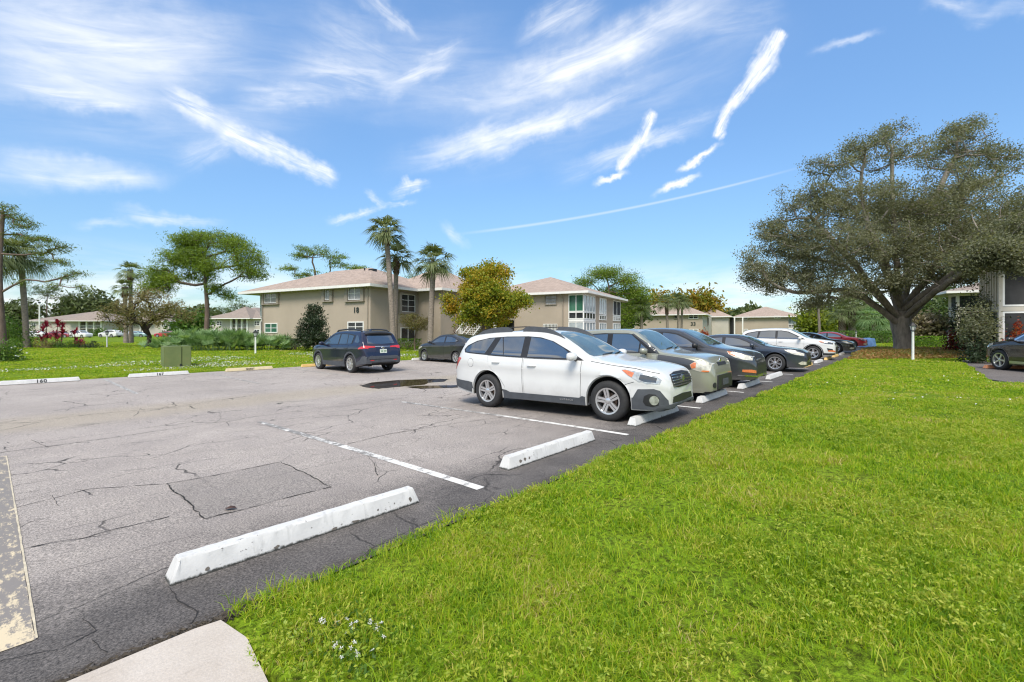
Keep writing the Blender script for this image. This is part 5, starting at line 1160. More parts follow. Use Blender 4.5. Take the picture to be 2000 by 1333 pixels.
# --- the big shade tree on the right (distance 30 m)
bl = at(1766, 30.0, .08); bl.z = .05
pm = lambda px, py, dy=0.0: ((px-1766)/F*(30.0+dy)*1.0+ (bl.x/30.0)*dy, dy, zpx(py, 30.0+dy)-bl.z)
def E(px, py, dy, rx, ry, rz, n):
    x, y, z = pm(px, py, dy); return (x, y, z, rx, ry, rz, n)
big_tr = [(0, 0, -.1, .74), (-.02, 0, .15, .60), (-.05, 0, .6, .52), (-.12, 0, 1.2, .51), (-.2, 0, 1.75, .55), (-.25, 0, 2.2, .56), (-.2, .05, 2.7, .46)]
ells = [E(1740, 300, 0, 2.4, 2.4, 1.0, 16), E(1735, 262, .4, 1.0, 1.3, .6, 8), E(1680, 290, -.4, 1.0, 1.2, .8, 8), E(1875, 300, .8, 2.6, 2.6, 1.5, 34), E(1885, 248, .6, 1.4, 1.6, .5, 10), E(1945, 330, 1.0, 1.5, 2.2, 1.3, 18), E(1610, 325, -.6, 1.5, 1.4, .4, 9),
        E(1590, 400, -.4, 2.0, 2.2, 1.2, 26), E(1700, 390, -1.4, 2.2, 2.0, 1.3, 26), E(1800, 400, -1.6, 2.2, 2.0, 1.3, 24), E(1560, 470, 0, 2.2, 2.8, 1.4, 36), E(1530, 540, .4, 2.0, 2.4, 1.1, 32), E(1465, 520, .2, .8, 1.2, 1.2, 12), E(1510, 450, .4, 1.0, 1.2, .9, 10),
        E(1650, 480, -2.6, 2.2, 1.6, 1.4, 30), E(1640, 560, -2.0, 2.2, 1.8, .8, 22), E(1760, 500, -3.0, 2.4, 1.5, 1.1, 26), E(1740, 550, -2.8, 1.7, 1.5, .7, 15), E(1850, 490, -2.2, 2.2, 1.8, 1.4, 30), E(1840, 545, -1.6, 1.9, 1.6, .7, 16),
        E(1940, 430, 0, 2.4, 2.8, 1.6, 34), E(1960, 470, -6, 1.6, 2.2, 1.0, 26), E(2010, 420, -5, 1.6, 2.4, 1.4, 26), E(1985, 510, -9.5, .9, 1.0, .45, 14), E(1900, 515, -8.5, 1.0, 1.0, .45, 14), E(1945, 490, -9.2, 1.3, 1.2, .5, 22), E(2000, 455, -8.5, 1.1, 1.4, .9, 20), E(2060, 520, 0, 2.0, 2.2, 1.0, 8), E(1720, 440, 3.0, 3.2, 2.0, 2.0, 34), E(1840, 430, 3.2, 3.0, 2.0, 2.2, 32), E(1580, 520, 3.0, 2.2, 1.8, 1.2, 20), E(1900, 530, -3, 1.4, 1.5, .6, 14), E(1590, 590, -.6, 1.2, 1.2, .5, 9), E(1880, 380, -2, 2.0, 2.0, 1.3, 22), E(1735, 430, 0, 8.2, 5.0, 3.9, 110), E(1800, 470, -1, 5.5, 3.5, 2.4, 60)]
lim = [[pm(1755, 640), pm(1728, 612, -.3), pm(1690, 582, -.5), pm(1640, 566, -.4), pm(1560, 572, 0)], [pm(1755, 630), pm(1715, 575, -1), pm(1655, 500, -1.4), pm(1590, 430, -.6)], [pm(1758, 620), pm(1735, 545, .4), pm(1700, 455, .6), pm(1680, 370, 0), pm(1690, 300, -.3)],
       [pm(1760, 610), pm(1752, 520, -1.0), pm(1745, 420, -1.0), pm(1742, 290, 0)], [pm(1768, 610), pm(1788, 510, .5), pm(1820, 400, .6), pm(1870, 300, .6)], [pm(1765, 615), pm(1770, 530, 1.5), pm(1775, 430, 2.4), pm(1790, 360, 2)], [pm(1774, 618), pm(1810, 545, -1.0), pm(1850, 480, -1.8), pm(1880, 400, -1.6)],
       [pm(1778, 630), pm(1815, 580, 0), pm(1870, 510, 0), pm(1940, 430, 0)], [pm(1776, 625), pm(1818, 578, -2.5), pm(1875, 535, -5), pm(1945, 500, -8.4)], [pm(1756, 632), pm(1720, 585, 1.2), pm(1650, 520, 2.4), pm(1580, 500, 2.6)], [pm(1760, 612), pm(1725, 500, -2.0), pm(1690, 420, -1.8)], [pm(1850, 500, -5), pm(1950, 470, -6), pm(2010, 430, -6)]]
ells = [e_[:6]+(int(e_[6]*2.0),) for e_ in ells]
tree('shade_tree', 'huge spreading shade tree with grey forked trunk standing in the brown ground-cover bed', bl, big_tr, ells, LF_big, bark('pale_grey_bark', (.27, .235, .20)), per=125, sprd=.28, ll=.122, lw=.068, seed=21, flat=.7, seg=.55, tip=.020, expo=.44, shell=.40, fork=4, sag=.03, limbs=lim, dpen=.30)

# --- pines
def pine(label, px, d, base_z, py_top, crowns, seed, leafm=LF_pine, tr_w=.25, lean=0.0, per=50, ll=.30, lw=.045, sprd=.30, name='pine_tree', tip=.02, group='pine trees around the buildings', topf=.72, flat=.45, expo=.46, dens=1.35):
    b = at(px, d, base_z); top = zpx(py_top, d)-base_z
    n = 7; tr = []
    for i in range(n+1):
        t = i/n; tr.append((lean*t*t+.10*math.sin(t*5+seed), .08*math.sin(t*4+seed*2), top*topf*t-.1*(i == 0), tr_w*(1-.55*t)*(1.25 if i == 0 else 1)))
    el = [((x-px)/F*d, dy, zpx(y, d)-base_z, rx, ry, rz, int(k*dens)) for (x, y, dy, rx, ry, rz, k) in crowns]
    return tree(name, label, b, tr, el, leafm, B_pine, per=per, sprd=sprd, ll=ll, lw=lw, seed=seed, flat=flat, seg=.7, tip=tip, expo=expo, up=.5, shell=.5, group=group, fork=3, sag=-.08)
pine('large round-topped pine standing behind the green utility box and palmettos', 402, 44, 0, 447,
     [(405, 466, 0, 2.4, 2.4, .8, 24), (362, 480, 0, 1.6, 2.0, .9, 18), (450, 478, 0, 1.8, 2.0, .9, 18), (340, 510, 0, 1.2, 1.8, 1.0, 14), (485, 510, 0, 1.5, 2.0, 1.1, 20), (400, 505, -1.6, 2.2, 1.2, .8, 18), (430, 525, -1.8, 2.0, 1.2, .7, 14), (370, 530, 1.4, 1.8, 1.5, .8, 12), (490, 535, .2, 1.2, 1.6, .6, 10),
      (310, 535, .2, 1.6, 1.4, .7, 14), (305, 560, 0, 1.6, 1.2, .8, 14), (345, 548, -.8, 1.2, 1.0, .5, 8), (425, 565, -.5, .8, .9, .5, 5), (440, 575, .3, .6, .6, .5, 4)], 31, tr_w=.27, per=96, topf=.62, dens=1.9, lw=.055, flat=.65, sprd=.36)
pine('tall pine at the left edge with long branches sweeping right behind the palm', 3, 31, -.02, 398,
     [(5, 415, 0, 1.6, 1.5, .7, 15), (40, 430, 0, 1.0, 1.2, .5, 9), (55, 445, 0, .7, .8, .4, 6), (75, 470, 0, .8, .9, .4, 7), (105, 475, -.5, .8, .8, .35, 7), (115, 485, .5, .7, .8, .4, 6), (60, 490, .8, .9, .8, .3, 6), (125, 515, 0, .5, .6, .25, 4), (100, 510, .4, .6, .6, .25, 4), (145, 535, 0, .6, .6, .2, 5), (110, 540, .4, .7, .6, .25, 5), (160, 563, 0, .6, .5, .15, 4), (120, 560, -.4, .6, .5, .2, 4), (25, 550, .6, .6, .6, .4, 4),
      (-40, 420, 0, 1.6, 1.6, .8, 10), (-50, 480, 0, 1.6, 1.6, .8, 8), (15, 455, .6, .8, .8, .5, 6)], 33, tr_w=.24, per=46, tip=.014, sprd=.22, ll=.22, lw=.035, leafm=leaf_mat('pine_needle_olive', [(.055, .09, .02), (.11, .155, .03), (.18, .23, .045), (.26, .26, .07)], .42, .4), topf=.93)
pine('umbrella pine behind the left part of the numbered building roof', 615, 68, 0, 478,
     [(610, 492, 0, 3.0, 2.0, .9, 22), (650, 502, 0, 1.9, 1.5, 1.0, 14), (560, 527, 0, 1.4, 1.2, .7, 9), (595, 535, .3, 2.2, 1.6, .7, 14), (655, 515, .3, 1.4, 1.2, .8, 9), (585, 502, 0, 1.2, 1.2, .7, 8), (640, 540, .2, 1.4, 1.2, .6, 8)], 35, tr_w=.3, per=50, ll=.36, lw=.07, sprd=.38)
pine('rounded bright green pine top just behind the roof peak', 700, 72, 0, 515, [(698, 524, 0, 2.0, 2.0, .6, 14), (720, 530, 0, 1.2, 1.2, .5, 8)], 36, tr_w=.28, per=60, ll=.36, lw=.08, sprd=.4)
pine('pale loose pine behind the roof between the palms and the orange tree', 835, 70, 0, 518, [(830, 530, 0, 2.4, 1.8, .8, 14), (868, 540, 0, 1.6, 1.5, .7, 9), (805, 540, 0, 1.4, 1.2, .6, 7)], 37, tr_w=.25, per=40, ll=.34, lw=.06, sprd=.35)
pine('broad pine beyond the right wing with yellow-green clumps', 1190, 66, 0, 518,
     [(1180, 535, 0, 2.8, 2.2, .9, 20), (1225, 548, 0, 1.9, 1.8, .9, 14), (1140, 552, 0, 1.4, 1.5, .6, 9), (1245, 575, 0, 1.8, 1.8, 1.3, 16), (1200, 570, 1, 2.8, 1.8, 1.2, 18), (1235, 605, 0, 1.6, 1.5, 1.5, 14), (1215, 630, .5, 1.8, 1.5, 1.4, 12)], 38, tr_w=.32, per=80, ll=.34, lw=.08, sprd=.55, dens=2.2, flat=.7, leafm=LF_pine)
pine('dark pine with two flat crowns behind the far left roof', 92, 180, -.2, 555, [(88, 570, 0, 6.4, 4, 2.8, 24), (125, 585, 0, 6.2, 4, 2.8, 22), (60, 600, 0, 5, 4, 3.6, 18)], 39, tr_w=.35, per=46, ll=.8, lw=.16, sprd=.8, leafm=LF_pined, tip=.03)
pine('small dark pine behind the roof left of the numbered building', 470, 150, -.2, 586, [(472, 598, 0, 3.4, 3, 2.0, 14), (460, 610, 0, 3.0, 3, 1.6, 10), (485, 612, 0, 2.4, 3, 2.0, 10)], 40, tr_w=.3, per=40, ll=.8, lw=.16, sprd=.8, leafm=LF_pined, tip=.03)
pine('small dark pine left of the other one above the distant roof', 440, 155, -.2, 598, [(440, 606, 0, 2.4, 2.4, 1.4, 10), (425, 612, 0, 2.0, 2, 1.2, 8)], 41, tr_w=.28, per=36, ll=.8, lw=.16, sprd=.8, leafm=LF_pined, tip=.03)

# --- fan palms
def fan(rng, c, d, R, nl, droop, wide=2.5, lw=.045):
    """one fan frond: leaflets from point c spread around direction d"""
    d = unit(d); side = unit(np.cross(d, np.array([0, 0, 1.])+rng.normal(size=3)*.1)); nrm = np.cross(side, d)
    V, Fc = [], []
    for i in range(nl):
        a = (i/(nl-1)-.5)*wide+rng.normal()*.04; r = R*(1-.28*abs(a)/wide*2*.8)*rng.uniform(.88, 1.06)
        dd = d*math.cos(a)+side*math.sin(a)+nrm*(.12+.16*abs(a)); dd = unit(dd); w_ = np.cross(dd, nrm); w_ = unit(w_)*lw
        p1 = c+dd*r*.55; p2 = c+dd*r+np.array([0, 0, -droop*r*rng.uniform(.6, 1.3)])
        o = len(V); V += [c-w_*.25, c+w_*.25, p1+w_*.5, p1-w_*.5, p2+w_*.08, p2-w_*.08]
        Fc += [(o, o+1, o+2, o+3), (o+3, o+2, o+4, o+5)]
    return V, Fc
def palm(label, px, d, base_z, py_crown, seed, r=.17, R=.85, nf=34, lean=(0, 0), boots=1.0, name='cabbage_palm', group='cabbage palms', leafm=LF_palm, drop=.35, up=0.15):
    rng = np.random.default_rng(seed); b = at(px, d, base_z); h = zpx(py_crown, d)-base_z
    root = empty(name, b, 0, label, 'palm', group)
    path, rad = [], []
    for i in range(15):
        t = i/14; path.append((lean[0]*t**1.4, lean[1]*t, h*t-.1*(i == 0))); rad.append(r*(1.25-.25*min(1, t*6))*(1+.03*math.sin(i*2.3))*(1-.12*t))
    tr = MB().tube(path, rad, 12).build('trunk', B_palm, root, smooth=True, sharp=60)
    # old leaf boots below the crown
    mb = MB(); top = np.array(path[-1])
    for i in range(int(46*boots)):
        t = i/46/boots; a = i*2.4; zz = h-.1-t*.95*boots; x0 = lean[0]*((zz/h)**1.4); y0 = lean[1]*zz/h; rr_ = r*.85
        p = Vector((x0+math.cos(a)*rr_, y0+math.sin(a)*rr_, zz)); mb.bar(p, p+Vector((math.cos(a)*.10, math.sin(a)*.10, .24)), .09, .03)
    mb.build('boots', B_boot, root)
    V, Fc = [], []; mbp = MB()
    for i in range(nf):
        a = i*2.39996+rng.normal()*.2; el_ = -.75+1.95*((i+.5)/nf)+rng.normal()*.12
        d0 = np.array([math.cos(a)*math.cos(el_), math.sin(a)*math.cos(el_), math.sin(el_)+up]); d0 = unit(d0)
        pl = R*rng.uniform(.62, .95); c = top+np.array([0, 0, -.05])+d0*pl+np.array([0, 0, -drop*.25*pl])
        mbp.tube([tuple(top), tuple((top+c)/2+np.array([0, 0, .06])), tuple(c)], [.022, .016, .012], 4)
        dd = unit(d0+np.array([0, 0, -.45-.2*(el_ < 0)]))
        v, f = fan(rng, c, dd, R*rng.uniform(.85, 1.1), 19, drop, 2.7, .06); o = len(V); V += v; Fc += [tuple(k+o for k in q_) for q_ in f]
    cr = raw_mesh('crown', np.array(V), np.array(Fc), leafm, root)
    mbp.build('petioles', leafm, cr)
    return root
palm('tall leaning palm in front of the numbered building, highest crown', 768, 31.5, .15, 452, 51, r=.19, R=.95, nf=34, lean=(-.56, .2))
palm('palm just behind the tallest one, dark brown boots below its crown', 772, 34, .18, 505, 52, r=.19, R=.98, nf=32, lean=(.08, 0), boots=1.3)
palm('palm standing alone right of the tall pair, wide drooping crown', 840, 31, .15, 512, 53, r=.20, R=1.05, nf=32, lean=(.22, .1), boots=.9)
palm('thick grey-trunked palm in the lawn near the left edge', 52, 36, 0, 500, 54, r=.20, R=1.35, nf=40, lean=(-.5, 0), boots=1.0, drop=.55)
palm('palm cut off by the left edge beside the tall pine trunk', -16, 34, 0, 500, 55, r=.19, R=1.3, nf=36, lean=(.2, 0), drop=.55)
palm('slim palm of the distant pair, taller right-hand crown', 256, 54, 0, 530, 56, r=.22, R=1.05, nf=26, lean=(-.1, 0), boots=1.2)
palm('slim palm of the distant pair, lower left-hand crown', 246, 53, 0, 562, 57, r=.22, R=.9, nf=22, lean=(-.15, 0), boots=1.2)
palm('bushy palm at the corner between the two far buildings', 1253, 66, 0, 603, 58, r=.24, R=1.25, nf=34, boots=.8)
palm('palm with long brown boots before the roof of building 33', 1304, 72, 0, 592, 59, r=.22, R=1.2, nf=30, lean=(-.2, 0), boots=2.0)
palm('left palm of the pair in front of the number 33', 1325, 74, 0, 590, 60, r=.2, R=1.15, nf=30, lean=(-.05, 0), boots=1.4)
palm('right palm of the pair in front of the number 33', 1331, 75, 0, 590, 61, r=.2, R=1.15, nf=30, lean=(.15, 0), boots=1.4)
palm('stout palm with shaggy trunk under the shade tree, behind the red sedan', 1645, 62, 0, 612, 62, r=.42, R=1.4, nf=34, boots=3)
palm('second stout shaggy palm under the shade tree, right of the first', 1664, 62, 0, 600, 63, r=.42, R=1.5, nf=34, boots=3)
palm('small pale palm close to the trunk of the shade tree', 1706, 58, 0, 625, 64, r=.2, R=1.5, nf=36, boots=1, leafm=LF_palmetto)

# --- palmetto thickets: fans straight from the ground
def palmetto(label, px, d, z, w, h, seed, n=60):
    rng = np.random.default_rng(seed); root = empty('palmetto', at(px, d, z), 0, label, 'shrub', 'palmetto thickets in front of the numbered building')
    V, Fc = [], []; mb = MB().box(-w, w, -w*.7, w*.7, -.12, -.03)
    for i in range(n):
        x, y = rng.uniform(-w, w), rng.normal()*w*.45; hh = h*rng.uniform(.45, 1.0)*math.sqrt(max(.1, 1-(x/w)**2*.7))
        a = rng.uniform(0, 2*PI); tilt = rng.uniform(.05, .5); c = np.array([x+math.cos(a)*tilt*hh, y+math.sin(a)*tilt*hh, hh*.78])
        mb.tube([(x, y, -.06), ((x+c[0])/2, (y+c[1])/2, hh*.45), tuple(c)], [.014, .011, .009], 4)
        d0 = unit(np.array([math.cos(a)*.6, math.sin(a)*.6, .75])+rng.normal(size=3)*.2)
        v, f = fan(rng, c, d0, .62*rng.uniform(.8, 1.2), 13, .05, 2.9, .06); o = len(V); V += v; Fc += [tuple(k+o for k in q_) for q_ in f]
    fr = raw_mesh('fronds', np.array(V), np.array(Fc), LF_palmetto, root)
    for f_ in ('stems',): mb.build(f_, LF_palmetto, fr)
palmetto('left end of the palmetto thicket, tallest silvery fans', 372, 31, .0, 1.5, 1.75, 71, 100)
palmetto('palmetto thicket right of the utility box', 425, 30.5, .0, 1.5, 1.7, 72, 100)
palmetto('palmetto thicket just left of the white lamp post', 470, 31, .0, 1.4, 1.55, 73, 90)
palmetto('darker palmetto thicket right of the white lamp post', 528, 31.5, .0, 1.5, 1.15, 74, 90)
palmetto('low palmetto clump behind the utility box at the foot of the pine', 330, 34, .0, 1.4, .8, 75, 60)

# --- shrubs and hedges
def shrub(name, label, px, d, z, w, dp, h, leafm, n, ll, lw, seed, cat='shrub', group=None, stems=True, boxy=False, barkm=None, rz=0.0, floor=.1):
    rng = np.random.default_rng(seed); root = empty(name, at(px, d, z) if not isinstance(px, tuple) else Vector((px[0], px[1], z)), rz, label, cat, group)
    if boxy:
        C = rng.uniform(-1, 1, (n, 3)); ax = rng.integers(0, 3, n); m_ = rng.random(n) < .75
        C[m_, ax[m_]] = np.sign(C[m_, ax[m_]])*rng.uniform(.82, 1.02, m_.sum()); C[:, 2] = C[:, 2]*.5+.5
        C = C*np.array([w, dp, h])
    else:
        k = max(8, n//45); lump = unit(rng.normal(size=(k, 3)))*rng.uniform(.45, .95, (k, 1)); lump[:, 2] = np.abs(lump[:, 2]*1.0)
        C = lump[rng.integers(0, k, n)]+rng.normal(size=(n, 3))*.17
        C = C*np.array([w, dp, h*.92]); C[:, 2] = np.abs(C[:, 2])+floor*h*rng.random(n)
    V, Fc = leaves_geo(C, ll, lw, rng, .25); raw_mesh('foliage', V, Fc, leafm, root)
    mb = MB(); rg = random.Random(seed)
    for i in range(9 if w < 3 else 22):
        x, y = rg.uniform(-w*.4, w*.4), rg.uniform(-dp*.4, dp*.4); mb.tube([(x*.4, y*.4, -.05), (x*.8, y*.8, h*.4), (x*1.4, y*1.4, h*.75)], [.03, .02, .008], 5)
    mb.build('stem', barkm or B_twig, root, smooth=True)
    return root
shrub('broad_shrub', 'rounded green shrub at the left edge behind the flowering one', 14, 36, 0, 2.0, 1.4, 2.5, LF_green, 4200, .14, .07, 81)
shrub('broad_shrub', 'tall yellow-green shrub beside the pine trunk at the left edge', -8, 39, 0, 1.6, 1.2, 3.2, LF_green, 2400, .16, .08, 82)
fs = shrub('flowering_shrub', 'small white-flowered shrub cut by the left edge near wheel stop 160', 4, 20.5, -.1, .95, .8, 1.3, LF_green, 2600, .10, .05, 83)
rng = np.random.default_rng(5); C = unit(rng.normal(size=(60, 3)))*np.array([.95, .8, 1.15]); C[:, 2] = np.abs(C[:, 2])*.95+.12
V, Fc = leaves_geo(C, .09, .07, rng); raw_mesh('blossoms', V, Fc, simple('white_petal', (.75, .75, .72), .6, .1, 20), fs)
def cordyline(label, px, d, seed, hs):
    rng = np.random.default_rng(seed); root = empty('cordyline_plant', at(px, d, 0), 0, label, 'plant', 'red-leaved plants by the left palm'); V, Fc = [], []; mb = MB()
    for (x, y, h) in hs:
        mb.tube([(x*.5, y*.5, -.05), (x*.8, y*.8, h*.5), (x, y, h)], [.03, .025, .02], 6)
        for i in range(34):
            a = rng.uniform(0, 2*PI); e = rng.uniform(-.2, 1.3); l = rng.uniform(.42, .72); dd = np.array([math.cos(a)*math.cos(e), math.sin(a)*math.cos(e), math.sin(e)])
            c = np.array([x, y, h-rng.uniform(0, .25)]); s_ = unit(np.cross(dd, [0, 0, 1]))*.05; m_ = c+dd*l*.55+np.array([0, 0, .03]); t_ = c+dd*l+np.array([0, 0, -.14]); o = len(V)
            V += [c-s_*.3, c+s_*.3, m_+s_, m_-s_, t_+s_*.1, t_-s_*.1]; Fc += [(o, o+1, o+2, o+3), (o+3, o+2, o+4, o+5)]
    raw_mesh('leaves', np.array(V), np.array(Fc), LF_red, root); mb.build('stem', B_twig, root, smooth=True)
cordyline('tall crimson-leaved plant beside the left palm', 84, 36, 91, [(0, 0, 1.6), (.25, .1, 1.1), (-.15, 0, .8), (.1, .2, 2.0)])
cordyline('tallest crimson-leaved plant in the middle of the group', 112, 36, 92, [(0, 0, 2.1), (.3, .1, 1.9), (-.25, .1, 1.2), (.1, -.1, .9), (.45, 0, 1.4)])
cordyline('single crimson rosette on a thin stem right of the group', 146, 37, 93, [(0, 0, 1.45), (.2, 0, .6)])
cordyline('low dark red plant at the right end of the group', 158, 35.5, 94, [(0, 0, .6), (-.3, 0, .45)])
shrub('low_shrub', 'low dull green shrub under the crimson plants, left', 92, 35, 0, 1.1, .6, .75, LF_oliv, 1300, .11, .05, 84)
shrub('low_shrub', 'low brownish shrub under the crimson plants, middle', 132, 35, 0, 1.2, .6, .75, LF_green, 1400, .11, .05, 85)
shrub('low_shrub', 'low dark shrub at the right end under the crimson plants', 176, 35, 0, .9, .6, .65, LF_dark, 1100, .11, .05, 86)
# crooked olive-pink tree
tree('crooked_tree', 'low crooked multi-stem tree with pinkish olive foliage left of the utility box', at(290, 38, 0), [(-.12, 0, -.1, .24), (-.02, 0, .25, .19), (.05, 0, .7, .17), (.1, 0, 1.1, .15)],
     [(-2.6, 0, 2.9, 1.2, 1.2, .8, 22), (-1.2, 0, 3.6, 1.4, 1.4, .9, 26), (.4, 0, 4.2, 1.3, 1.4, .8, 22), (1.6, 0, 3.4, 1.4, 1.4, .9, 26), (2.9, 0, 2.9, 1.0, 1.1, .8, 16), (-.4, -1, 2.9, 1.6, .9, .7, 22), (-1.8, .3, 2.0, .9, .9, .6, 12), (.2, 1.2, 3.2, 1.8, 1, .9, 20), (1.4, -.8, 2.4, 1.2, .8, .6, 14), (-.6, 0, 4.7, .6, .6, .4, 6)], LF_oliv, B_dark, per=48, sprd=.22, ll=.15, lw=.07, seed=101, tip=.016, expo=.5, seg=.4, sag=-.1)
# conical dark shrub tree
tree('conical_tree', 'dense dark green conical small tree against the numbered wall', at(613, 30.5, .1), [(0, 0, -.1, .09), (0, 0, .5, .07), (0, 0, 1.2, .06), (0, 0, 2.2, .04)],
     [(0, 0, 2.75, .42, .42, .55, 16), (0, 0, 2.1, .8, .8, .5, 34), (0, 0, 1.4, 1.1, 1.0, .5, 46), (0, 0, .85, 1.15, 1.0, .45, 42)], LF_dark, B_twig, per=62, sprd=.15, ll=.20, lw=.055, seed=102, tip=.01, seg=.3, shell=.5)
tree('ornamental_tree', 'small thin-trunked tree with yellow-olive crown between the palms', at(810, 33.5, .15), [(0, 0, -.1, .07), (-.02, 0, .5, .06), (.05, 0, 1.0, .055), (.1, 0, 1.4, .05)],
     [(0, 0, 2.0, 1.15, 1.0, .45, 44), (.3, 0, 1.7, .9, .9, .35, 24), (-.4, 0, 2.2, .7, .7, .35, 18)], LF_oliv, B_twig, per=46, sprd=.14, ll=.10, lw=.05, seed=103, tip=.008, seg=.3)
tree('autumn_maple', 'dense maple turning green to orange in front of the stairwell', at(944, 31, .1), [(0, 0, -.1, .15), (0, 0, .8, .12), (.02, 0, 1.5, .11), (0, 0, 2.2, .10), (.1, 0, 3.0, .08)],
     [(0, 0, 2.6, 2.5, 2.0, .9, 80), (.3, 0, 3.6, 2.5, 1.9, .9, 80), (.1, -.3, 4.5, 2.0, 1.6, .7, 54), (.3, 0, 5.2, 1.5, 1.2, .5, 26), (1.2, 0, 5.4, .5, .5, .5, 8), (.5, 0, 5.7, .9, .6, .4, 9), (-1.0, 0, 5.2, .6, .5, .4, 8), (2.4, 0, 3.4, .7, .8, .6, 14), (-2.2, 0, 3.2, .6, .8, .7, 14), (.3, -1.6, 3.4, 1.6, .6, 1.0, 40)], LF_maple, B_twig, per=92, sprd=.22, ll=.15, lw=.11, seed=104, tip=.012, seg=.4, shell=.5)
shrub('hedge', 'clipped dark hedge left of the conical tree', 572, 31.5, .1, 1.0, .5, .85, LF_dark, 1700, .10, .05, 111, 'hedge', boxy=True)
shrub('hedge', 'clipped yellow-green hedge under the window right of the navy SUV', 795, 34.5, .15, 1.1, .4, .75, LF_hedge, 1500, .10, .05, 112, 'hedge', boxy=True, rz=math.radians(-28))
shrub('hedge', 'short hedge at the wall right of the lone palm', 862, 35.5, .15, .9, .35, .6, LF_green, 1000, .10, .05, 113, 'hedge', boxy=True)
shrub('broad_shrub', 'dark reddish shrub beside the stair railing', 884, 35.5, .1, .45, .45, 1.4, LF_redsh, 700, .16, .06, 114)
# background broadleaf masses
def bg_tree(label, px, d, z, py_top, w, leafm, seed, n=60, per=40, name='background_tree', lo=.25, ll=None, barkm=B_twig, group=None):
    h = zpx(py_top, d)-z; ll = ll or .009*d
    tr = [(0, 0, -.2, .02*h+.05), (0, 0, h*.2, .016*h+.04), (.02*h, 0, h*.45, .012*h+.03)]
    el = [(0, 0, h*.62, w*.8, w*.7, h*.36, n//2), (-w*.4, 0, h*.5, w*.55, w*.5, h*.3, n//4), (w*.42, 0, h*.55, w*.5, w*.5, h*.28, n//4)]
    return tree(name, label, at(px, d, z), tr, el, leafm, barkm, per=per, sprd=.011*d, ll=ll, lw=ll*.5, seed=seed, tip=.01+.0002*d, seg=max(.6, h*.09), shell=.5, group=group)
bg_tree('dark rounded tree right behind the far left roof', 182, 185, -.3, 575, 10, LF_far, 121, 90, 46)
bg_tree('dark tree between the far left roof and the twin palms', 150, 190, -.3, 588, 8.5, LF_far, 122, 70)
bg_tree('dark tree low behind the left palm trunk', 30, 175, -.2, 590, 8.0, LF_far, 123, 60)
bg_tree('leafy tree behind the pine trunk at the foot of the distant roof', 375, 60, 0, 612, 2.4, LF_green, 124, 50)
bg_tree('orange-leaved tree behind the left roof of building 33', 1278, 104, -.3, 566, 4.2, LF_orange, 125, 70, 44)
bg_tree('yellow-orange tree behind the middle roof of building 33', 1330, 108, -.3, 567, 4.6, LF_orange, 126, 80, 44)
bg_tree('bright orange tree behind building 33, rightmost of its group', 1372, 106, -.3, 566, 3.8, LF_orange, 127, 80, 44)
bg_tree('green tree filling the gap left of building 33', 1228, 80, -.2, 560, 3.6, LF_pined, 128, 70, 44)
bg_tree('yellow-green bamboo clump right of building 33', 1592, 78, -.1, 600, 2.6, LF_bamboo, 129, 70, 44, 'bamboo_clump')
bg_tree('tall green tree behind the wooden utility pole', 1618, 92, -.1, 588, 4.2, LF_pined, 130, 70, 44)
bg_tree('green tree behind the stout shaggy palms', 1668, 90, -.1, 580, 4.5, LF_pined, 131, 70, 44)
bg_tree('grey-green tree left of the shade tree trunk', 1716, 84, -.1, 598, 4.2, LF_palm, 132, 70, 44)
bg_tree('bushy tree right of the shade tree trunk in the far background', 1800, 80, -.1, 590, 3.6, LF_pined, 133, 60, 44)
bg_tree('bright feathery tree by the eave of the right-hand building', 1846, 90, -.1, 548, 4.5, LF_pined, 134, 60, 36)
bg_tree('small pinkish-beige flowering tree right of the lamp post', 1818, 44, 0, 612, 1.9, LF_beige, 135, 60, 46, 'flowering_tree')
bg_tree('tall thin-leaved shrub tree hiding the right-hand building, left part', 1905, 24, .1, 560, 1.05, LF_dark, 136, 60, 46, 'wall_shrub', ll=.14)
bg_tree('tall dark shrub tree in front of the big right-hand windows', 1952, 23, .1, 545, 1.15, LF_big, 137, 70, 50, 'wall_shrub', ll=.14)
bg_tree('leafy dark shrub tree close in front of the cream louvred porch', 1908, 20.6, .1, 585, .62, LF_big, 150, 50, 60, 'wall_shrub', ll=.12)
bg_tree('dark shrub tree behind the bonnet of the dark SUV', 1935, 22.6, .1, 590, .9, LF_dark, 138, 50, 46, 'wall_shrub', ll=.13)
shrub('wall_shrub', 'low dark leafy shrub at the foot of the tall ones by the dark SUV', 1908, 20.3, .08, .75, .6, 1.5, LF_dark, 1700, .12, .06, 151)
shrub('red_shrub', 'dark shrub with crimson leaves at the corner of the right-hand building', 1876, 27, .05, 1.0, .7, 1.6, LF_redsh, 2600, .13, .07, 139)
shrub('red_shrub', 'red croton above the bonnet of the dark SUV', 1990, 21.5, .5, .5, .4, 1.35, leaf_mat('croton_leaf', [(.20, .015, .01), (.32, .03, .012), (.36, .08, .02), (.12, .12, .02)], .35, 2), 800, .12, .06, 140)
shrub('hedge', 'long clipped light green hedge behind the lamp post, front row', 1838, 36, 0, 2.6, .5, .75, LF_hedge, 3200, .11, .06, 141, 'hedge', boxy=True)
shrub('hedge', 'long clipped light green hedge behind the lamp post, back row', 1822, 41, .05, 2.4, .5, .95, LF_hedge, 2600, .12, .06, 142, 'hedge', boxy=True)
shrub('hedge', 'wide dark green hedge behind the red sedan', 1672, 56, -.05, 4.0, .8, 1.5, LF_green, 3600, .2, .1, 143, 'hedge', boxy=True)
shrub('hedge', 'wide hedge between the tarpaulin and the shade tree trunk', 1725, 53, -.05, 2.6, .8, 1.4, LF_green, 2600, .2, .1, 144, 'hedge', boxy=True)
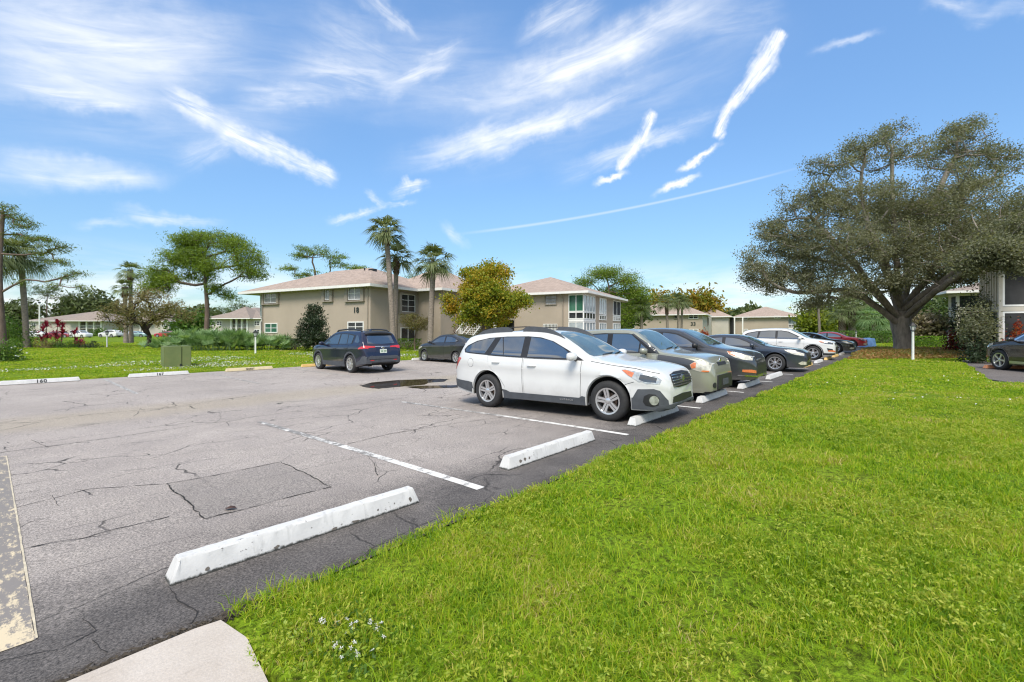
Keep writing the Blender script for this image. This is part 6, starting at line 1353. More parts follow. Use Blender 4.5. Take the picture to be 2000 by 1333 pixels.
shrub('hedge', 'leafy bushes at the foot of building 33, behind the white SUV', 1475, 80, -.2, 3.2, .8, 1.3, LF_hedge, 1600, .3, .14, 145, 'hedge')
shrub('red_shrub', 'orange-red croton bush by the middle wall of building 33', 1376, 78, -.2, 1.0, .8, 2.1, leaf_mat('croton_leaf', [], .3), 700, .3, .14, 146)
shrub('hedge', 'dark bushes under the porch of building 33', 1570, 78, -.2, 2.4, .8, 2.0, LF_far, 1600, .3, .14, 147, 'hedge')
shrub('clipped_bush', 'clipped round bush in front of the far left building porch', 194, 118, -.2, 2.4, 1.5, 2.2, LF_green, 1200, .4, .2, 148)
shrub('clipped_bush', 'light green bush between the twin palms and the far left building', 236, 118, -.2, 2.6, 1.5, 2.4, LF_hedge, 1200, .4, .2, 149)
# bed of brown ground cover round the big tree
rng = np.random.default_rng(77); n = 52000
px = rng.uniform(1540, 1985, n); dd = rng.uniform(23, 42, n); x = (px-1000)/F*dd
r_, s_ = to_rs(x, dd)
cx, cy = bl.x-2.5, bl.y-.5
inside = (((x-cx)/10.0)**2+((dd-cy)/6.8)**2 < 1+.10*np.sin(x*1.9)+.08*np.sin(dd*2.7)) & (s_ < -.75)
x, dd, r_, s_ = x[inside], dd[inside], r_[inside], s_[inside]
rim = 1-((x-cx)/10.0)**2-((dd-cy)/6.8)**2; C = np.stack([x, dd, zground(r_, s_)+.02+rng.random(len(x))*(.06+.20*np.clip(rim*2.2, 0, 1))], 1)
V, Fc = leaves_geo(C, .13, .075, rng, .6); o = raw_mesh('bed_plants', V, Fc, LF_bed)
tag(o, 'bed of brownish low ground cover spreading round the shade tree', 'ground cover', kind='stuff')
# far-off wood that closes the horizon
rng = np.random.default_rng(78); Vs, Fs = [], []; o_ = 0
n = 60000; a = rng.uniform(-1.25, 1.25, n)*.72; dist = rng.uniform(190, 270, n)
hh = (8.0+2.5*np.sin(a*17)+2.0*np.sin(a*41+1)+1.2*np.sin(a*93))*rng.random(n)**.7
C = np.stack([np.tan(a)*dist, dist, hh], 1)
V, Fc = leaves_geo(C, 2.4, 1.3, rng, .3); o = raw_mesh('distant_woods', V, Fc, LF_far); tag(o, 'distant belt of dark trees along the horizon', 'woods', kind='stuff')
# ---------------------------------------------------------------- buildings
def stucco(name, col):
    if name in MATS: return MATS[name]
    m, nt, b = new_mat(name); oc = objc(nt)
    n = noise(nt, oc, .5, 6, .6); n2 = noise(nt, oc, 40, 4, .7)
    v = N(nt, 'ShaderNodeVectorMath', operation='MULTIPLY'); L(nt, oc, v.inputs[0]); v.inputs[1].default_value = (2.5, 2.5, .25)
    c = ramp(nt, n, [(.3, tuple(x*.93 for x in col)), (.7, tuple(x*1.05 for x in col))])
    c = mixc(nt, mapr(nt, noise(nt, v.outputs[0], 1.3, 6, .7), .55, .8, 0, .22), c, tuple(x*.6 for x in col))
    L(nt, c, b.inputs['Base Color']); b.inputs['Roughness'].default_value = .9; b.inputs['Specular IOR Level'].default_value = .2
    bump(nt, n2, .4, .01, b); MATS[name] = m; return m
def shingle(name, col, rowscale=7.0):
    if name in MATS: return MATS[name]
    m, nt, b = new_mat(name); oc = objc(nt)
    br = N(nt, 'ShaderNodeTexBrick'); br.inputs['Scale'].default_value = 1.0; br.inputs['Brick Width'].default_value = .33; br.inputs['Row Height'].default_value = .15; br.inputs['Mortar Size'].default_value = .012
    br.inputs['Color1'].default_value = (*[x*.78 for x in col], 1); br.inputs['Color2'].default_value = (*[x*1.2 for x in col], 1); br.inputs['Mortar'].default_value = (*[x*.5 for x in col], 1)
    v = N(nt, 'ShaderNodeVectorMath', operation='MULTIPLY_ADD'); L(nt, oc, v.inputs[0]); v.inputs[1].default_value = (1, 1, 0)
    sp = N(nt, 'ShaderNodeSeparateXYZ'); L(nt, oc, sp.inputs[0]); cb = N(nt, 'ShaderNodeCombineXYZ')
    L(nt, mth(nt, 'ADD', sp.outputs[0], sp.outputs[1]), cb.inputs[0]); L(nt, mth(nt, 'MULTIPLY', sp.outputs[2], 2.3), cb.inputs[1]); L(nt, cb.outputs[0], br.inputs['Vector'])
    c = mixc(nt, .35, br.outputs['Color'], ramp(nt, noise(nt, oc, 9, 5, .75), [(.3, tuple(x*.6 for x in col)), (.7, tuple(x*1.3 for x in col))]))
    c = mixc(nt, mapr(nt, noise(nt, oc, .35, 4), .5, .75, 0, .25), c, tuple(x*.75 for x in col))
    L(nt, c, b.inputs['Base Color']); b.inputs['Roughness'].default_value = .92; b.inputs['Specular IOR Level'].default_value = .2
    bump(nt, br.outputs['Fac'], -.3, .01, b); MATS[name] = m; return m
M_wall = stucco('taupe_stucco', (.385, .325, .26)); M_wall2 = stucco('pale_stucco', (.44, .41, .36)); M_wallb = stucco('beige_stucco', (.55, .49, .39))
M_roof = shingle('pink_shingle', (.36, .285, .24)); M_roof2 = shingle('brown_shingle', (.27, .225, .195))
M_fascia = simple('white_fascia', (.70, .69, .66), .6, .06, 3); M_frame = simple('white_frame', (.74, .74, .72), .5, .05, 4); M_shut = simple('taupe_frame', (.27, .235, .19), .7, .1, 6)
M_soff = simple('soffit', (.46, .43, .37), .8, .08, 3); M_cream = simple('cream_frame', (.50, .46, .39), .6, .08, 4); M_rail = simple('white_rail', (.70, .70, .68), .5, .06, 5)
def pane_mat(name, cols, rough=.06):
    if name in MATS: return MATS[name]
    m, nt, b = new_mat(name); oc = objc(nt)
    L(nt, ramp(nt, noise(nt, oc, 1.3, 4), [(.35, cols[0]), (.68, cols[1])]), b.inputs['Base Color']); b.inputs['Roughness'].default_value = rough; b.inputs['IOR'].default_value = 1.5
    MATS[name] = m; return m
P_dark = pane_mat('dark_pane', ((.012, .014, .016), (.05, .055, .06))); P_blind = pane_mat('blind_pane', ((.20, .20, .19), (.36, .36, .35))); P_green = pane_mat('shuttered_pane', ((.03, .10, .065), (.05, .16, .10))); P_screen = pane_mat('screen_pane', ((.02, .02, .022), (.04, .04, .042)), .8); P_pale = pane_mat('pale_pane', ((.30, .34, .36), (.5, .54, .56)))
ROOFZ = 4.92
def hip(mb, x0, x1, y0, y1, z, rise, ov, mi=0):
    x0 -= ov; x1 += ov; y0 -= ov; y1 += ov; h = min(x1-x0, y1-y0)/2
    if x1-x0 >= y1-y0: a, b = (x0+h, (y0+y1)/2, z+rise), (x1-h, (y0+y1)/2, z+rise)
    else: a, b = ((x0+x1)/2, y0+h, z+rise), ((x0+x1)/2, y1-h, z+rise)
    c = [(x0, y0, z), (x1, y0, z), (x1, y1, z), (x0, y1, z)]
    if x1-x0 >= y1-y0:
        mb.add(c+[a, b], [(0, 1, 5, 4), (1, 2, 5), (2, 3, 4, 5), (3, 0, 4)], mi)
    else: mb.add(c+[a, b], [(0, 1, 4), (1, 2, 5, 4), (2, 3, 5), (3, 0, 4, 5)], mi)
def hip_roof(root, rects, z, rise, ov, roofm):
    mb, fb, sb = MB(), MB(), MB()
    for i, (x0, x1, y0, y1) in enumerate(rects):
        e = i*.006
        hip(mb, x0, x1, y0, y1, z+.02+e, rise-(i > 0)*.05, ov)
        a, b, c, d = x0-ov, x1+ov, y0-ov, y1+ov
        for q_ in ((a-.02, b+.02, c-.03, c-.002), (a-.02, b+.02, d+.002, d+.03), (a-.03, a-.002, c-.03, d+.03), (b+.002, b+.03, c-.03, d+.03)): fb.box(q_[0], q_[1], q_[2], q_[3], z-.17+e, z+.03+e)
        sb.box(a, b, c, d, z-.165+e, z-.12+e)
    rf = mb.build('roof', roofm, root); fb.build('fascia', M_fascia, rf); sb.build('soffit', M_soff, rf)
    return rf
def window(root, M, w, h, cols=2, rows=2, frame=M_frame, pane=P_dark, surround=0.0, depth=.05, name='window', blinds=0, fw=.05):
    """window centred on M's origin in the wall plane (local x along wall, z up, -y outward)"""
    mb = MB()
    mb.box(-w/2, w/2, -depth, .02, -h/2, -h/2+fw); mb.box(-w/2, w/2, -depth, .02, h/2-fw, h/2); mb.box(-w/2, -w/2+fw, -depth+.002, .02, -h/2+fw, h/2-fw); mb.box(w/2-fw, w/2, -depth+.002, .02, -h/2+fw, h/2-fw)
    for i in range(1, cols): x = -w/2+w*i/cols; mb.box(x-fw*.45, x+fw*.45, -depth+.004, .02, -h/2+fw, h/2-fw)
    for j in range(1, rows): z = -h/2+h*j/rows; mb.box(-w/2+fw, w/2-fw, -depth+.008, .02, z-fw*.3, z+fw*.3)
    o = mb.build(name, frame, root); o.matrix_local = M
    MB().box(-w/2+.01, w/2-.01, -.018, .012, -h/2+.01, h/2-.01).build('pane', pane, o)
    if blinds:
        sb = MB()
        for j in range(blinds):
            z = -h/2+.06+(h-.12)*j/max(1, blinds-1); sb.box(-w/2+.06, w/2-.06, -.026, -.02, z-.012, z+.012)
        sb.build('blind', P_blind, o)
    if surround:
        s_ = surround; sb = MB(); a, b = w/2+s_, h/2+s_*.35
        sb.box(-a, -w/2-.002, -.16, .01, -b, b); sb.box(w/2+.002, a, -.16, .01, -b, b); sb.box(-w/2, w/2, -.14, .01, h/2+.002, b); sb.box(-a-.03, a+.03, -.18, .0, -b-.05, -b-.002)
        sb.build('surround', M_shut, o)
    return o
def WM(x, y, z, rz=0.0): return Matrix.Translation((x, y, z)) @ Matrix.Rotation(rz, 4, 'Z')
# ---- numbered building 18 -------------------------------------------------
A18 = math.radians(-28.5); D0 = 33.5
p0 = at(723.5, D0, 0)
def b18x(px, Y=0.0, X0=None):                 # facade coordinate of a pixel column on the plane y=Y
    k = (px-1000)/F; ca_, sa_ = math.cos(A18), math.sin(A18)
    return (k*(p0.y+Y*ca_)-(p0.x-Y*sa_))/(ca_-k*sa_)
def b18d(X, Y): return p0.y+X*math.sin(A18)+Y*math.cos(A18)
def b18y(px, X):                              # depth coordinate of a pixel column on the plane x=X
    k = (px-1000)/F; ca_, sa_ = math.cos(A18), math.sin(A18)
    return (k*(p0.y+X*sa_)-(p0.x+X*ca_))/(-sa_-k*ca_)
root = empty('apartment_building', p0, A18, 'two-storey taupe apartment building with pink roof and the number 18 on its wall', 'building')
mb = MB()
mb.prism([(-12.95, 0), (0, 0), (0, 5.2), (2.45, 5.2), (2.45, 13.0), (-3, 13), (-3, 10), (-14.7, 10), (-14.7, 1.8), (-12.95, 1.8)], -.3, 4.80)
mb.prism([(.7, 13.1), (10.4, 13.1), (10.4, 14.5), (11.8, 16.3), (11.8, 25), (.7, 25)], -.3, 4.80)
mb.build('wall', M_wall, root)
hip_roof(root, [(-14.75, 0, 0, 10), (.7, 11.8, 13.1, 25), (-3.5, 2.45, 5.2, 13.2)], 4.88, 2.15, .62, M_roof)
def fw_(x0, x1, y0, y1, Y=0.0, **k):           # front-facing window from pixel box
    X0, X1 = b18x(x0, Y), b18x(x1, Y); Xc = (X0+X1)/2; d = b18d(Xc, Y); z0, z1 = zpx(y1, d), zpx(y0, d)
    return window(root, WM(Xc, Y-.004, (z0+z1)/2), X1-X0, z1-z0, **k)
fw_(681, 706.5, 560.5, 586, surround=.30, pane=P_blind, blinds=8); fw_(635.8, 646, 562.5, 586.5, cols=1, surround=.30, pane=P_blind, blinds=5); fw_(517.5, 542, 572, 592.5, surround=.26, pane=P_blind, blinds=6)
fw_(517.8, 542.5, 631.5, 650.5, pane=P_green, fw=.07); fw_(679.5, 711, 628.5, 649, pane=P_dark, fw=.08)
# side wall windows (facing right) on the short wall
def sw_(py0, py1, Ya, Yb, X=0.0, **k):
    Yc = (Ya+Yb)/2; return window(root, WM(X+.004, Yc, (py0+py1)/2, PI/2), Yb-Ya, py1-py0, **k)
sw_(3.0, 4.45, 3.2, 4.9, surround=.28, pane=P_dark, cols=2, blinds=0, rows=3); sw_(.55, 1.75, 3.2, 4.9, pane=P_dark, cols=2, rows=1)
# left porch: glazed upper and lower panels
window(root, WM(-13.83, 1.0, 3.75), 1.7, 2.0, cols=2, rows=5, pane=P_pale, depth=.07, name='porch_window'); window(root, WM(-13.83, 1.0, 1.35), 1.7, 2.1, cols=2, rows=2, pane=P_dark, depth=.07, name='porch_window', fw=.08)
mb = MB(); mb.box(-14.68, -12.96, 1.02, 1.8, 2.42, 2.72); mb.box(-14.68, -14.60, 1.02, 1.8, -.2, 4.75); mb.box(-14.68, -12.96, 1.02, 1.8, -.2, .28); mb.build('porch_panel', M_frame, root)
MB().tube([(-.22, -.07, 4.7), (-.22, -.07, 4.5), (-.25, -.06, .1)], .04, 6).build('downpipe', M_shut, root); MB().tube([(-12.8, -.07, 4.7), (-12.8, -.06, .1)], .05, 6).build('downpipe', M_shut, root)
d = b18d(b18x(696), 0)
text_mesh('building_number', '18', .56, simple('number_dark', (.03, .04, .035), .6, .2), root, WM(b18x(696), -.03, zpx(606.5, d)) @ Matrix.Rotation(PI/2, 4, 'X'), .02, .014, 1.12)
# roof vents
for (X, Y, zz) in ((-6.6, 2.2, 5.75), (-6.3, 1.8, 5.6)): MB().tube([(X, Y, zz-.15), (X, Y, zz+.22)], .05, 8).build('roof_vent', M_trim, root)
MB().tube([(-4.9, 4.1, 6.5), (-4.9, 4.1, 6.95)], .06, 8).build('roof_vent', M_trim, root)
MB().box(-4.3, -3.7, 3.95, 4.35, 6.5, 6.78).build('roof_vent', M_trim, root)
# stairwell between the wings: walkway slab, columns, stair with railings
mb = MB(); mb.box(2.452, 5.0, 9.5, 13.0, 2.45, 2.62); mb.build('walkway', M_wall2, root)
mb = MB(); mb.box(2.9, 3.1, 7.2, 7.4, -.2, 4.8); mb.build('column', M_fascia, root); mb = MB(); mb.box(5.0, 5.2, 9.3, 9.5, -.2, 4.8); mb.build('column', M_fascia, root)
mb = MB()
for i in range(14): mb.box(3.2, 4.4, 5.6+i*.26, 5.6+(i+1)*.26+.03, .05+i*.18, .11+i*.18)
mb.build('stair', M_wall2, root)
for X in (3.2, 4.4):
    mb = MB(); mb.bar((X, 5.6, .95), (X, 9.3, 3.5), .05); mb.bar((X, 5.6, .15), (X, 9.3, 2.7), .06)
    for i in range(12): mb.bar((X, 5.7+i*.31, .15+i*.213), (X, 5.7+i*.31, 1.0+i*.213), .025)
    mb.build('stair_railing', M_rail, root)
MB().box(2.452, 5.0, 13.0, 13.06, -.2, 4.7).build('recess_shade', M_trim, root)  # black sheet standing in for the shade deep in the stairwell
# right wing: window, grille window, glazed corner porch
Yr = 13.1
fw_(1065, 1088, 577.5, 596, Y=Yr, cols=1, rows=3, pane=P_blind, frame=M_shut, surround=.0, depth=.1); 
X0, X1 = b18x(1062, Yr), b18x(1089, Yr); mb = MB()
for i in range(11): x = X0+(X1-X0)*i/10; mb.box(x-.02, x+.02, Yr-.12, Yr-.09, .9, 2.05)
mb.box(X0, X1, Yr-.12, Yr-.09, 2.05, 2.1); mb.box(X0, X1, Yr-.12, Yr-.09, .86, .9); mb.build('window_grille', M_rail, root)
window(root, WM((X0+X1)/2, Yr-.004, 1.5), X1-X0-.1, 1.1, pane=P_blind, frame=M_shut)
xa, xb = 10.402, 11.8; yb_ = 16.28
for za_, zb_ in ((-.2, .15), (2.30, 2.50), (4.66, 4.79)): MB().box(xa, xb, Yr, yb_, za_, zb_).build('porch_slab', M_frame, root)
MB().box(xa+.05, xb-.1, Yr+.1, yb_-.1, .16, 4.65).build('porch_interior', P_screen, root)
for z, h, pn in ((3.9, 1.5, P_green), (2.82, .62, P_dark), (1.7, 1.15, P_pale), (.62, .9, P_dark)):
    window(root, WM((xa+xb)/2, Yr+.03, z), xb-xa, h, cols=2, rows=1, pane=pn, depth=.06, name='porch_window', fw=.07)
    window(root, WM(xb-.03, (Yr+yb_)/2, z, PI/2), yb_-Yr, h, cols=4, rows=1, pane=pn if pn is not P_green else P_pale, depth=.06, name='porch_window', fw=.07)
for (Ya, Yb, stl) in ((17.4, 19.6, 0), (22.0, 24.8, 1)):
    window(root, WM(11.804, (Ya+Yb)/2, 3.85, PI/2), Yb-Ya, 1.6, cols=3 if not stl else 2, rows=1, pane=P_pale if not stl else P_screen, depth=.06, fw=.09)
    window(root, WM(11.804, (Ya+Yb)/2, 2.75, PI/2), Yb-Ya, .5, cols=3, rows=1 if not stl else 4, pane=P_dark, depth=.06, fw=.08)
    window(root, WM(11.804, (Ya+Yb)/2, 1.3, PI/2), Yb-Ya, 1.9, cols=3, rows=2, pane=P_pale, depth=.06, fw=.08)
MB().tube([(9.7, Yr-.6, 4.75), (9.9, Yr-.08, 4.4), (9.9, Yr-.08, 0)], .05, 6).build('downpipe', M_shut, root)

# ---- building 33 -----------------------------------------------------------
D33 = 85.0; p3 = at(1372, D33, -.3); p3s = p3
root = empty('apartment_building', p3, A18, 'long two-storey beige building with pinkish roof and the number 33, far right of the lot', 'building')
def bx33(px, Y):
    k = (px-1000)/F; ca_, sa_ = math.cos(A18), math.sin(A18); return (k*(p3.y+Y*ca_)-(p3.x-Y*sa_))/(ca_-k*sa_)
def by33(px, X):
    k = (px-1000)/F; ca_, sa_ = math.cos(A18), math.sin(A18); return (k*(p3.y+X*sa_)-(p3.x+X*ca_))/(-sa_-k*ca_)
def d33(X, Y): return p3.y+X*math.sin(A18)+Y*math.cos(A18)
xl = bx33(1240, 0); ym = by33(1390, 0); xm = bx33(1423, ym); yr = ym+6.0; xr0 = bx33(1436, yr); xr1 = bx33(1560, yr); xp = bx33(1540, yr)
E33 = 4.75
mb = MB(); mb.prism([(xl, 0), (0, 0), (0, ym), (xm, ym), (xm, ym+10), (xl, ym+10)], -.4, E33); mb.prism([(xr0, yr), (xp, yr), (xp, yr+2), (xr1, yr+2), (xr1, yr+12), (xr0, yr+12)], -.4, E33); mb.build('wall', M_wall, root)
MB().box(.002, .03, .002, ym, -.3, E33-.02).build('wall_panel', M_wall2, root); MB().box(.05, xm-.002, ym-.03, ym-.002, -.3, E33-.02).build('wall_panel', M_wall2, root)
hip_roof(root, [(xl-1.5, 0, 0, 10), (xr0, xr1, yr, yr+12), (-5, xm, ym, ym+9)], E33+.08, 2.5, .7, shingle('pink_shingle_far', (.36, .285, .24)))
def w33(x0, x1, y0, y1, Y, **k):
    X0, X1 = bx33(x0, Y), bx33(x1, Y); d = d33((X0+X1)/2, Y); z0, z1 = zpx(y1, d)-p3.z, zpx(y0, d)-p3.z
    window(root, WM((X0+X1)/2, Y-.01, (z0+z1)/2), X1-X0, z1-z0, fw=.1, **k)
w33(1345, 1364, 613, 623.5, 0, pane=P_dark, depth=.1); w33(1316.5, 1324, 613, 623.5, 0, cols=1, rows=3, frame=M_shut, pane=P_dark, depth=.15); w33(1345, 1364, 643, 652, 0, pane=P_blind)
w33(1453, 1461, 617, 624, yr, cols=1, pane=P_dark); w33(1512, 1525, 616, 622.5, yr, pane=P_blind); w33(1453, 1461, 643, 652, yr, cols=2, pane=P_blind)
window(root, WM(.034, ym*.5, 3.6, PI/2), 1.6, 1.6, cols=1, rows=2, pane=P_dark, frame=M_shut, depth=.15); window(root, WM(.034, ym*.5, 1.1, PI/2), 1.6, 1.2, cols=1, rows=2, pane=P_dark, frame=M_shut)
for z, h, pn in ((3.75, 1.5, P_pale), (2.75, .5, P_dark), (1.2, 1.9, P_pale)):
    window(root, WM((xp+xr1)/2, yr+.5, z), xr1-xp, h, cols=3, rows=1, pane=pn, name='porch_window', fw=.1); window(root, WM(xr1-.02, yr+4.5, z, PI/2), 8, h, cols=5, rows=1, pane=pn, name='porch_window', fw=.14)
mb = MB(); mb.box(xp+.01, xr1, yr+.55, yr+1.99, -.3, E33-.05); mb.build('porch_panel', M_frame, root)
window(root, WM(xl-1.2, .6, 3.4), 2.2, 2.2, cols=2, rows=3, pane=P_dark, name='porch_window', fw=.12); window(root, WM(xl-1.2, .6, .9), 2.2, 1.9, cols=2, rows=3, pane=P_dark, name='porch_window', fw=.12)
MB().box(xl-2.35, xl-.05, .62, 5, -.4, E33-.1).build('porch_panel', M_frame, root)
for X in (xm+1.0, xm+2.6): MB().box(X, X+.25, ym+1.2, ym+1.45, -.3, E33-.02).build('column', M_fascia, root)
MB().box(xm+.01, xr0-.01, yr-.6, yr-.4, -.3, E33-.05).build('recess_shade', M_trim, root)  # black sheet in the stair gap, its colour stands for shade
X33 = bx33(1354, 0); text_mesh('building_number', '33', .95, MATS['number_dark'], root, WM(X33, -.04, zpx(633.5, d33(X33, 0))-p3.z) @ Matrix.Rotation(PI/2, 4, 'X'), .03, .02, 1.0)
MB().box(-5.2, -4.6, 4.6, 5.0, E33+2.2, E33+2.75).build('roof_vent', M_trim, root)

# ---- distant buildings on the left -----------------------------------------
def far_block(label, pxl, pxr, d, z, eave, apex_px, porch, rz=0.0, depth=22):
    x0 = (pxl-1000)/F*d; x1 = (pxr-1000)/F*d; w = x1-x0
    root = empty('apartment_building', Vector((x0, d, z)), rz, label, 'building'); mb = MB()
    pa, pb = porch[0]*w, porch[1]*w
    mb.prism([(0, 0), (pa, 0), (pa, 2.2), (pb, 2.2), (pb, 0), (w, 0), (w, depth), (0, depth)], -.4, eave); mb.build('wall', M_wall2, root)
    hip_roof(root, [(0, w, 0, depth), (pa-2, pb+1, -1.2, 8)], eave+.1, 3.4, .9, M_roof2)
    mb = MB(); mb.box(pa, pb, .02, 2.19, eave*.5-.15, eave*.5+.1); mb.build('balcony_floor', M_wall2, root)
    for k in range(4):
        x = pa+.1+(pb-pa-.6)*k/3; MB().box(x, x+.45, -.25, .19, -.3, eave-.02).build('column', M_fascia, root)
    for zz in (0, eave*.5):
        mb = MB(); mb.box(pa+.3, pb-.3, .05, .12, zz+.95, zz+1.05)
        for k in range(int((pb-pa)/.35)): x = pa+.3+k*.35; mb.box(x, x+.06, .06, .11, zz+.1, zz+.95)
        mb.build('balcony_railing', M_rail, root)
    for (fx, zz) in ((.08, eave*.75), (.12, eave*.28), (.9, eave*.75), (.9, eave*.28), (.22, eave*.75)):
        if not (pa < fx*w < pb): window(root, WM(fx*w, -.01, zz), 1.6, 1.3, pane=P_dark, fw=.12)
    return root
far_block('far grey-roofed building with a columned porch behind the crimson plants', 54, 203, 150, -.45, 4.9, 127, (.67, .98))
far_block('far pale building half hidden behind the crooked tree and twin palms', 226, 330, 158, -.45, 4.9, 270, (.45, .62))
far_block('grey-roofed distant building directly left of building 18, behind the palmettos', 405, 520, 125, -.3, 4.9, 400, (.42, .75), rz=math.radians(-6))
# ---- right-hand building ---------------------------------------------------
A_R = A18; pR = at(1950, 22.0, .1)
root = empty('condo_building', pR, A_R, 'cream two-storey building with tall screened porches at the right edge', 'building')
mb = MB(); mb.prism([(.35, 2.4), (.35, 3.3), (4.5, 3.3), (4.5, 12), (9, 12), (9, 2.4)], -.3, 4.85); mb.build('wall', M_wallb, root)
for z in (-.2, 2.35, 4.72): MB().box(0, 8.5, 0, 2.39, z, z+.22).build('porch_slab', M_cream, root)
MB().box(.3, 8.4, .35, 2.38, .03, 4.7).build('porch_interior', P_screen, root)
for X in (0, 2.2, 4.4, 6.6): MB().box(X, X+.14, -.03, .11, -.2, 4.9).build('porch_post', M_cream, root)
for z0, z1 in ((.02, 2.34), (2.58, 4.71)):
    for k in range(3):
        X = .14+2.2*k; window(root, WM(X+1.03, .05, (z0+z1)/2), 2.05, z1-z0-.01, cols=1, rows=1, pane=P_screen, name='porch_window', fw=.08)
        MB().box(X, X+2.05, .14, .2, z0+.85, z0+.95).build('porch_rail', M_cream, root)
mb = MB()
for z0, z1 in ((.02, 2.34), (2.58, 4.71)):
    for k in range(8): y = .15+.28*k; mb.box(.06, .14, y, y+.16, z0, z1)
mb.build('louvre_screen', M_wallb, root)
hip_roof(root, [(0, 8.5, 0, 3.4), (4.6, 9, 2.5, 12)], 5.05, 1.6, .75, M_roof2)
pR2 = at(1868, 41, 0)
root = empty('condo_building', pR2, A_R, 'farther cream wing with louvred balconies seen under the shade tree branches', 'building')
mb = MB(); mb.box(.6, 9, 2.2, 4.2, -.3, 4.8); mb.build('wall', M_wallb, root)
for z in (-.2, 2.3, 4.62): MB().box(0, 8, 0, 2.19, z, z+.2).build('porch_slab', M_cream, root)
for X in (0, 2.0, 4.0, 6.0): MB().box(X, X+.2, -.03, .17, -.2, 4.8).build('porch_post', M_cream, root)
mb = MB()
for z0 in (.0, 2.5):
    for j in range(6):
        z = z0+.1+j*.18; mb.box(.03, .08, .2, 2.1, z, z+.1); mb.box(.21, 1.98, .03, .08, z, z+.1)
mb.build('louvre_screen', M_cream, root)
MB().box(.25, 7.9, .3, 2.15, .0, 4.6).build('porch_interior', P_screen, root)
MB().box(2.25, 3.9, .08, .2, .9, 2.0).build('green_awning', P_green, root)
hip_roof(root, [(0, 9, 0, 4.2)], 5.0, .9, .9, M_roof2)

# ---- small furniture ---------------------------------------------------------
M_lampb = simple('lamp_black', (.015, .015, .016), .5, .2); M_lampg = simple('lamp_glass', (.55, .56, .55), .15, .1, 8)
def lamp_post(label, px, d, z, h, sc=1.0):
    root = empty('lamp_post', at(px, d, z), random.uniform(0, 1), label, 'lamp post', 'white lamp posts in the lawns')
    MB().lathe([(.05*sc, -.1), (.055*sc, .02), (.05*sc, .1), (.045*sc, h-.42*sc), (.05*sc, h-.40*sc)], 12).build('post', M_frame, root, smooth=True, sharp=40)
    ln = MB(); z0 = h-.40*sc; ln.lathe([(.05*sc, z0), (.095*sc, z0+.03*sc), (.09*sc, z0+.05*sc)], 6); 
    hd = ln.build('lantern', M_lampb, root)
    MB().lathe([(.07*sc, z0+.05*sc), (.115*sc, z0+.24*sc)], 6).build('lantern_glass', M_lampg, hd)
    rb = MB(); rb.lathe([(.15*sc, z0+.235*sc), (.15*sc, z0+.25*sc), (.06*sc, z0+.35*sc), (.03*sc, z0+.36*sc), (.02*sc, z0+.40*sc), (.0, z0+.41*sc)], 6)
    for k in range(6):
        a = 2*PI*k/6; rb.bar((math.cos(a)*.075*sc, math.sin(a)*.075*sc, z0+.05*sc), (math.cos(a)*.12*sc, math.sin(a)*.12*sc, z0+.24*sc), .012*sc)
    rb.build('lantern_cage', M_lampb, hd)
lamp_post('white lamp post with black lantern standing in front of the shade tree', 1783, 22.6, .08, 1.86, 1.15)
lamp_post('white lamp post with black lantern before the palmetto thicket', 499, 27.5, -.0, 1.55)
lamp_post('distant white lamp post left of the crooked tree', 209, 36, 0, 1.55)
lamp_post('small white lamp post behind the red sedan', 1672, 52, 0, 1.5)
lamp_post('dark-headed lamp post by the cream building corner', 1852, 33, 0.05, 1.5)
# utility box
m, nt, b = new_mat('utility_green'); oc = objc(nt)
L(nt, ramp(nt, noise(nt, oc, 1.6, 6, .65), [(.3, (.115, .15, .05)), (.55, (.15, .185, .065)), (.75, (.20, .17, .07))]), b.inputs['Base Color']); b.inputs['Roughness'].default_value = .6
pb = at(343, 20.3, -.06); root = empty('utility_box', pb, UA-math.radians(4), 'large green metal utility box on the lawn behind wheel stop 167', 'utility box')
def bev_box(x0, x1, y0, y1, z0, z1, be=.02):
    bm = bmesh.new(); bmesh.ops.create_cube(bm, size=1)
    for v in bm.verts: v.co = ((x0+x1)/2+v.co.x*(x1-x0), (y0+y1)/2+v.co.y*(y1-y0), (z0+z1)/2+v.co.z*(z1-z0))
    bmesh.ops.bevel(bm, geom=bm.edges[:], offset=be, segments=2, affect='EDGES'); mb = MB(); mb.v = [tuple(v.co) for v in bm.verts]; bm.verts.index_update()
    mb.f = [tuple(v.index for v in f.verts) for f in bm.faces]; mb.m = [0]*len(mb.f); bm.free(); return mb
bev_box(-.47, .15, -.5, .5, -.05, .90).build('cabinet', m, root, smooth=True, sharp=30); bev_box(.165, .50, -.49, .5, -.05, .90).build('cabinet_door', m, root, smooth=True, sharp=30)
bev_box(-.53, .56, -.56, .56, -.14, -.02).build('plinth', M_stopg, root)
MB().box(.08, .15, -.525, -.502, .02, .12).build('latch', M_trim, root)
# wooden utility pole under the shade tree
root = empty('utility_pole', at(1601, 70, -.05), 0, 'weathered wooden utility pole right of building 33', 'pole'); MB().tube([(0, 0, -.2), (-.1, 0, 3), (-.45, 0, 9)], [.2, .18, .14], 10).build('pole', B_grey, root, smooth=True)
MB().bar((-1.4, 0, 8.3), (.6, 0, 8.3), .12).build('crossarm', B_grey, root)
root = empty('utility_pole', at(77, 130, -.2), 0, 'thin pale pole behind the far left roof', 'pole'); MB().tube([(0, 0, -.2), (0, 0, 9.5)], .16, 8).build('pole', M_fascia, root); MB().box(-.2, .2, -.2, .2, 9.4, 9.8).build('pole_cap', M_trim, root)
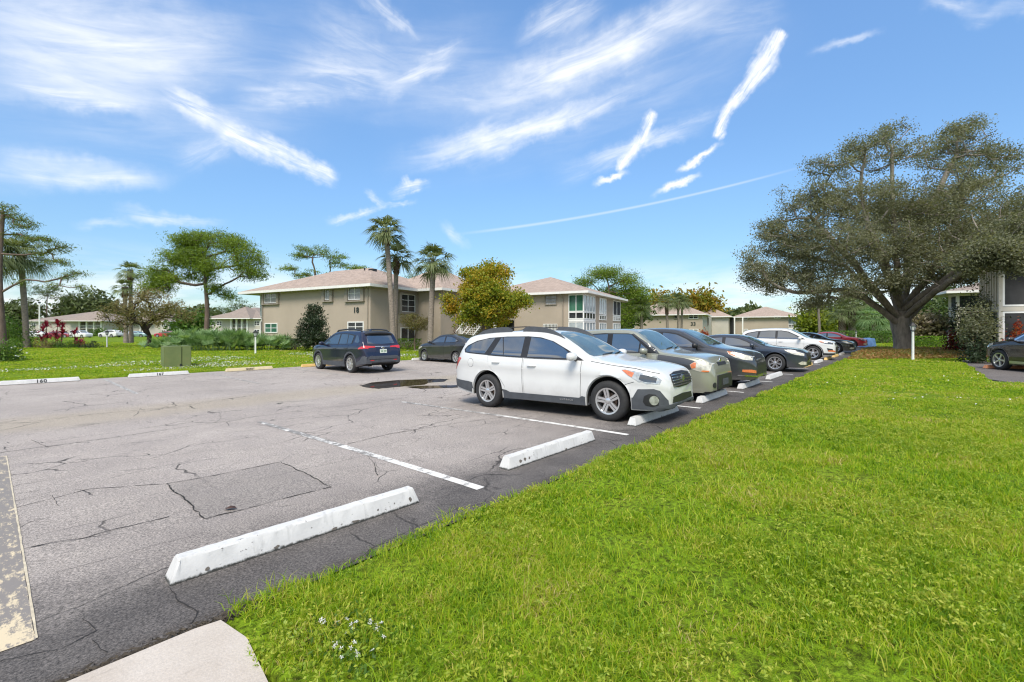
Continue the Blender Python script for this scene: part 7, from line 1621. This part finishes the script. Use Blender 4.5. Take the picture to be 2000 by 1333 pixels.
# ---------------------------------------------------------------- grass
def vnoise(x, y, seed=0):
    rg = np.random.default_rng(seed); T = rg.random((64, 64)); xi, yi = np.floor(x).astype(int), np.floor(y).astype(int); fx, fy = x-xi, y-yi
    fx = fx*fx*(3-2*fx); fy = fy*fy*(3-2*fy); g = lambda a, b: T[a % 64, b % 64]
    return (g(xi, yi)*(1-fx)+g(xi+1, yi)*fx)*(1-fy)+(g(xi, yi+1)*(1-fx)+g(xi+1, yi+1)*fx)*fy
rng = np.random.default_rng(99)
def lawn_points(d0, d1, dens):
    area = 1.28*(d1*d1-d0*d0); n = int(area*dens); d = np.sqrt(rng.uniform(d0*d0, d1*d1, n)); x = rng.uniform(-1.28, 1.28, n)*d
    r, s = to_rs(x, d)
    e1 = LOT_S0-.02+.05*np.sin(r*3.1)*np.sin(r*1.3)
    right = (s < e1) & ~((r > -2.05) & (r < -.80+.04*np.sin(s*7)) & (s > -4.2)) & ~in_side_lot(r, s)
    left = (s > LOT_S1+.03) & (d < 70)
    cx, cy = bl.x-2.5, bl.y-.5
    bed = (((x-cx)/9.8)**2+((d-cy)/6.6)**2 < 1)
    k = (right & ~bed) | left
    x, d, r, s = x[k], d[k], r[k], s[k]
    return x, d, zground(r, s), s
def blades(P, h, w, rng, lean=.55):
    n = len(P); a = rng.uniform(0, 2*PI, n); la = rng.uniform(0, 2*PI, n); l = rng.random(n)**.8*lean
    s = np.stack([np.cos(a), np.sin(a), np.zeros(n)], 1)*(w/2)[:, None]; ld = np.stack([np.cos(la), np.sin(la), np.zeros(n)], 1)
    m = P+ld*(h*l*.4)[:, None]+np.array([0, 0, 1.])*(h*.55)[:, None]; t = P+ld*(h*l*1.25)[:, None]+np.array([0, 0, 1.])*(h*(1-.35*l))[:, None]
    V = np.stack([P-s, P+s, m+s*.8, m-s*.8, t], 1).reshape(-1, 3); i = np.arange(n)[:, None]*5
    return V, np.concatenate([i+np.array([[0, 1, 2]]), i+np.array([[0, 2, 3]]), i+np.array([[3, 2, 4]])], 0)
m, nt, b = new_mat('grass_blade')
g = N(nt, 'ShaderNodeNewGeometry'); oc = objc(nt)
n1 = noise(nt, oc, .55, 5, .6); n2 = noise(nt, oc, 3.2, 4, .6)
f = mth(nt, 'ADD', mth(nt, 'MULTIPLY', g.outputs['Random Per Island'], .55), mth(nt, 'ADD', mth(nt, 'MULTIPLY', n1, .9), mth(nt, 'MULTIPLY_ADD', n2, .75, -.52)))
c = ramp(nt, f, [(.06, (.05, .12, .008)), (.3, (.125, .25, .010)), (.5, (.25, .40, .013)), (.68, (.38, .47, .025)), (.84, (.48, .45, .08)), (.95, (.50, .41, .19))])
L(nt, c, b.inputs['Base Color']); b.inputs['Roughness'].default_value = .5; b.inputs['Specular IOR Level'].default_value = .3
t = N(nt, 'ShaderNodeBsdfTranslucent'); L(nt, mixc(nt, 1.0, c, (1.3, 1.25, .5), 'MULTIPLY'), t.inputs['Color'])
mx = N(nt, 'ShaderNodeMixShader'); mx.inputs[0].default_value = .45; L(nt, b.outputs[0], mx.inputs[1]); L(nt, t.outputs[0], mx.inputs[2]); L(nt, mx.outputs[0], nt.nodes['Material Output'].inputs['Surface'])
M_grass = m
VV, FF, o_ = [], [], 0
for (d0, d1, dens, hh, ww, thr) in ((1.7, 3.4, 10500, .050, .0054, .2), (3.4, 6, 5600, .048, .0080, .15), (6, 11, 2300, .046, .0125, .1), (11, 20, 700, .046, .023, 0), (20, 34, 190, .05, .044, 0), (34, 60, 40, .06, .08, 0)):
    x, d, z, s = lawn_points(d0, d1, dens)
    tuft = vnoise(x*3.1+40, d*3.1+40, 1); big = vnoise(x*.9+20, d*.9+20, 2); keep = rng.random(len(x)) < np.clip(.30+1.5*(tuft-.25)+.9*(big-.32), .04, 1)
    x, d, z, tuft, big = x[keep], d[keep], z[keep], tuft[keep], big[keep]
    n = len(x); h = hh*rng.uniform(.5, 1.25, n)*(.55+.9*tuft)*(.8+.4*big); w_ = ww*rng.uniform(.7, 1.3, n)
    V, Fc = blades(np.stack([x, d, z-.004], 1), h, w_, rng, 1.25); VV.append(V); FF.append(Fc+o_); o_ += len(V)
# longer arching tufts close by
x, d, z, s = lawn_points(1.8, 7, 20)
k = 16; n = len(x); X_ = np.repeat(x, k)+rng.normal(size=n*k)*.03; D_ = np.repeat(d, k)+rng.normal(size=n*k)*.03; Z_ = np.repeat(z, k)
V, Fc = blades(np.stack([X_, D_, Z_], 1), rng.uniform(.06, .13, n*k), rng.uniform(.003, .006, n*k)*np.clip(D_/3, 1, 2), rng, 1.1); VV.append(V); FF.append(Fc+o_); o_ += len(V)
o = raw_mesh('grass', np.concatenate(VV), np.concatenate(FF), M_grass); tag(o, 'bright green mown grass of the lawns', 'grass', kind='stuff')
# yellow-green weeds: small leaf rosettes on short stalks among the grass
M_weed = leaf_mat('weed_leaf', [(.14, .24, .02), (.25, .35, .03), (.38, .44, .05), (.50, .47, .09)], .4, 2.5)
x, d, z, s = lawn_points(1.75, 9, 330); pat = vnoise(x*1.1+9, d*1.1+9, 5); kk = (rng.random(len(x)) < np.clip((pat-.36)*2.4, .04, 1)); x, d, z = x[kk], d[kk], z[kk]
k = 10; n = len(x); C = np.stack([np.repeat(x, k)+rng.normal(size=n*k)*.014, np.repeat(d, k)+rng.normal(size=n*k)*.014, np.repeat(z+rng.uniform(.03, .075, n), k)+rng.normal(size=n*k)*.008], 1)
V, Fc = leaves_geo(C, .024, .010, rng, .15); o = raw_mesh('lawn_weeds', V, Fc, M_weed); tag(o, 'yellow-green weed rosettes scattered through the near lawn', 'weeds', kind='stuff')
# broad dark leaves of the flowering creeper near the walk
def flowers(P, size, rng):
    n = len(P); V, Fc = [], []
    for p in P:
        a0 = rng.uniform(0, 2*PI); tilt = rng.normal(size=2)*.25
        for i in range(5):
            a = a0+i*2*PI/5; c, s_ = math.cos(a), math.sin(a); l = size*rng.uniform(.8, 1.1); w_ = l*.42
            q_ = lambda u, v: (p[0]+c*u-s_*v, p[1]+s_*u+c*v, p[2]+u*(c*tilt[0]+s_*tilt[1])+.15*u)
            o = len(V); V += [q_(0, 0), q_(l*.55, w_*.5), q_(l, 0), q_(l*.55, -w_*.5)]; Fc.append((o, o+1, o+2, o+3))
    return np.array(V), np.array(Fc)
M_petal = simple('lawn_petal', (.58, .58, .54), .6, .1, 20)
P = []
for (px, py, n, sx_, sy_) in ((690, 1215, 9, 60, 26), (720, 1205, 5, 26, 12), (685, 1270, 8, 30, 18), (640, 1300, 6, 30, 26), (630, 1200, 5, 20, 10), (665, 1250, 5, 60, 40)):
    for i in range(n):
        x_, y_ = rng.normal(px, sx_*.6), rng.normal(py, sy_*.6); d_ = F*(CAMH-.11)/(y_-HZ); xx = (x_-1000)/F*d_; r_, s_ = to_rs(xx, d_)
        if s_ < -.72 and r_ > -.6: P.append((xx, d_, float(zground(np.array(r_), np.array(s_)))+rng.uniform(.03, .06)))
V1, F1 = flowers(P, .014, rng)
C = np.array([(px_+rng.normal()*.07, py_+rng.normal()*.07, pz_-rng.uniform(.0, .03)) for (px_, py_, pz_) in P for _ in range(9)])
# far bands of the same flowers
Q = []
for (n, s0, s1, r0, r1, thr) in ((16000, 19.3, 25.5, -16, 22, .50),):
    r_ = rng.uniform(r0, r1, n); s_ = rng.uniform(s0, s1, n); kp = vnoise(r_*.35+5, s_*.9+5, 8) > thr; r_, s_ = r_[kp], s_[kp]
    for a, b_ in zip(r_, s_): p = rs(a, b_, float(zground(np.array(a), np.array(b_)))+.06); Q.append((p.x, p.y, p.z, .022))
n = 700; dd = rng.uniform(8, 22, n); xx = rng.uniform(.25, 1.15, n)*dd; kp = vnoise(xx*.5+15, dd*.8+15, 9) > .66; r_, s_ = to_rs(xx, dd)
for a, b_, rr_, ss_ in zip(xx[kp], dd[kp], r_[kp], s_[kp]):
    if ss_ < -1.2 and not in_side_lot(np.array(rr_), np.array(ss_)): Q.append((a, b_, float(zground(np.array(rr_), np.array(ss_)))+.06, .018))
Q = np.array(Q); V2, F2 = [], []
a = rng.uniform(0, 2*PI, len(Q)); sz = Q[:, 3]; cs, sn = np.cos(a)*sz, np.sin(a)*sz; zt = rng.normal(size=len(Q))*sz*.5
V2 = np.stack([np.stack([Q[:, 0]-cs, Q[:, 1]-sn, Q[:, 2]-zt], 1), np.stack([Q[:, 0]+sn, Q[:, 1]-cs, Q[:, 2]+sz*.4], 1), np.stack([Q[:, 0]+cs, Q[:, 1]+sn, Q[:, 2]+zt], 1), np.stack([Q[:, 0]-sn, Q[:, 1]+cs, Q[:, 2]+sz*.4], 1)], 1).reshape(-1, 3)
o = raw_mesh('lawn_flowers', np.concatenate([V1, V2]), np.concatenate([F1, np.arange(len(V2)).reshape(-1, 4)+len(V1)]), M_petal); tag(o, 'tiny white flowers sprinkled over the lawns', 'flowers', kind='stuff')
V, Fc = leaves_geo(C, .038, .015, rng, .2); o = raw_mesh('creeper_leaves', V, Fc, LF_green); tag(o, 'small dark creeper leaves around the white flowers near the sidewalk', 'creeper', kind='stuff')
# a fallen leaf on the asphalt
r_, s_ = prs(450, 996); p = rs(r_, s_, float(zlot(np.array(s_)))+.006)
mb = MB(); mb.add([(-.05, -.01, 0), (-.02, -.03, .012), (.03, -.022, .018), (.055, .005, .004), (.02, .03, .015), (-.025, .022, .01), (0, 0, .03)], [(0, 1, 6), (1, 2, 6), (2, 3, 6), (3, 4, 6), (4, 5, 6), (5, 0, 6)])
o = mb.build('fallen_leaf', simple('dead_leaf', (.05, .022, .014), .7, .3, 40)); o.location = p; tag(o, 'curled brown dead leaf on the asphalt by the patched square', 'leaf')
